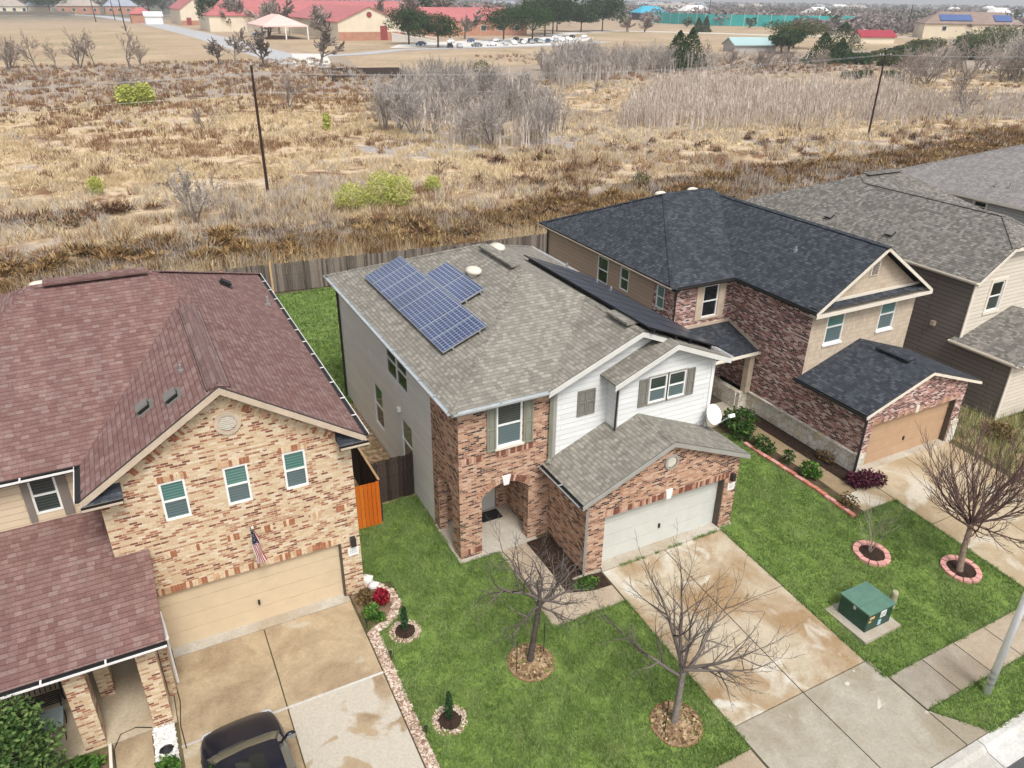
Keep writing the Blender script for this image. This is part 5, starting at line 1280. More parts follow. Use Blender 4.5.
bush('shrub', 4.75, 17.45, [(0, 0, .25, .24, .3, .22)], 420, .10, 'red', 'crimson shrub in the curved flower bed')
bush('shrub', 4.3, 17.0, [(0, 0, .2, .26, .3, .2), (.15, -.25, .15, .2, .2, .15)], 380, .10, 'bright', 'low green plant in the curved flower bed')
bush('shrub', 4.3, 17.7, [(0, 0, .22, .26, .3, .2)], 260, .10, 'rusty', 'brownish low plant in the curved flower bed')
bush('shrub', 10.75, 15.35, [(0, 0, .08, .5, .28, .14)], 420, .08, 'bright', 'low green weeds at the foot of the garage corner')
bush('shrub', -3.4, 15.2, [(0, 0, .2, .5, .3, .22)], 420, .11, 'bright', 'low bright plant in front of the left porch column')
bush('shrub', -1.6, 14.3, [(0, 0, .25, .28, .26, .26)], 420, .10, 'bright', 'bright green bush at the end of the white marble chips')
bush('potted_tree', -4.55, 15.0, [(0, 0, 1.6, .85, .75, 1.0), (.25, .1, 2.3, .6, .55, .7), (-.4, 0, 2.1, .7, .6, .8), (.35, -.3, 1.1, .6, .5, .6), (-.5, -.3, 1.0, .8, .5, .8), (.75, .1, 1.6, .35, .4, .35), (.7, -.1, .8, .4, .4, .4)], 7500, .10, 'fresh', 'leafy green small tree in front of the porch bench', 'tree', stems=12)
for x, y, s_, lf, lab in ((31.3, 15.2, .5, 'rusty', 'straw coloured weeds beside the brown garage door'), (30.6, 18.5, .5, 'juniper', 'tall green weeds in the side yard of the rose brick house'), (34.2, 15.3, .45, 'green', 'dark green shrub at the corner of the brown sided house')):
    bush('shrub', x, y, [(0, 0, s_ * .7, s_ * 1.2, s_ * 1.4, s_ * .8)], 500, .12, lf, lab)
stuff('weeds', tri_mesh('weeds', blades(*(lambda X, Y: (X, Y, ztv(Y)))(*scatter([(29.5, 13.5), (29.5, 20), (32.4, 20), (32.4, 16), (34, 16), (34, 13.2)], 26)), 9, .34, .03, .12, .9), island('weed_blade', [(0, (.12, .15, .04)), (.5, (.30, .32, .12)), (1, (.52, .47, .28))])), 'tall yellow green weeds in the side yard', 'weeds')
wx = rng.uniform(11.7, 16.4, 260); wy = 15.585 + rng.normal(0, .02, 260); k_ = fb(wx, wy, .5, 77) > .42
stuff('joint_weeds', tri_mesh('joint_weeds', blades(wx[k_], wy[k_], ztv(wy[k_]) + .02, 5, .07, .03, .025, 1.), grass_m), 'thin line of weeds in the joint before the sage garage door', 'weeds')
m = MB(); m.disc(-1.58, 15.0, .16, zt(15) + .04, 9, 0, .09, .35); single('plant_tuft', m, M['black'], 'small black spiky plant among white marble chips', 'plant', (-1.58, 15.0, zt(15)))

# ------------------------------------------------------------------ yard things
t = Thing('utility_cabinet', 'green metal transformer cabinet on a square concrete pad', 'utility cabinet', (17.75, 10.55, zt(10.55)))
m = MB(); zc0 = zt(10.55); m.box(16.95, 18.5, 9.8, 11.35, zc0 - .2, zc0 + .07); t.part('pad', m, M['slab'])
z0 = zc0 + .07
def tap(m, x0, x1, y0, y1, za, zb_f, zb_b, ov=0., mi=0):
    m.add([(x0, y0, za), (x1, y0, za), (x1, y1, za), (x0, y1, za), (x0 - ov, y0 - ov, zb_f), (x1 + ov, y0 - ov, zb_f), (x1 + ov, y1 + ov, zb_b), (x0 - ov, y1 + ov, zb_b)], [(3, 2, 1, 0), (4, 5, 6, 7), (0, 1, 5, 4), (1, 2, 6, 5), (2, 3, 7, 6), (3, 0, 4, 7)], mi)
m = MB(); tap(m, 17.23, 18.3, 10.08, 11.08, z0, z0 + .66, z0 + .66); bo = t.part('body', m, M['cast_green'])
m = MB(); tap(m, 17.2, 18.33, 10.04, 11.1, z0 + .66, z0 + .73, z0 + .73, .015); tap(m, 17.22, 18.31, 10.4, 10.42, z0 + .73, z0 + .75, z0 + .75); t.part('lid', m, M['cast_top'])
m = MB(); m.box(17.195, 17.23, 10.52, 10.6, z0 + .54, z0 + .66); t.part('latch', m, M['galv'])
m = MB()
for a0, a1, zz0, zz1, mi in ((17.78, 18.02, .36, .60, 0), (17.74, 17.88, .08, .28, 1), (17.32, 17.52, .46, .54, 2), (17.30, 17.40, .34, .40, 2)): m.box(a0, a1, 10.07, 10.078, z0 + zz0, z0 + zz1, mi)
for k in range(3): m.box(17.81, 17.99, 10.066, 10.07, z0 + .41 + k * .055, z0 + .425 + k * .055, 3)
t.part('warning_label', m, [M['trim_white'], plain('label_blue', (.35, .5, .6), .5), plain('label_orange', (.7, .42, .2), .5), M['black']])
m = MB(); x, y = 18.95, 10.5; z = zt(y); m.tube([(x, y, z - .1), (x, y, z + .58), (x, y, z + .64)], [.105, .105, .085], 14); single('bollard', m, M['bollard'], 'short olive utility post beside the green cabinet', 'utility post', (x, y, z))
t = Thing('street_lamp', 'tall white street lamp pole on the verge by the sidewalk', 'street lamp', (18.6, 7.1, zt(7.1))); z = zt(7.1)
m = MB(); m.tube([(18.6, 7.1, z - .2), (18.6, 7.1, z + 9.)], [.105, .06], 14); m.tube([(18.6, 7.1, z + 8.8), (18.6, 6.2, z + 9.2), (18.6, 5.0, z + 9.25)], [.05, .04, .035], 10); t.part('pole', m, M['white_metal'], smooth=True)
m = MB()
for k in range(3): m.tube([(18.6, 7.1, z + .35 + .2 * k), (18.6, 7.1, z + .44 + .2 * k)], .106, 14, 0, False)
t.part('grey_band', m, M['metal_grey'])
m = MB(); m.blob((18.6, 4.8, z + 9.25), (.16, .4, .09), 10, 6); t.part('lamp_head', m, M['metal_grey'])
m = MB(); x, y = 5.5, 23.7; 
t = Thing('trash_bin', 'black wheeled bin behind the brick corner', 'bin', (4.9, 22.0, 0)); m = MB(); tap(m, 4.62, 5.18, 21.75, 22.3, .05, .95, .95, .04); t.part('body', m, M['rubber']); m = MB(); m.blob((4.9, 22.02, 1.0), (.36, .36, .12), 12, 5); t.part('lid', m, M['black'], smooth=True)
m = MB(); m.tube([(4.65, 22.34, .12), (5.15, 22.34, .12)], .11, 12); t.part('wheel', m, M['rubber'])

# fences
def fence(name, a, b_, h, mat, label, posts='fence_grey', w=.14, rails=True, rag=.03, bz=0.):
    a, b_ = Vector((*a, bz)), Vector((*b_, bz)); u = b_ - a; L = u.length; u.normalize(); v = u.cross(Z3)
    t = Thing(name, label, 'fence', tuple(a)); n = int(L / w); m = MB()
    for k in range(n):
        hh = h + random.uniform(-rag, rag); o_ = random.uniform(-.004, .004)
        m.ob(a, u, v, Z3, k * L / n + .006, (k + 1) * L / n - .006, -.01 + o_, .01 + o_, .03, hh)
    t.part('pickets', m, M[mat])
    np_ = max(1, round(L / 2.4))
    for k in range(np_ + 1): 
        m = MB(); m.ob(a, u, v, Z3, min(k * L / np_, L - .09), min(k * L / np_, L - .09) + .09, -.11, -.02, -.1, h - .05); t.part('post', m, M[posts])
    for zz in (.3, h * .55, h - .25):
        m = MB(); m.ob(a, u, v, Z3, 0, L, -.055, -.014, zz, zz + .085); t.part('rail', m, M[posts])
    return t
fence('wooden_fence', (-32, 48.6), (7.2, 46.4), 1.85, 'fence_grey', 'weathered grey picket fence behind the cream brick house')
fence('wooden_fence', (7.2, 46.35), (19.4, 45.35), 1.85, 'fence_grey', 'weathered grey picket fence behind the solar panel house')
fence('wooden_fence', (19.4, 45.35), (32.3, 44.8), 1.85, 'fence_grey', 'weathered grey picket fence behind the rose brick house')
fence('wooden_fence', (32.3, 44.8), (60, 44.0), 1.85, 'fence_grey', 'weathered grey picket fence behind the grey roofed houses')
fence('wooden_fence', (19.3, 45.3), (19.3, 33.5), 1.8, 'fence_grey', 'weathered fence between two back yards, beside the rose brick house')
fence('wooden_fence', (4.6, 46.2), (4.6, 32.5), 1.8, 'fence_grey', 'weathered fence along the back lawn, beside the red roof')
m = MB(); m.box(7.4, 7.52, 45.95, 46.05, 0, 2.1); single('fence_post', m, M['post_new'], 'new pale timber post at the grey back fence', 'post', (7.46, 46, 0))
fence('gate_fence', (6.05, 22.33), (7.68, 22.33), 1.8, 'fence_dark', 'dark brown picket gate between the two brick houses', 'fence_dark')
fence('gate_fence', (6.0, 22.3), (6.0, 21.25), 1.8, 'fence_dark', 'short dark fence return behind the orange fence', 'fence_dark')
fence('orange_fence', (4.48, 21.2), (6.02, 21.15), 1.8, 'fence_orange', 'bright orange picket fence at the brick corner', 'fence_orange', rag=.0)
m = MB(); m.tube([(6.03, 24.6, 1.86), (6.03, 21.2, 1.84)], .04, 4); single('timber_rail', m, M['post_new'], 'pale timber rail running back from the orange fence', 'rail', (6.03, 22, 1.8))
fence('side_fence', (6.0, 24.6), (6.0, 22.4), 1.78, 'fence_dark', 'dark side fence running back beneath the pale rail', 'fence_dark')
m = MB(); m.box(1.5, 4.6, 33.6, 34.1, 0, 2.05); m.box(1.4, 4.7, 33.5, 34.2, 2.05, 2.12); 
t = Thing('garden_shed', 'orange painted shed top seen over the red roof', 'shed', (3, 36, 0)); m = MB(); m.box(1.6, 4.3, 42.8, 44.9, 0, 2.1); t.part('wall', m, M['fence_orange']); m = MB(); m.add([(1.4, 42.6, 2.1), (4.5, 42.6, 2.1), (4.5, 45.1, 2.1), (1.4, 45.1, 2.1), (1.4, 43.85, 2.6), (4.5, 43.85, 2.6)], [(0, 1, 5, 4), (2, 3, 4, 5), (0, 4, 3), (1, 2, 5), (0, 3, 2, 1)]); t.part('roof', m, M['fence_orange'])

# porch bench and table
t = Thing('porch_bench', 'dark curved metal bench under the red porch roof', 'bench', (-4.3, 17.4, 0)); m = MB()
for k in range(7): m.tube([(-5.1, 17.25 + k * .07, .45), (-3.75, 17.25 + k * .07, .45)], .02, 5)
t.part('seat', m, M['black']); m = MB()
for k in range(12):
    x = -5.05 + k * .115; m.tube([(x, 17.75, .45), (x, 17.85, .8 + .18 * math.sin(math.pi * k / 11))], .013, 5)
m.tube([(-5.08 + i * .128, 17.86, .8 + .2 * math.sin(math.pi * i / 10)) for i in range(11)], .022, 6); t.part('backrest', m, M['black'])
for x, y in ((-5.05, 17.25), (-3.8, 17.25), (-5.05, 17.75), (-3.8, 17.75)): m = MB(); m.tube([(x, y, 0), (x, y, .45), (x, y + .03, .65)], .02, 5); t.part('leg', m, M['black'])
t = Thing('glass_table', 'small glass topped table on the porch beside the brick column', 'table', (-4.1, 16.6, 0)); m = MB(); m.box(-4.45, -3.7, 16.3, 16.95, .55, .565); t.part('tabletop', m, glass('table_glass', (.30, .36, .36), None, .05))
for x, y in ((-4.4, 16.35), (-3.75, 16.35), (-4.4, 16.9), (-3.75, 16.9)): m = MB(); m.tube([(x, y, 0), (x + .04, y, .3), (x, y, .55)], .014, 5); t.part('leg', m, M['black'])
m = MB(); m.tube([(-1.84, 15.75, .04), (-2.2, 15.95, .03), (-2.55, 15.9, .03), (-2.72, 15.5, .03), (-2.7, 14.6, -.05), (-2.7, 13.4, -.12)], .012, 5); single('hose', m, M['black'], 'thin black hose looping from the porch column across the walkway', 'hose', (-2.2, 15.8, 0))
m = MB(); m.tube([(-1.12, 18.0, .3), (-1.1, 17.6, .05), (-1.18, 17.0, .04), (-1.12, 16.3, .04), (-1.2, 15.5, .0), (-1.15, 14.8, -.03)], .012, 5); single('cable', m, M['black'], 'thin dark cable lying along the driveway edge by the porch', 'cable', (-1.1, 17, 0))
m = MB()
for k in range(4):
    y = 15.68 - k * .78; m.box(-2.83, -2.76, y - .75, y, zt(y) - .04, zt(y) + .1)
o = single('border_board', m, M['trim_cream'], 'pale timber border beside the left porch walkway', 'border', (-2.8, 14.2, 0))

# ------------------------------------------------------------------ car
CX, CY = .06, 14.62; cz = zt(13.) + .04
t = Thing('parked_car', 'black car with a sunroof parked nose in on the stained driveway', 'car', (CX, CY, cz), rz=math.radians(2.5))
L0 = t.loc; 
def loft(secs, closed=False):
    m = MB(); n = len(secs[0]); vs = [p for s_ in secs for p in s_]
    m.add([(p[0] + L0[0], p[1] + L0[1], p[2] + L0[2]) for p in vs], [(i * n + j, i * n + j + 1, (i + 1) * n + j + 1, (i + 1) * n + j) for i in range(len(secs) - 1) for j in range(n - 1)])
    return m
def body_sec(y, hw, zb_, zs, zt_):
    h = [(0, zt_), (.5 * hw, zt_ - .012), (.8 * hw, zt_ - .05), (.93 * hw, zs), (1. * hw, zs - .16), (1.0 * hw, zb_ + .25), (.95 * hw, zb_)]
    return [(-x, y, z) for x, z in h[::-1]] + [(x, y, z) for x, z in h[1:]]
secs = [(.0, .55, .32, .55, .60), (-.05, .70, .25, .64, .69), (-.16, .82, .22, .70, .77), (-.36, .90, .21, .77, .86), (-.7, .935, .2, .83, .925), (-1.05, .94, .2, .88, .985), (-1.35, .94, .2, .90, .99), (-2.2, .94, .2, .93, .97), (-3.2, .94, .2, .94, .98), (-4.1, .92, .22, .95, 1.0), (-4.5, .88, .25, .93, 1.0), (-4.68, .78, .35, .85, .92)]
m = loft([body_sec(*s_) for s_ in secs]); bd = t.part('body', m, M['car_paint'], smooth=True)
def cab(y, hw, z): return [(-hw, y, z), (-hw * .85, y + .03, z + .012), (0, y + .07, z + .02), (hw * .85, y + .03, z + .012), (hw, y, z)]
m = loft([cab(-1.08, .78, .965), cab(-1.72, .64, 1.44)]); t.part('windshield', m, glass('windscreen', (.15, .15, .105), None, .15), smooth=True)
m = loft([cab(-1.70, .655, 1.45), cab(-2.0, .66, 1.5), cab(-2.8, .66, 1.52), cab(-3.7, .64, 1.48), cab(-3.95, .62, 1.43)]); ro = t.part('roof', m, M['car_paint'], smooth=True)
m = loft([[(-.3, -1.98, 1.528), (0, -1.93, 1.535), (.3, -1.98, 1.528)], [(-.32, -2.5, 1.548), (0, -2.48, 1.558), (.32, -2.5, 1.548)]]); t.part('sunroof', m, M['glass_car'], ro)
m = loft([cab(-3.93, .63, 1.43), cab(-4.5, .74, .99)]); t.part('rear_window', m, M['glass_car'], smooth=True)
for sx_ in (-1, 1):
    m = loft([[(sx_ * .80, -1.12, .955), (sx_ * .665, -1.72, 1.43)], [(sx_ * .905, -1.6, .95), (sx_ * .665, -1.95, 1.475)], [(sx_ * .92, -2.8, .955), (sx_ * .665, -2.8, 1.5)], [(sx_ * .88, -3.9, .97), (sx_ * .645, -3.7, 1.46)], [(sx_ * .76, -4.45, .99), (sx_ * .625, -3.95, 1.42)]]); t.part('side_window', m, M['glass_car'])
    m = MB(); 
    for a_, b_ in (((.80, -1.10, .96), (.655, -1.74, 1.45)), ((.655, -1.74, 1.45), (.66, -3.7, 1.475))): m.tube([(L0[0] + sx_ * a_[0], L0[1] + a_[1], L0[2] + a_[2]), (L0[0] + sx_ * b_[0], L0[1] + b_[1], L0[2] + b_[2])], .028, 6)
    t.part('pillar', m, M['car_paint'])
    m = MB(); m.blob((L0[0] + sx_ * 1.03, L0[1] - 1.36, L0[2] + 1.0), (.13, .075, .075), 10, 7); m.tube([(L0[0] + sx_ * .86, L0[1] - 1.36, L0[2] + .95), (L0[0] + sx_ * .98, L0[1] - 1.36, L0[2] + .98)], .03, 6); mi = t.part('mirror', m, M['car_paint'], smooth=True)
    m = MB(); m.box(L0[0] + sx_ * 1.03 - .1, L0[0] + sx_ * 1.03 + .1, L0[1] - 1.44, L0[1] - 1.432, L0[2] + .95, L0[2] + 1.05); t.part('mirror_glass', m, M['metal_grey'], mi)
    m = MB(); m.blob((L0[0] + sx_ * .68, L0[1] - .17, L0[2] + .66), (.17, .12, .06), 10, 6); t.part('headlight', m, glass('lamp_glass%d' % (sx_ + 1), (.5, .5, .5), None, .05), smooth=True)
    for y in (-.88, -3.62):
        m = MB(); m.tube([(L0[0] + sx_ * .74, L0[1] + y, L0[2] + .3), (L0[0] + sx_ * .955, L0[1] + y, L0[2] + .3)], .33, 20); w_ = t.part('wheel', m, M['rubber'])
        m = MB(); m.tube([(L0[0] + sx_ * .956, L0[1] + y, L0[2] + .3), (L0[0] + sx_ * .965, L0[1] + y, L0[2] + .3)], [.21, .2], 16); t.part('rim', m, M['metal_grey'], w_)
m = MB(); m.tube([(L0[0] - .55, L0[1] - 1.03, L0[2] + .985), (L0[0] + .05, L0[1] - .99, L0[2] + .992)], .012, 5); m.tube([(L0[0] + .05, L0[1] - 1.03, L0[2] + .99), (L0[0] + .6, L0[1] - 1.05, L0[2] + .985)], .012, 5); t.part('wiper', m, M['black'])

# ------------------------------------------------------------------ the field behind the fence
def polar(n, r0, r1, a0=-9, a1=68, pw=1.25):
    u = rng.random(n); e = 2 - pw - 1
    e = 1 - pw; r = (r0 ** e + u * (r1 ** e - r0 ** e)) ** (1 / e)
    a = np.radians(rng.uniform(a0, a1, n))
    return r * np.sin(a), r * np.cos(a), r
def fence_y(X): return np.where(X < 7.2, 46.9 - .06 * X, 46.5 - .03 * X) + .5
BL = dict(
    straw=island('straw_blade', [(0, (.34, .235, .13)), (.4, (.60, .47, .29)), (.75, (.76, .64, .43)), (1, (.84, .76, .59))], .9, .2, (.05, .5)),
    rust=island('rust_blade', [(0, (.085, .045, .026)), (.4, (.20, .11, .06)), (.75, (.34, .20, .11)), (1, (.48, .34, .21))], .9, .1, (.06, .5)),
    olive=island('olive_blade', [(0, (.07, .045, .02)), (.45, (.19, .12, .05)), (.8, (.32, .215, .10)), (1, (.46, .35, .20))], .9, .1, (.08, .5)),
    grey=island('grey_blade', [(0, (.28, .235, .20)), (.5, (.48, .42, .37)), (1, (.68, .62, .56))], .9, .1, (.06, .4)),
    reed=island('reed_stem', [(0, (.27, .21, .17)), (.4, (.50, .42, .355)), (.8, (.68, .60, .53)), (1, (.80, .73, .66))], .9, 0),
    tan=island('tan_blade', [(0, (.28, .19, .11)), (.5, (.46, .35, .23)), (1, (.66, .55, .42))], .9, .15))
X, Y, R_ = polar(72000, 47, 270, -18)
ok = (Y > fence_y(X)) & (Y < 232 + 12 * vnoise(X, Y, 30, 5)) & ~((Y > 160) & (X > 60) & (X < 108))
X, Y, R_ = X[ok], Y[ok], R_[ok]
nA, nB, nC, nD = fb(X, Y, 16, 21), fb(X, Y, 5, 33), fb(X, Y, 24, 47), fb(X, Y, 2.6, 88)
edge = Y - .08 * np.maximum(X - 20, 0)
u = rng.random(len(X))
# how likely each kind is at each spot
w_ol = np.clip(1.5 - np.abs(edge - 54) / 6., 0, 1) * (.12 + 1.6 * np.clip(nB - .36, 0, 1))
w_ru = .045 + 3.2 * np.clip(nA - .57, 0, 1) + 1.5 * np.clip(nB - .56, 0, 1) + .30 * np.clip(1 - np.abs(edge - 65) / 7., 0, 1) + .8 * np.clip(1 - np.abs(Y - 140) / 14., 0, 1) * (X < 75) + .55 * (Y > 150)
w_gr = .08 + 3.6 * np.clip(nC - .57, 0, 1) + .35 * (Y > 152) + .30 * (X > 45) + 1.2 * np.clip(nD - .6, 0, 1) + .25 * np.clip(1 - np.abs(edge - 62) / 10., 0, 1)
w_st = .75 + 1.4 * np.clip(nD - .45, 0, 1) - .5 * (Y > 150) - .65 * (edge < 60)
W = np.stack([w_ol, w_ru, w_gr, np.maximum(w_st, .05)], 1) ** 1.6; W /= W.sum(1)[:, None]; cs = W.cumsum(1)
kind = (u[:, None] > cs).sum(1)
bare_spot = fb(X, Y, 3.2, 203) > .585
def put(name, k_, mask, k, h, w, spread, lean, lab, thin=None):
    m_ = (mask if thin is None else mask & (rng.random(len(mask)) < thin)) & ~bare_spot
    x, y, r = X[m_], Y[m_], R_[m_]
    sc_ = np.clip(r / 70, .8, 2.4)
    N = len(x)
    h_ = h * (.35 + 1.3 * fb(x, y, 2.2, 71)) * rng.uniform(.6, 1.4, N)
    w_ = np.repeat(w * sc_, k); bl = blades(x, y, np.zeros(N), k, np.repeat(h_, 1), 1., spread, lean)
    mid = (bl[:, 0] + bl[:, 1]) / 2
    for j in (0, 1): bl[:, j] = mid + (bl[:, j] - mid) * w_[:, None]
    return stuff(name, tri_mesh(name, bl, BL[k_]), lab, 'dry grass')
put('brown_brush', 'olive', kind == 0, 14, .6, .07, .28, 1.0, 'dense olive brown brush just behind the back fences')
put('rust_brush', 'rust', kind == 1, 14, .62, .075, .24, .8, 'rust brown brush patches across the dry field')
put('grey_weeds', 'grey', kind == 2, 11, .6, .05, .26, .7, 'grey dead weeds on the bare parts of the field')
put('straw_grass', 'straw', kind == 3, 14, .38, .085, .24, 1.35, 'pale straw grass covering the open field')
# tall pale weeds right behind the fences
x = rng.uniform(-30, 60, 1800); y = fence_y(x) + rng.uniform(.1, 1.6, 1800); k_ = fb(x, y, 3, 91) > .45
stuff('tall_weeds', tri_mesh('tall_weeds', blades(x[k_], y[k_], np.zeros(k_.sum()), 8, 1.9, .035, .2, .35), BL['straw']), 'tall pale weeds standing against the back fences', 'weeds')
# mounded brush: rounded clumps of fine stems
def clumps(xy, rr, hh, k, mat, lab, cat='brush'):
    x, y = np.repeat(xy[0], k), np.repeat(xy[1], k); r, h = np.repeat(rr, k), np.repeat(hh, k); N = len(x)
    a = rng.uniform(0, 6.283, N); q = rng.random(N) ** .6; e = np.arccos(1 - q * .95)
    d = np.stack([np.sin(e) * np.cos(a) * r, np.sin(e) * np.sin(a) * r, np.cos(e) * h], 1); s_ = rng.uniform(.55, 1.08, N)[:, None]
    c0 = np.stack([x, y, np.zeros(N)], 1); p0 = c0 + d * s_ * .62; p0[:, 2] = np.maximum(p0[:, 2], 0); p1 = c0 + d * s_ + np.stack([rng.normal(0, .08, N), rng.normal(0, .08, N), rng.uniform(0, .14, N)], 1)
    w_ = np.stack([-np.sin(a), np.cos(a), rng.normal(0, .4, N)], 1) * rng.uniform(.03, .065, N)[:, None]
    return stuff('mounded_brush', tri_mesh('mounded_brush', np.stack([p0 - w_, p0 + w_, p1], 1), mat), lab, cat)
x, y = rng.uniform(-34, 118, 3600), rng.uniform(48.5, 76, 3600); ed = y - .08 * np.maximum(x - 20, 0)
k_ = (ed < 61 + 5 * (vnoise(x, y, 14, 9) - .5)) & (ed > 48.6) & (y > fence_y(x) + 1.6) & (fb(x, y, 7, 512) > .22)
x, y = x[k_], y[k_]; r_ = rng.uniform(.55, 1.5, len(x)); t_ = fb(x, y, 10, 733) + rng.normal(0, .12, len(x))
BR = [island('brush_olive', [(0, (.06, .036, .016)), (.4, (.165, .095, .036)), (.75, (.29, .175, .07)), (1, (.42, .29, .14))], .95), island('brush_rust', [(0, (.05, .028, .018)), (.4, (.14, .075, .04)), (.75, (.25, .145, .075)), (1, (.38, .26, .16))], .95), island('brush_gold', [(0, (.12, .075, .03)), (.4, (.28, .18, .075)), (.75, (.42, .29, .13)), (1, (.56, .43, .24))], .95)]
for i, (lo, hi, lab) in enumerate(((.0, .50, 'mounded dark olive brown brush behind the fences'), (.50, .66, 'mounded dark rusty brush behind the fences'), (.66, 9, 'mounded golden brown brush behind the fences'))):
    m_ = (t_ >= lo) & (t_ < hi); clumps((x[m_], y[m_]), r_[m_], r_[m_] * rng.uniform(.6, .95, m_.sum()), 150, BR[i], lab)
x, y = np.append(rng.normal(-4.5, 3.0, 26), rng.uniform(-14, 100, 130)), np.append(rng.normal(71.5, 1.4, 26), rng.uniform(62, 82, 130)); k_ = (np.arange(len(x)) < 26) | (fb(x, y, 18, 21) > .5); x, y = x[k_], y[k_]
clumps((x, y), rng.uniform(.6, 1.5, len(x)), rng.uniform(.5, 1.3, len(x)), 150, BR[1], 'dark rusty brush scattered over the straw field')
# reed stand
def reeds(poly, n, h, w, lab, k='reed', sub=6):
    x, y = scatter(poly, 1.); d_ = n / max(1, len(x)); x, y = scatter(poly, d_)
    keep = fb(x, y, 12, 133) > .36; x, y = x[keep], y[keep]; N = len(x)
    hh = h * (.35 + 1.1 * fb(x, y, 7, 150)) * rng.uniform(.75, 1.2, N); b0 = blades(x, y, np.zeros(N), 1, hh, w, .05, .16, .3)
    tips = b0[:, 2]; base = (b0[:, 0] + b0[:, 1]) / 2; parts = [b0]
    for _ in range(sub):
        t_ = rng.uniform(.3, .85, N)[:, None]; p = base + (tips - base) * t_; a = rng.uniform(0, 6.283, N); l = rng.uniform(.12, .3, N) * hh
        e = p + np.stack([np.cos(a) * l * .5, np.sin(a) * l * .5, l], 1); wv = np.stack([-np.sin(a), np.cos(a), np.zeros(N)], 1) * w * .3
        parts.append(np.stack([p - wv, p + wv, e], 1))
    return stuff('reed_stand', tri_mesh('reed_stand', np.concatenate(parts), BL[k]), lab, 'reeds')
reeds([(64, 92), (97, 78), (135, 100), (156, 124), (104, 134), (80, 112)], 6500, 3.5, .11, 'stand of tall pale leafless stems in the middle of the field')
reeds([(97, 80), (150, 72), (165, 100), (140, 108)], 1700, 2.6, .13, 'thinner pale stems beside the tall stand', 'grey')
reeds([(30, 97), (47, 82), (56, 92), (62, 118), (58, 150), (44, 130)], 2200, 4.2, .13, 'grey stems growing thickly under the bare thicket', 'reed')
reeds([(84, 140), (110, 160), (150, 168), (140, 190), (100, 180)], 2200, 4.5, .2, 'grey stems under the far row of bare trees', 'grey')

# bare trees: several kinds of mesh, each tree its own object
FP = dict(segs=4, levels=3, wob=.12, up=.07, rmin=.022, sides=(5, 4, 3, 3), kids=(7, 5, 4), start=(.25, .25, .2), ang=(22, 55), ratio=(.6, .6, .55))
def bare_kind(seed, h, r, P_, multi=1):
    random.seed(seed); mb = MB()
    for k in range(multi):
        d_ = Vector((random.gauss(0, .28 if multi > 1 else .05), random.gauss(0, .28 if multi > 1 else .05), 1)).normalized()
        grow(mb, Vector((random.uniform(-.15, .15) * (multi > 1), random.uniform(-.15, .15) * (multi > 1), -.1)), d_, h * .62, r, 0, P_)
    return two(mb)
KIND = []
for i in range(6): KIND.append([mesh_from(q, n_, M[mt], True) for q, n_, mt in zip(bare_kind(100 + i, 6.5, .10, FP, 1 if i < 2 else 4), ('trunk', 'branches'), ('bark_grey', 'twig_grey'))])
BROWN = [[mesh_from(q, n_, M[mt], True) for q, n_, mt in zip(bare_kind(140 + i, 6.5, .12, FP, 1 if i == 0 else 3), ('trunk', 'branches'), ('bark_grey', 'twig_brush'))] for i in range(3)]
FPB = dict(FP, rmin=.075, kids=(8, 7, 5))
FARK = [[mesh_from(q, n_, M[mt], True) for q, n_, mt in zip(bare_kind(170 + i, 6.5, .16, FPB, 1 if i < 2 else 3), ('trunk', 'branches'), ('bark_grey', 'twig_brush'))] for i in range(3)]
def bare(x, y, h, label, group, kinds=KIND, cat='tree', wide=1.):
    k = random.choice(kinds); o = bpy.data.objects.new('bare_tree', None); COL.objects.link(o); o.location = (x, y, 0); o.rotation_euler = (0, 0, random.uniform(0, 6.28)); s_ = h / 6.5; o.scale = (s_ * wide, s_ * wide, s_); tag(o, label, cat, group)
    link('trunk', k[0], (0, 0, 0), o); link('branches', k[1], (0, 0, 0), o)
random.seed(77)
def fill(poly, n, hr, label, group, kinds=KIND, wide=1.15):
    c = 0
    xs, ys_ = [p[0] for p in poly], [p[1] for p in poly]; got = []
    while c < n:
        x, y = random.uniform(min(xs), max(xs)), random.uniform(min(ys_), max(ys_))
        if not inside(poly, np.array([x]), np.array([y]))[0]: continue
        if any((x - a) ** 2 + (y - b_) ** 2 < 2.2 for a, b_ in got): continue
        got.append((x, y)); bare(x, y, random.uniform(*hr), label, group, kinds, wide=wide); c += 1
fill([(32, 98), (48, 82), (55, 90), (66, 118), (58, 148), (44, 128)], 64, (4.2, 7.2), 'leafless grey tree in the pale thicket beyond the dry grass', 'bare trees of the grey thicket')
fill([(90, 146), (104, 152), (132, 164), (132, 180), (104, 185), (92, 160)], 34, (5.0, 8.5), 'leafless grey tree in the row before the parking lot', 'bare trees before the parking lot', wide=1.3)
fill([(150, 112), (196, 104), (236, 138), (190, 146), (160, 122)], 34, (5, 9.5), 'leafless brownish tree in the thicket beyond the grey roofs', 'bare trees beyond the grey roofs', BROWN + KIND[:2], wide=1.3)
fill([(100, 190), (150, 195), (178, 182), (190, 160), (160, 150), (150, 180)], 22, (3.5, 6.5), 'low leafless shrub on the scrub between cedars and shed', 'leafless shrubs between cedars and shed', BROWN, wide=1.5)
fill([(196, 100), (230, 122), (222, 134), (188, 116)], 14, (8, 11), 'tall grey leafless tree at the edge of the far junipers', 'tall bare trees by the junipers', KIND, wide=1.4)
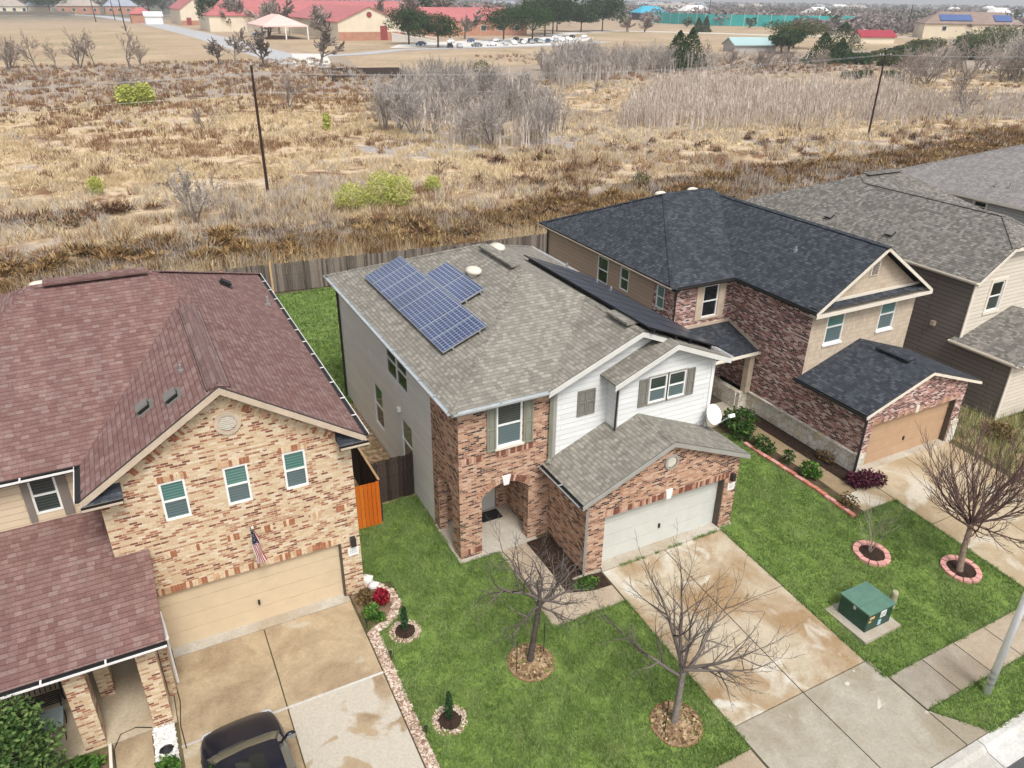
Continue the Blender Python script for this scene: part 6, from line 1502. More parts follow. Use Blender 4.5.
for x, y, h, l in ((-16, 231, 7, 'slender leafless tree on the field edge, first of the far row from the fence'), (-16.1, 222, 7.5, 'leaning leafless tree in the far row beyond the straw field'), (-10, 216, 9, 'leafless brown tree at the field edge, before the far mown lawn'), (-6.7, 222, 7, 'thin leafless tree in the far row, between taller ones'), (-1.4, 226, 9, 'taller leafless tree in the far row before the mown lawn'), (2, 230, 7, 'short leafless tree in the far row beside a taller one'), (9.2, 215, 10, 'largest leafless tree of the far row, near the road'), (12.1, 228, 5.5, 'small leafless tree at the road end of the far row'), (4.7, 148, 6, 'lone leafless sapling tree in front of the far row')):
    bare(x, y, h, l, 'bare trees of the far row', BROWN, wide=1.35)
bare(5.46, 65.75, 4.6, 'grey leafless small tree standing alone in the brush near the red roof', 'single bare trees of the field', [KIND[3]], wide=1.25)
for x, y, h, l in ((53.7, 212, 10.5, 'wide leafless tree beside the concrete pad'), (28, 133, 5.5, 'thin leafless tree just beyond the utility pole'), (35.5, 228, 9, 'leafless tree with yellowish twigs near the road'), (31, 226, 7, 'smaller leafless tree by the road bend'), (40, 214, 10, 'leafless tree right behind the tall utility pole'), (12.6, 114.7, 3.5, 'small leafless shrub tree in the straw beyond the lime bush'), (86, 131, 3, 'low leafless shrub by the tan clearing'), (130, 85, 5, 'leafless tree above the grey roof of the last house'), (138, 92, 6, 'taller leafless tree above the roof of the last house'), (92, 350, 11, 'rounded leafless tree in front of the school gable'), (75, 380, 12, 'leafless tree behind the tented canopy'), (84, 400, 14, 'tall leafless tree behind the canopy before red roofs'), (150, 335, 11, 'leafless tree before the brick school wing'), (68, 432, 15, 'leafless tree against the left part of the long red roof'), (82, 420, 15, 'broad leafless tree against the middle of the long red roof'), (128, 345, 11, 'leafless tree just behind the gabled hall ramp'), (136, 420, 15, 'reddish leafless tree behind the gabled hall'), (155, 415, 15, 'reddish leafless tree between the two long red roofs'), (172, 410, 15, 'reddish leafless tree behind the brick wing'), (58, 440, 14, 'leafless tree beside the dark oak by the road'), (272, 385, 7, 'small reddish leafless tree on the far green, first of three'), (276, 392, 7, 'small reddish leafless tree on the far green, middle of three'), (281, 382, 7, 'small reddish leafless tree on the far green, last of three')):
    bare(x, y, h * (1.15 if y > 320 else 1), l, 'single bare trees of the field', FARK if y > 200 else BROWN, wide=1.5 if y > 200 else 1.35)
# lime and green bushes of the field
for x, y, lob, l, lf, nl in ((20, 64.2, [(-2, .3, .8, 1.6, 1.3, 1.0), (.6, 0, 1.1, 1.5, 1.3, 1.4), (2.2, .2, 1.0, 1.4, 1.2, 1.2)], 'large lime green bush in the field behind the solar panel house', 'lime', 2600), (26.6, 67.3, [(0, 0, .6, .8, .8, .7)], 'small lime bush beside the larger lime bush', 'lime', 500), (-1.45, 79.8, [(0, 0, .55, .7, .6, .7)], 'small bright lime bush in the straw field', 'lime', 420), (6.1, 145, [(-1.2, 0, 1.2, 1.9, 1.4, 1.4), (1.3, 0, 1.3, 1.7, 1.4, 1.5)], 'broad yellow green bush at the far side of the straw field', 'lime', 1500), (46, 61, [(0, 0, .7, 1.0, .9, .8)], 'pale olive bush in the brush before the dark roof', 'juniper', 500), (27.6, 108, [(0, 0, .8, .5, .5, 1.0)], 'narrow yellow green plant in the straw near the utility pole', 'lime', 200), (83, 176, [(0, 0, 1.6, 2.5, 2, 1.8)], 'dull green shrub at the edge of the mown lawn, beside bare shrubs', 'juniper', 500), (100, 172, [(0, 0, 1.5, 2.0, 2, 1.7)], 'dull green shrub at the edge of the mown lawn, near the parked cars', 'juniper', 450), (108, 168, [(0, 0, 1.7, 2.2, 2, 2)], 'dark shrub beside the row of bare trees', 'juniper', 450)):
    sz = .15 if y < 90 else .36; nl = int(nl * 2.6) if lf == 'lime' else nl; lob = [(a, b_, c_ * 1.25, d_, e_, f_ * 1.3) for a, b_, c_, d_, e_, f_ in lob] if lf == 'lime' else lob
    bush('shrub', x, y, lob, nl, sz, lf, l, 'shrub', 'green bushes of the field', stems=8)
# evergreens
def conifer(x, y, h, w, n, label, leaf='cedar', size=.48, group='evergreens of the field', name='cedar_tree'):
    z = rng.random(n) ** 1.25; r = w * .72 * (1 - z) ** .8 * (.75 + .45 * vnoise(z * 9 + x, rng.random(n) * 9, 1., int(x) % 97)) * rng.uniform(.45, 1.05, n) ; a = rng.uniform(0, 6.283, n)
    lob = 1 + .22 * np.sin(3 * a + x) * np.sin(7 * z + y)
    p = np.stack([r * lob * np.cos(a), r * lob * np.sin(a), .15 + z * h], 1)
    t = Thing(name, label, 'tree', (x, y, 0), group); link('crown', tri_mesh('crown', leaves(p, size, None, flat=.9), LEAF[leaf], 4), (0, 0, 0), t.o)
    m = MB(); m.tube([(x, y, -.1), (x, y, h * .6)], [.22, .05], 7); t.part('trunk', m, M['bark_dark'])
for x, y, h, w, l in ((137.2, 171, 9.2, 7.6, 'dark pointed cedar of a joined pair, the one toward the school'), (141.6, 171.5, 9.9, 7.6, 'dark pointed cedar of a joined pair, the taller one'), (193, 174, 8.3, 9, 'broad dark cedar in front of another by the far shed'), (198.5, 172.5, 6.8, 6.5, 'lower dark cedar leaning on the broad one'), (256.6, 223, 9.4, 13, 'dark pyramid cedar behind the broad one'), (312.2, 374, 7.4, 5, 'small dark cedar before the teal fence, toward the school'), (317.2, 373.5, 8.3, 5, 'small dark cedar before the teal fence, second of two')):
    conifer(x, y, h, w, 2600, l)
def broad(x, y, h, w, n, label, leaf='oak', size=1.0, group='broad evergreen trees', name='oak_tree', trunk=.3):
    lob = [(0, 0, h * .62, w * .36, w * .36, h * .30)]
    if 'juniper' in name: lob = [(0, 0, h * .42, w * .3, w * .3, h * .42)]
    for k in range(9):
        q = 6.283 * k / 9 + random.random(); rr = w * random.uniform(.2, .34); s_ = random.uniform(.16, .26); lob.append((rr * math.cos(q), rr * math.sin(q), h * (random.uniform(.42, .8) if 'juniper' not in name else random.uniform(.2, .6)), w * s_, w * s_, h * s_ * (.8 if 'juniper' not in name else 1.5)))
    t = Thing(name, label, 'tree', (x, y, 0), group); link('crown', tri_mesh('crown', leaves(cloud(n, lob), size, None), LEAF[leaf], 4), (0, 0, 0), t.o)
    m = MB(); m.tube([(x, y, -.1), (x + .1, y, h * .3), (x, y, h * .7)], [trunk * 1.3, trunk, trunk * .4], 8)
    for k in range(4):
        q = 1.57 * k + .4; m.tube([(x, y, h * .28), (x + w * .2 * math.cos(q), y + w * .2 * math.sin(q), h * .55)], [trunk * .6, trunk * .2], 5)
    t.part('trunk', m, M['bark_dark'])
for x, y, h, w, l, lf in ((111.3, 300.7, 12, 15, 'dark round oak beside the school ramp', 'oak'), (115.6, 282, 10.5, 16, 'dark round oak at the corner of the parking lot', 'oak'), (159, 315, 12, 15, 'dark oak behind parked cars, beside the brick wing', 'oak'), (163, 297, 13.5, 17, 'large dark oak at the front of the parking lot', 'oak'), (200, 352, 17, 24, 'big green oak group at the back of the lot', 'oak'), (216, 372, 15, 18, 'green oak beyond the lot, by the white road', 'oak'), (236, 402, 15, 17, 'green oak on the far green, first past the lot', 'oak'), (243, 388, 13, 16, 'lower green oak on the far green', 'oak'), (262, 396, 17, 20, 'tall dark oak at the end of the oak group', 'oak'), (63, 450, 13.5, 17, 'dark oak beside the road before the red roofs', 'oak'), (246, 237, 9, 20, 'spreading green mesquite behind the metal roofed shed', 'juniper'), (216.5, 214, 6, 8, 'dark olive juniper beside the metal roofed shed', 'cedar'), (223, 217, 7, 9, 'dark olive juniper behind the shed corner', 'cedar'), (186, 470, 17, 26, 'dark evergreen behind the brick wing roof', 'oak'), (-18, 815, 18, 30, 'dark tree beside the pale far houses', 'oak'), (60, 830, 18, 26, 'dark tree behind the far tan roofed house', 'oak'), (96, 640, 15, 26, 'dark tree behind the white shed', 'oak')):
    broad(x, y, h * 1.15, w * 1.3, 4600 if h < 15 else 5200, l, lf, .6 if y < 330 else .95)
for k, (x, y, h, w) in enumerate(((203.7, 170.6, 5.5, 11), (206, 160, 4.5, 9), (224, 175, 5.5, 13), (236, 182, 6.5, 12), (252, 190, 6.5, 13), (280, 205, 8, 15), (258, 172, 7, 13), (270, 180, 6, 12), (302, 198, 9, 18), (315, 210, 8, 15), (380, 240, 14, 30), (345, 225, 9, 22), (161.5, 136, 3, 5), (168.5, 138, 3.2, 4), (176, 136, 2.4, 5))):
    broad(x, y, h * .66, w, 3600, 'olive green juniper in the dense band before the tan house', 'juniper' if k % 3 else 'cedar', .6, 'junipers before the tan house', 'juniper_tree', .15)

# utility poles and wires
def pole(x, y, h, label, arm=True, lean=0., r=.15, group='utility poles'):
    t = Thing('utility_pole', label, 'utility pole', (x, y, 0), group); m = MB(); m.tube([(x, y, -.3), (x + lean, y, h)], [r, r * .68], 9); t.part('pole', m, M['pole_wood'])
    if arm:
        m = MB(); m.box(x + lean - 1.1, x + lean + 1.1, y - .06, y + .06, h - .75, h - .63); ar = t.part('crossarm', m, M['pole_wood'])
        for dx in (-1., -.45, 1.): m = MB(); m.tube([(x + lean + dx, y, h - .63), (x + lean + dx, y, h - .43)], .05, 6); t.part('insulator', m, M['trim_white'], ar)
    m = MB(); m.tube([(x + lean, y, h), (x + lean, y, h + .22)], .05, 6); t.part('pole_pin', m, M['trim_white'])
M['pole_wood'] = plain('pole_wood', (.045, .025, .02), .9, .1, .25, 3.)
pole(12.78, 74.1, 11., 'dark wooden utility pole standing nearest in the straw field', False); pole(93.8, 74.2, 10.9, 'dark wooden utility pole with a crossarm beside the reed stand', True)
for i, (x, y, h, l) in enumerate(((11, 585, 12.5, 'utility pole by the far road, before pale houses'), (20.5, 445, 13.4, 'utility pole at the far lawn beside the road'), (23.5, 627, 14, 'utility pole in front of the far blue grey roof'), (39.9, 545, 13, 'utility pole close to the white shed'), (380, 446, 16.5, 'utility pole rising in front of the teal fence'), (427.6, 327.4, 15.5, 'utility pole rising out of the trees beside the tan house'))):
    pole(x, y, h, l, i > 3, -.6 if i < 4 else .5, .3)
for i, (z0_, dy) in enumerate(((10.3, -1.), (10.3, 1.), (8.7, 0))):
    m = MB(); pts = []
    for x0, x1 in ((-70, 12.78), (12.78, 93.8), (93.8, 175)):
        for k in range(13):
            q = k / 12; pts.append((x0 + (x1 - x0) * q, 74.15 + dy * .4, z0_ - .9 * (1 - (2 * q - 1) ** 2)))
    m.tube(pts, .013, 4); single('power_line', m, M['metal_grey'], ('upper wire strung between the field poles, house side', 'upper wire strung between the field poles, school side', 'lowest wire strung between the field poles')[i], 'wire', (0, 74, z0_), 'wires between the field poles')
for x, y, h, l in ((380, 350, 11.5, 'curved arm street light beyond the dark cedars'), (394, 246, 9.2, 'curved arm street light beside the tan house')):
    t = Thing('street_light', l, 'street light', (x, y, 0), 'far street lights'); m = MB(); m.tube([(x, y, 0), (x, y, h * .8), (x + 1.2, y, h * .97), (x + 4, y, h)], [.22, .18, .14, .12], 8); t.part('pole', m, M['galv']); m = MB(); m.blob((x + 4.6, y, h), (.9, .3, .15), 8, 5); t.part('lamp_head', m, M['galv'])

# ------------------------------------------------------------------ far roads and lots
road_c = concrete('far_road', (.46, .46, .47), (.38, .38, .39)); pad_c = concrete('far_pad', (.68, .66, .62), (.6, .57, .52)); mown_m = ground_mat('mown_grass', [(.03, 6, [(.3, (.34, .25, .165)), (.55, (.43, .325, .22)), (.7, (.50, .39, .28))], None), (.08, 5, [(.3, (.30, .25, .14)), (.7, (.38, .30, .2))], (.5, .62))], .8)
def road(name, line, w, mat, z=.02):
    m = MB(); L_, R2 = [], []
    for i, (x, y) in enumerate(line):
        a, b_ = line[max(0, i - 1)], line[min(len(line) - 1, i + 1)]; d_ = Vector((b_[0] - a[0], b_[1] - a[1], 0)).normalized(); L_.append((x - d_.y * w / 2, y + d_.x * w / 2, z)); R2.append((x + d_.y * w / 2, y - d_.x * w / 2, z))
    for i in range(len(line) - 1): m.poly([R2[i], R2[i + 1], L_[i + 1], L_[i]])
    structure(name, m, mat)
def sheet(name, pts, mat, z=.01): m = MB(); m.poly([(x, y, z) for x, y in pts]); structure(name, m, mat)
sheet('mown_lawn', [(-60, 238), (40, 232), (47, 260), (42, 480), (-60, 480)], mown_m, .004); sheet('mown_lawn', [(62, 205), (100, 197), (150, 205), (165, 250), (150, 262), (70, 246)], mown_m, .004); sheet('mown_lawn', [(165, 225), (330, 215), (440, 300), (420, 460), (230, 380), (180, 300)], mown_m, .004); sheet('mown_lawn', [(64, 262), (110, 285), (125, 330), (66, 345)], mown_m, .008)
road('road', [(-10, 790), (17.5, 735), (40, 563), (48.8, 386), (50.9, 284), (52.5, 222)], 13, road_c, .02); road('road', [(58, 247), (78, 255), (97, 271), (121, 275), (170, 279), (200, 300)], 7, road_c, .028); road('road', [(200, 352), (238, 384), (276, 398), (306, 372), (330, 330), (440, 276), (520, 262)], 12, pad_c, .02)
sheet('concrete_pad', [(58, 263), (68, 259), (56.5, 209), (48, 214)], pad_c, .036); sheet('parking_lot', [(97, 282), (168, 276), (215, 331), (200, 345), (152, 325), (109, 305)], pad_c, .024)
sheet('bare_patch', [(52, 207), (72, 203), (66, 176), (46, 172)], M['mulch'], .012); sheet('bare_patch', [(82, 128), (92, 126), (101, 134), (96, 141), (86, 139)], ground_mat('sand_patch', [(.4, 5, [(.3, (.50, .37, .25)), (.7, (.62, .49, .36))], None)], 3.), .012)

# ------------------------------------------------------------------ far buildings
roof_school = plain('roof_school', (.44, .145, .145), .6, .25, .1, .3); wall_cream = plain('wall_cream', (.68, .60, .47), .8, .2, .06, .3); wall_brick = plain('wall_brick', (.42, .22, .15), .9, .1, .15, .6); roof_tan = plain('roof_tan', (.36, .31, .27), .9, .1, .15, .4); roof_bluegrey = plain('roof_bluegrey', (.30, .33, .38), .9, .1, .15, .4); roof_brown = plain('roof_brown', (.27, .20, .17), .9, .1, .15, .4); teal = plain('teal_mesh', (.03, .34, .33), .7, .2, .15, .2)
def hall(name, label, cat, x0, x1, y0, y1, he, hr, ax, wallm, roofm, group=None, hip=0., oh=.6, wins=(), band=None, doors=(), rz=0):
    t = Thing(name, label, cat, ((x0 + x1) / 2, y0, 0), group, rz)
    xm, ym_ = (x0 + x1) / 2, (y0 + y1) / 2; m = MB(); m.box(x0, x1, y0, y1, 0, he)
    if not hip:
        if ax == 'y': m.add([(x0, y0, he), (x1, y0, he), (xm, y0, hr), (x0, y1, he), (x1, y1, he), (xm, y1, hr)], [(0, 1, 2), (3, 5, 4)])
        else: m.add([(x0, y0, he), (x0, y1, he), (x0, ym_, hr), (x1, y0, he), (x1, y1, he), (x1, ym_, hr)], [(0, 2, 1), (3, 4, 5)])
    t.part('wall', m, wallm); m = MB(); a0, a1, b0, b1 = x0 - oh, x1 + oh, y0 - oh, y1 + oh; e = he - oh * .3
    if ax == 'y': r0, r1 = (xm, b0 + hip, hr + .15), (xm, b1 - hip, hr + .15); q = [[(a0, b0, e), r0, r1, (a0, b1, e)], [(a1, b0, e), (a1, b1, e), r1, r0], [(a0, b0, e), (a1, b0, e), r0], [(a0, b1, e), r1, (a1, b1, e)]]
    else: r0, r1 = (a0 + hip, ym_, hr + .15), (a1 - hip, ym_, hr + .15); q = [[(a0, b0, e), (a1, b0, e), r1, r0], [(a0, b1, e), r0, r1, (a1, b1, e)], [(a0, b0, e), r0, (a0, b1, e)], [(a1, b0, e), (a1, b1, e), r1]]
    if not hip: q = q[:2]
    for f in q: m.poly(f); m.poly([(x, y, z - .35) for x, y, z in f][::-1])
    for f in q:
        for i in range(len(f)):
            a, b_ = f[i], f[(i + 1) % len(f)]
            if abs(a[2] - b_[2]) < 1e-6 and a[2] == e or not hip and a[2] != b_[2]: m.poly([a, b_, (b_[0], b_[1], b_[2] - .35), (a[0], a[1], a[2] - .35)])
    t.part('roof', m, roofm)
    for a, w_, z0_, h_ in wins:
        m = MB(); m.box(a, a + w_, y0 - .12, y0 - .02, z0_, z0_ + h_); f_ = t.part('window', m, M['trim_white']); m = MB(); m.box(a + .15, a + w_ - .15, y0 - .16, y0 - .12, z0_ + .15, z0_ + h_ - .15); t.part('pane', m, M['glass_dark'], f_)
    for a, w_, h_, mt in doors: m = MB(); m.box(a, a + w_, y0 - .15, y0 - .02, 0, h_); t.part('door', m, mt)
    if band: m = MB(); m.box(x0 - .06, x1 + .06, y0 - .08, y0 - .02, *band[1:]); t.part('brick_band', m, band[0])
    return t
t = hall('school', 'school hall with a red metal roof and a cream and brick gable end', 'school', 93.3, 120, 333, 419, 7.2, 12.6, 'y', wall_cream, roof_school, 'red roofed school buildings', wins=(), band=(wall_brick, 0, 3.2), doors=((111, 3, 5.4, plain('door_maroon', (.25, .05, .05), .6)),))
m = MB(); m.tube([(106.6, 332.95, 9.6), (106.6, 332.8, 9.6)], 1.1, 16); t.part('gable_vent', m, MATS['door_maroon'])
hall('school', 'long school wing with a red metal roof behind the gabled hall', 'school', 57, 172, 428, 465, 7.5, 13.8, 'x', wall_cream, roof_school, 'red roofed school buildings', hip=10)
hall('school', 'brick school wing with a low red roof behind the parking lot', 'school', 140, 196, 363, 392, 6.8, 11.8, 'x', wall_brick, roof_school, 'red roofed school buildings', wins=[(144 + 9 * k, 3, 2., 2.6) for k in range(6)], hip=6)
hall('school', 'small gabled school wing beside the road with a red roof', 'school', 54, 70, 520, 575, 8.5, 14, 'y', wall_cream, roof_school, 'red roofed school buildings', band=(wall_brick, 0, 2.5), doors=((57, 2.6, 4, MATS['door_maroon']),))
m_ = Thing('ramp', 'pale railed ramp slanting down beside the school gable', 'ramp', (116, 318, 0)); mb = MB(); mb.add([(112, 322, 0), (126, 309, 0), (127, 311, 0), (113, 324, 0), (112, 322, 3.2), (126, 309, .6), (127, 311, .6), (113, 324, 3.2)], [(0, 1, 5, 4), (1, 2, 6, 5), (2, 3, 7, 6), (3, 0, 4, 7), (4, 5, 6, 7)]); m_.part('deck', mb, pad_c); mb = MB(); mb.tube([(112, 322, 4.3), (126, 309, 1.7)], .12, 5); [mb.tube([(112 + 14 * k / 6, 322 - 13 * k / 6, 3.2 - 2.6 * k / 6), (112 + 14 * k / 6, 322 - 13 * k / 6, 4.3 - 2.6 * k / 6)], .1, 5) for k in range(7)]; m_.part('railing', mb, M['trim_white'])
# tented canopy
t = Thing('canopy', 'pale pink tented shade canopy on white posts beside the school', 'canopy', (75, 362, 0)); m = MB(); a0, a1, b0, b1 = 66, 84.5, 346, 380; e, h_ = 5.2, 9.2
m.add([(a0, b0, e), (a1, b0, e), (a1, b1, e), (a0, b1, e), (75.2, 356, h_), (75.2, 370, h_), (a0, b0, e - .5), (a1, b0, e - .5), (a1, b1, e - .5), (a0, b1, e - .5)], [(0, 1, 4), (1, 2, 5, 4), (2, 3, 5), (3, 0, 4, 5), (0, 6, 7, 1), (1, 7, 8, 2), (2, 8, 9, 3), (3, 9, 6, 0), (6, 9, 8, 7)]); t.part('roof', m, plain('canopy_cloth', (.72, .50, .45), .7, .2, .06, .3))
for x, y in ((66.3, 346.3), (84.2, 346.3), (84.2, 379.7), (66.3, 379.7), (75.2, 346.3)): m = MB(); m.tube([(x, y, 0), (x, y, 5.)], .28, 8); t.part('post', m, M['trim_white'])
hall('shed', 'small white shed by the far road', 'shed', 36.5, 46, 541, 549, 4.6, 6.6, 'x', plain('wall_white', (.8, .8, .78), .7, .2, .03), plain('roof_white', (.72, .72, .7), .6, .2, .04))
hall('pavilion', 'small open pavilion with a reddish roof behind the white shed', 'pavilion', 30, 42, 560, 572, 5.5, 8.5, 'x', wall_brick, roof_school, hip=5)
hall('far_house', 'pale house with a tan hip roof, nearest the far field corner', 'house', -62, -34, 800, 818, 6, 11.5, 'x', wall_cream, roof_tan, 'houses beyond the far lawn', hip=9, wins=[(-58 + 7 * k, 2.5, 2, 2.5) for k in range(4)])
hall('far_house', 'wide tan roofed house between two others beyond the far lawn', 'house', -12, 20, 802, 822, 6.5, 13, 'x', wall_brick, roof_tan, 'houses beyond the far lawn', hip=10, wins=[(-9 + 8 * k, 2.5, 2, 2.5) for k in range(4)])
hall('far_house', 'house with a blue grey roof behind the utility poles', 'house', 24, 50, 806, 826, 6.5, 12.5, 'x', wall_brick, roof_bluegrey, 'houses beyond the far lawn', hip=8, wins=[(27 + 7 * k, 2.5, 2, 2.5) for k in range(3)])
hall('far_house', 'house with a grey roof partly hidden by dark trees', 'house', -36, -16, 822, 840, 6, 11, 'x', wall_cream, roof_bluegrey, 'houses beyond the far lawn', hip=8)
m = MB(); t = Thing('far_fence', 'long brown fence before the far houses', 'fence', (-60, 770, 0)); m.box(-80, 0, 768, 768.3, 0, 2.4); t.part('panel', m, M['fence_grey'])
for k in range(9): m = MB(); m.box(-80 + 10 * k - .2, -80 + 10 * k + .2, 767.8, 768.4, 0, 2.7); t.part('post', m, M['fence_grey'])
plain('wall_tan', (.70, .61, .46), .8, .2, .05, .2)
hall('far_house', 'tan two storey house with blue solar panels on a brown roof', 'house', 383.5, 429.5, 273, 295, 7.2, 12.2, 'x', MATS['wall_tan'], roof_brown, hip=9, wins=[(412, 2.2, 3.6, 2.2), (392, 2.2, 3.6, 2.2)], rz=math.radians(-40.6))
for dx, l in ((-8, 'blue solar array on the roof of the far tan house, larger one'), (14, 'blue solar array on the roof of the far tan house, smaller one')):
    c_, s_ = math.cos(math.radians(-40.6)), math.sin(math.radians(-40.6)); O = Vector((406.5 + dx * c_ - 4.6 * s_, 273 + dx * s_ + 4.6 * c_, 9.5)); u = Vector((c_, s_, 0)); v = Vector((-s_ * .92, c_ * .92, .39)).normalized(); n_ = u.cross(v); m = MB(); w_ = 7.5 if dx < 0 else 4; m.ob(O, u, v, n_, -w_, w_, -3.4, 3.4, .05, .3); single('solar_array', m, plain('far_solar', (.06, .11, .28), .3, .5, .1), l, 'solar array', tuple(O), 'solar arrays of the far house')
hall('metal_shed', 'low shed with a pale teal metal roof beyond the reeds', 'shed', 205, 221, 223, 232, 2.6, 4.6, 'x', M['siding_stone'], plain('roof_teal', (.36, .50, .50), .45, .4, .06, .2), rz=math.radians(-16))
hall('red_shed', 'small shed with a dark red roof among the junipers', 'shed', 306, 322, 254, 262, 3, 5.2, 'x', wall_cream, plain('roof_crimson', (.32, .03, .05), .5, .3, .06, .2), rz=math.radians(-20))
t = Thing('teal_fence', 'long teal windscreen fence round the far sports field', 'fence', (400, 505, 0)); m = MB()
TP = [(392, 522), (398, 470), (432, 428), (478, 410)]
for i in range(3):
    a, b_ = Vector((*TP[i], 0)), Vector((*TP[i + 1], 0)); u = (b_ - a); L = u.length; u.normalize(); m.ob(a, u, u.cross(Z3), Z3, 0, L, -.1, .1, .3, 7.5)
    for k in range(6): mm = MB(); p_ = a + u * L * k / 6; mm.tube([p_, p_ + Z3 * 8], .2, 6); t.part('post', mm, M['galv'])
t.part('screen', m, teal)
hall('pavilion', 'pavilion with a bright blue roof at the far sports ground', 'pavilion', 440, 470, 606, 622, 6, 11, 'x', M['dark_trim'], plain('roof_blue', (.04, .36, .52), .5, .3, .05, .2), hip=8)
# cars on the far lot
CB = MB(); prof = [(-2.2, .35), (-2.25, .75), (-1.9, .95), (-1.2, 1.0), (-.7, 1.45), (.8, 1.48), (1.5, 1.02), (2.15, .85), (2.25, .4)]
n = len(prof); CB.add([(x * .86 if z > 1.2 else x, s_ * (.62 if z > 1.2 else .88), z) for s_ in (-1, 1) for x, z in prof], [tuple(range(n)), tuple(range(n, 2 * n))[::-1]] + [(i, n + i, n + (i + 1) % n, (i + 1) % n) for i in range(n)])
for x in (-1.35, 1.35):
    for s_ in (-1, 1): CB.tube([(x, s_ * .7, .32), (x, s_ * .9, .32)], .33, 10, 1)
CB.box(-.95, 1.15, -.76, .76, 1.05, 1.32, 2)
paints = dict(black=(.02, .02, .024), white=(.8, .8, .8), silver=(.45, .46, .48), blue=(.06, .10, .2), grey=(.16, .17, .18))
CM = {k: mesh_from(CB, 'far_car', [plain('paint_' + k, v, .3, .5, 0), M['rubber'], M['glass_car']]) for k, v in paints.items()}
for x, y, k, a, l in ((113.4, 293.5, 'blue', .5, 'dark blue car parked alone between the two round oaks'), (118.5, 277.8, 'black', 1.3, 'black pickup sized car parked at the lot corner'), (122.2, 277.4, 'silver', 1.3, 'silver car next to the black one at the lot corner'), (130.5, 280.5, 'grey', .3, 'grey car in the front row of the lot'), (138.6, 284.5, 'white', .3, 'white car in the front row of the lot'), (141.5, 310, 'blue', .8, 'dark car in front of the brick school wing'), (131, 306, 'white', .8, 'white car behind the front row, near the brick wing'), (153.8, 311, 'white', .8, 'white car beside the oak trunk in the lot'), (165, 315, 'black', .8, 'black car under the large oak'), (170, 306, 'grey', .6, 'grey car right of the large oak trunk'), (176, 312, 'white', .6, 'white car behind the large oak'), (190, 325, 'white', .7, 'white car in the back row, seen over bare trees'), (195, 330, 'silver', .7, 'silver car in the back row, seen over bare trees'), (202, 330, 'black', .7, 'black car in the back row, seen over bare trees'), (208, 329, 'white', .7, 'white car at the end of the back row'), (71, 385, 'blue', .2, 'blue car behind the tented canopy')):
    o = link('parked_car', CM[k], (x, y, .02)); o.rotation_euler = (0, 0, a); tag(o, l, 'car', 'cars on the school lot')

random.seed(3)
for k in range(18):
    r, q = k % 2, k // 2; x, y = 146 + 5.2 * q + 4 * r, 287 + 2.6 * q + 9 * r
    if any(abs(x - a) < 3.5 and abs(y - b_) < 3.5 for a, b_ in ((153.8, 311), (165, 315), (170, 306), (176, 312), (190, 325))): continue
    o = link('parked_car', CM[random.choice(('white', 'silver', 'black', 'grey', 'white', 'blue'))], (x, y, .02)); o.rotation_euler = (0, 0, 1.1 + random.uniform(-.05, .05)); tag(o, 'car in the packed double row beside the large oak', 'car', 'cars packed beside the large oak')

# ------------------------------------------------------------------ distant woods and hills
def wood(name, n, r0, r1, a0, a1, h, size, per, mat, lab):
    r = np.sqrt(rng.uniform(r0 ** 2, r1 ** 2, n)); a = np.radians(rng.uniform(a0, a1, n)); x, y = r * np.sin(a), r * np.cos(a); hh = h * rng.uniform(.6, 1.25, n)
    L = [(x[i], y[i], hh[i] * .55, hh[i] * .62, hh[i] * .62, hh[i] * .48) for i in range(n)]
    i = np.repeat(np.arange(n), per); N = len(i); d = rng.normal(0, 1, (N, 3)); d /= np.linalg.norm(d, axis=1)[:, None]; LL = np.array(L)
    p = LL[i, :3] + d * LL[i, 3:] * rng.uniform(.3, 1.05, N)[:, None]; p[:, 2] = np.maximum(p[:, 2], .3)
    return stuff(name, tri_mesh(name, leaves(p, size, None), mat, 4), lab, 'woodland')
w_bare = island('wood_bare', [(0, (.13, .10, .10)), (.5, (.22, .18, .175)), (1, (.32, .27, .26))], .95); w_mauve = island('wood_mauve', [(0, (.2, .12, .12)), (.5, (.30, .19, .19)), (1, (.38, .27, .26))], .95); w_green = island('wood_green', [(0, (.02, .035, .02)), (.5, (.05, .075, .035)), (1, (.10, .13, .06))], .95)
wood('distant_wood', 1300, 610, 1500, 22, 62, 9, 2.2, 44, w_bare, 'leafless grey brown woodland far beyond the sports field'); wood('distant_wood', 260, 560, 1500, 20, 62, 9.5, 2.4, 50, w_green, 'scattered evergreen trees in the far woodland'); wood('distant_wood', 230, 530, 680, 52, 63, 6.5, 1.8, 46, w_bare, 'leafless grey woodland beside the far tan house'); wood('distant_wood', 50, 430, 560, 59, 65, 6, 1.6, 60, w_green, 'dark green trees beside the far tan house')
wood('distant_wood', 130, 480, 640, 46, 62, 7, 2.4, 44, w_bare, 'leafless woodland behind the far tan house'); wood('distant_wood', 260, 480, 900, 8, 27, 11, 2.4, 46, w_mauve, 'reddish bare woodland behind the school roofs'); wood('distant_wood', 150, 470, 1000, 6, 32, 11, 2.4, 50, w_green, 'dark trees behind the school roofs')
wood('distant_wood', 160, 850, 1600, -14, 14, 12, 3.2, 46, w_bare, 'woodland behind the far houses'); wood('distant_wood', 60, 850, 1500, -14, 14, 12, 3.2, 50, w_green, 'dark trees behind the far houses')
wood('distant_wood', 700, 1500, 4200, -16, 64, 9, 7., 26, w_bare, 'faint woodland along the horizon'); wood('distant_wood', 260, 1500, 4200, -16, 64, 10, 7., 26, w_green, 'faint evergreen belts along the horizon')
random.seed(5)
wb = plain('far_wall', (.7, .69, .66), .8, .2, .1, .01)
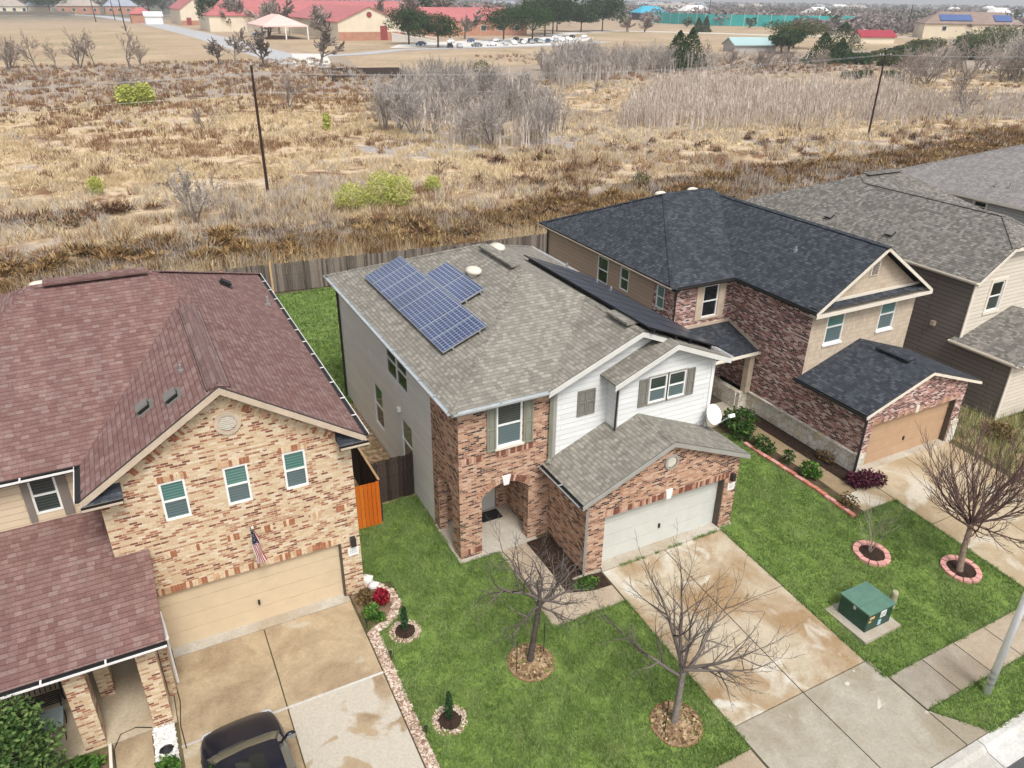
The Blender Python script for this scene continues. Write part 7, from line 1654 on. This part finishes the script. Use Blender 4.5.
for k in range(34):
    a = math.radians(random.uniform(26, 62)); r = random.uniform(900, 2300); x, y = r * math.sin(a), r * math.cos(a); w_ = random.uniform(10, 26)
    m = MB(); m.box(x - w_, x + w_, y - 8, y + 8, 0, random.uniform(5, 8)); m.add([(x - w_ - 1, y - 9, 5), (x + w_ + 1, y - 9, 5), (x + w_ + 1, y + 9, 5), (x - w_ - 1, y + 9, 5), (x - w_ + 6, y, 11), (x + w_ - 6, y, 11)], [(0, 1, 5, 4), (1, 2, 5), (2, 3, 4, 5), (3, 0, 4)], 1)
    single('distant_building', m, [wb, random.choice((roof_tan, roof_bluegrey, wb))], 'pale distant building among the far woodland', 'building', (x, y, 0), 'buildings near the horizon')
hz_m = bpy.data.materials.new('haze'); hz_m.use_nodes = True; nt = hz_m.node_tree; nt.nodes.remove(nt.nodes['Principled BSDF'])
pv = nt.nodes.new('ShaderNodeVolumePrincipled'); pv.inputs['Density'].default_value = .00028; pv.inputs['Color'].default_value = (.95, .97, 1., 1); pv.inputs['Anisotropy'].default_value = .2
nt.links.new(pv.outputs[0], nt.nodes['Material Output'].inputs['Volume'])
mb = MB(); mb.box(-9100, 9100, -100, 9100, -2, 62); o = link('haze', mesh_from(mb, 'haze', hz_m)); o['kind'] = 'stuff'; tag(o, 'thin pale winter haze over the far woods', 'haze')

# ------------------------------------------------------------------ light, sky, camera
w = bpy.data.worlds.new('World'); SC.world = w; w.use_nodes = True; nt = w.node_tree; bg = nt.nodes['Background']
EL, AZ = 56, 182      # sun: height, and compass bearing from +Y toward +X
sk = nt.nodes.new('ShaderNodeTexSky'); sk.sky_type = 'NISHITA'; sk.sun_disc = False; sk.sun_elevation = math.radians(EL); sk.sun_rotation = math.radians(AZ); sk.air_density = 1.; sk.dust_density = 4.; sk.ozone_density = 1.
hs = nt.nodes.new('ShaderNodeHueSaturation'); hs.inputs['Saturation'].default_value = .28
nt.links.new(sk.outputs[0], hs.inputs['Color']); nt.links.new(hs.outputs[0], bg.inputs['Color']); bg.inputs['Strength'].default_value = .135
sun = bpy.data.lights.new('sun', 'SUN'); sun.energy = 1.55; sun.angle = math.radians(18); sun.color = (1., .96, .90)
so = bpy.data.objects.new('sun', sun); COL.objects.link(so)
ds = Vector((math.sin(math.radians(AZ)) * math.cos(math.radians(EL)), math.cos(math.radians(AZ)) * math.cos(math.radians(EL)), math.sin(math.radians(EL))))
so.rotation_euler = ds.to_track_quat('Z', 'Y').to_euler(); so.location = (0, 0, 60)

f, pi_, ya, ro_ = 761.109, math.radians(26.92729), math.radians(27.65361), math.radians(-.70052)
cp, sp, cy_, sy = math.cos(pi_), math.sin(pi_), math.cos(ya), math.sin(ya)
fw = Vector((sy * cp, cy_ * cp, -sp)); rt = Vector((cy_, -sy, 0)); dn = fw.cross(rt)
c, s_ = math.cos(ro_), math.sin(ro_); r2 = rt * c + dn * s_; d2 = dn * c - rt * s_
cam = bpy.data.cameras.new('camera'); co = bpy.data.objects.new('camera', cam); COL.objects.link(co)
mw = Matrix((r2, -d2, -fw)).transposed().to_4x4(); mw.translation = (0, 0, 16.5); co.matrix_world = mw
cam.sensor_width = 36; cam.lens = f / 1024 * 36; cam.clip_start = .5; cam.clip_end = 20000
SC.camera = co
SC.view_settings.view_transform = 'Standard'; SC.view_settings.look = 'None'; SC.view_settings.exposure = .55; SC.view_settings.gamma = 1
SC.view_settings.use_curve_mapping = False
SC.cycles.max_bounces = 5; SC.cycles.diffuse_bounces = 2; SC.cycles.transparent_max_bounces = 4; SC.cycles.use_denoising = True
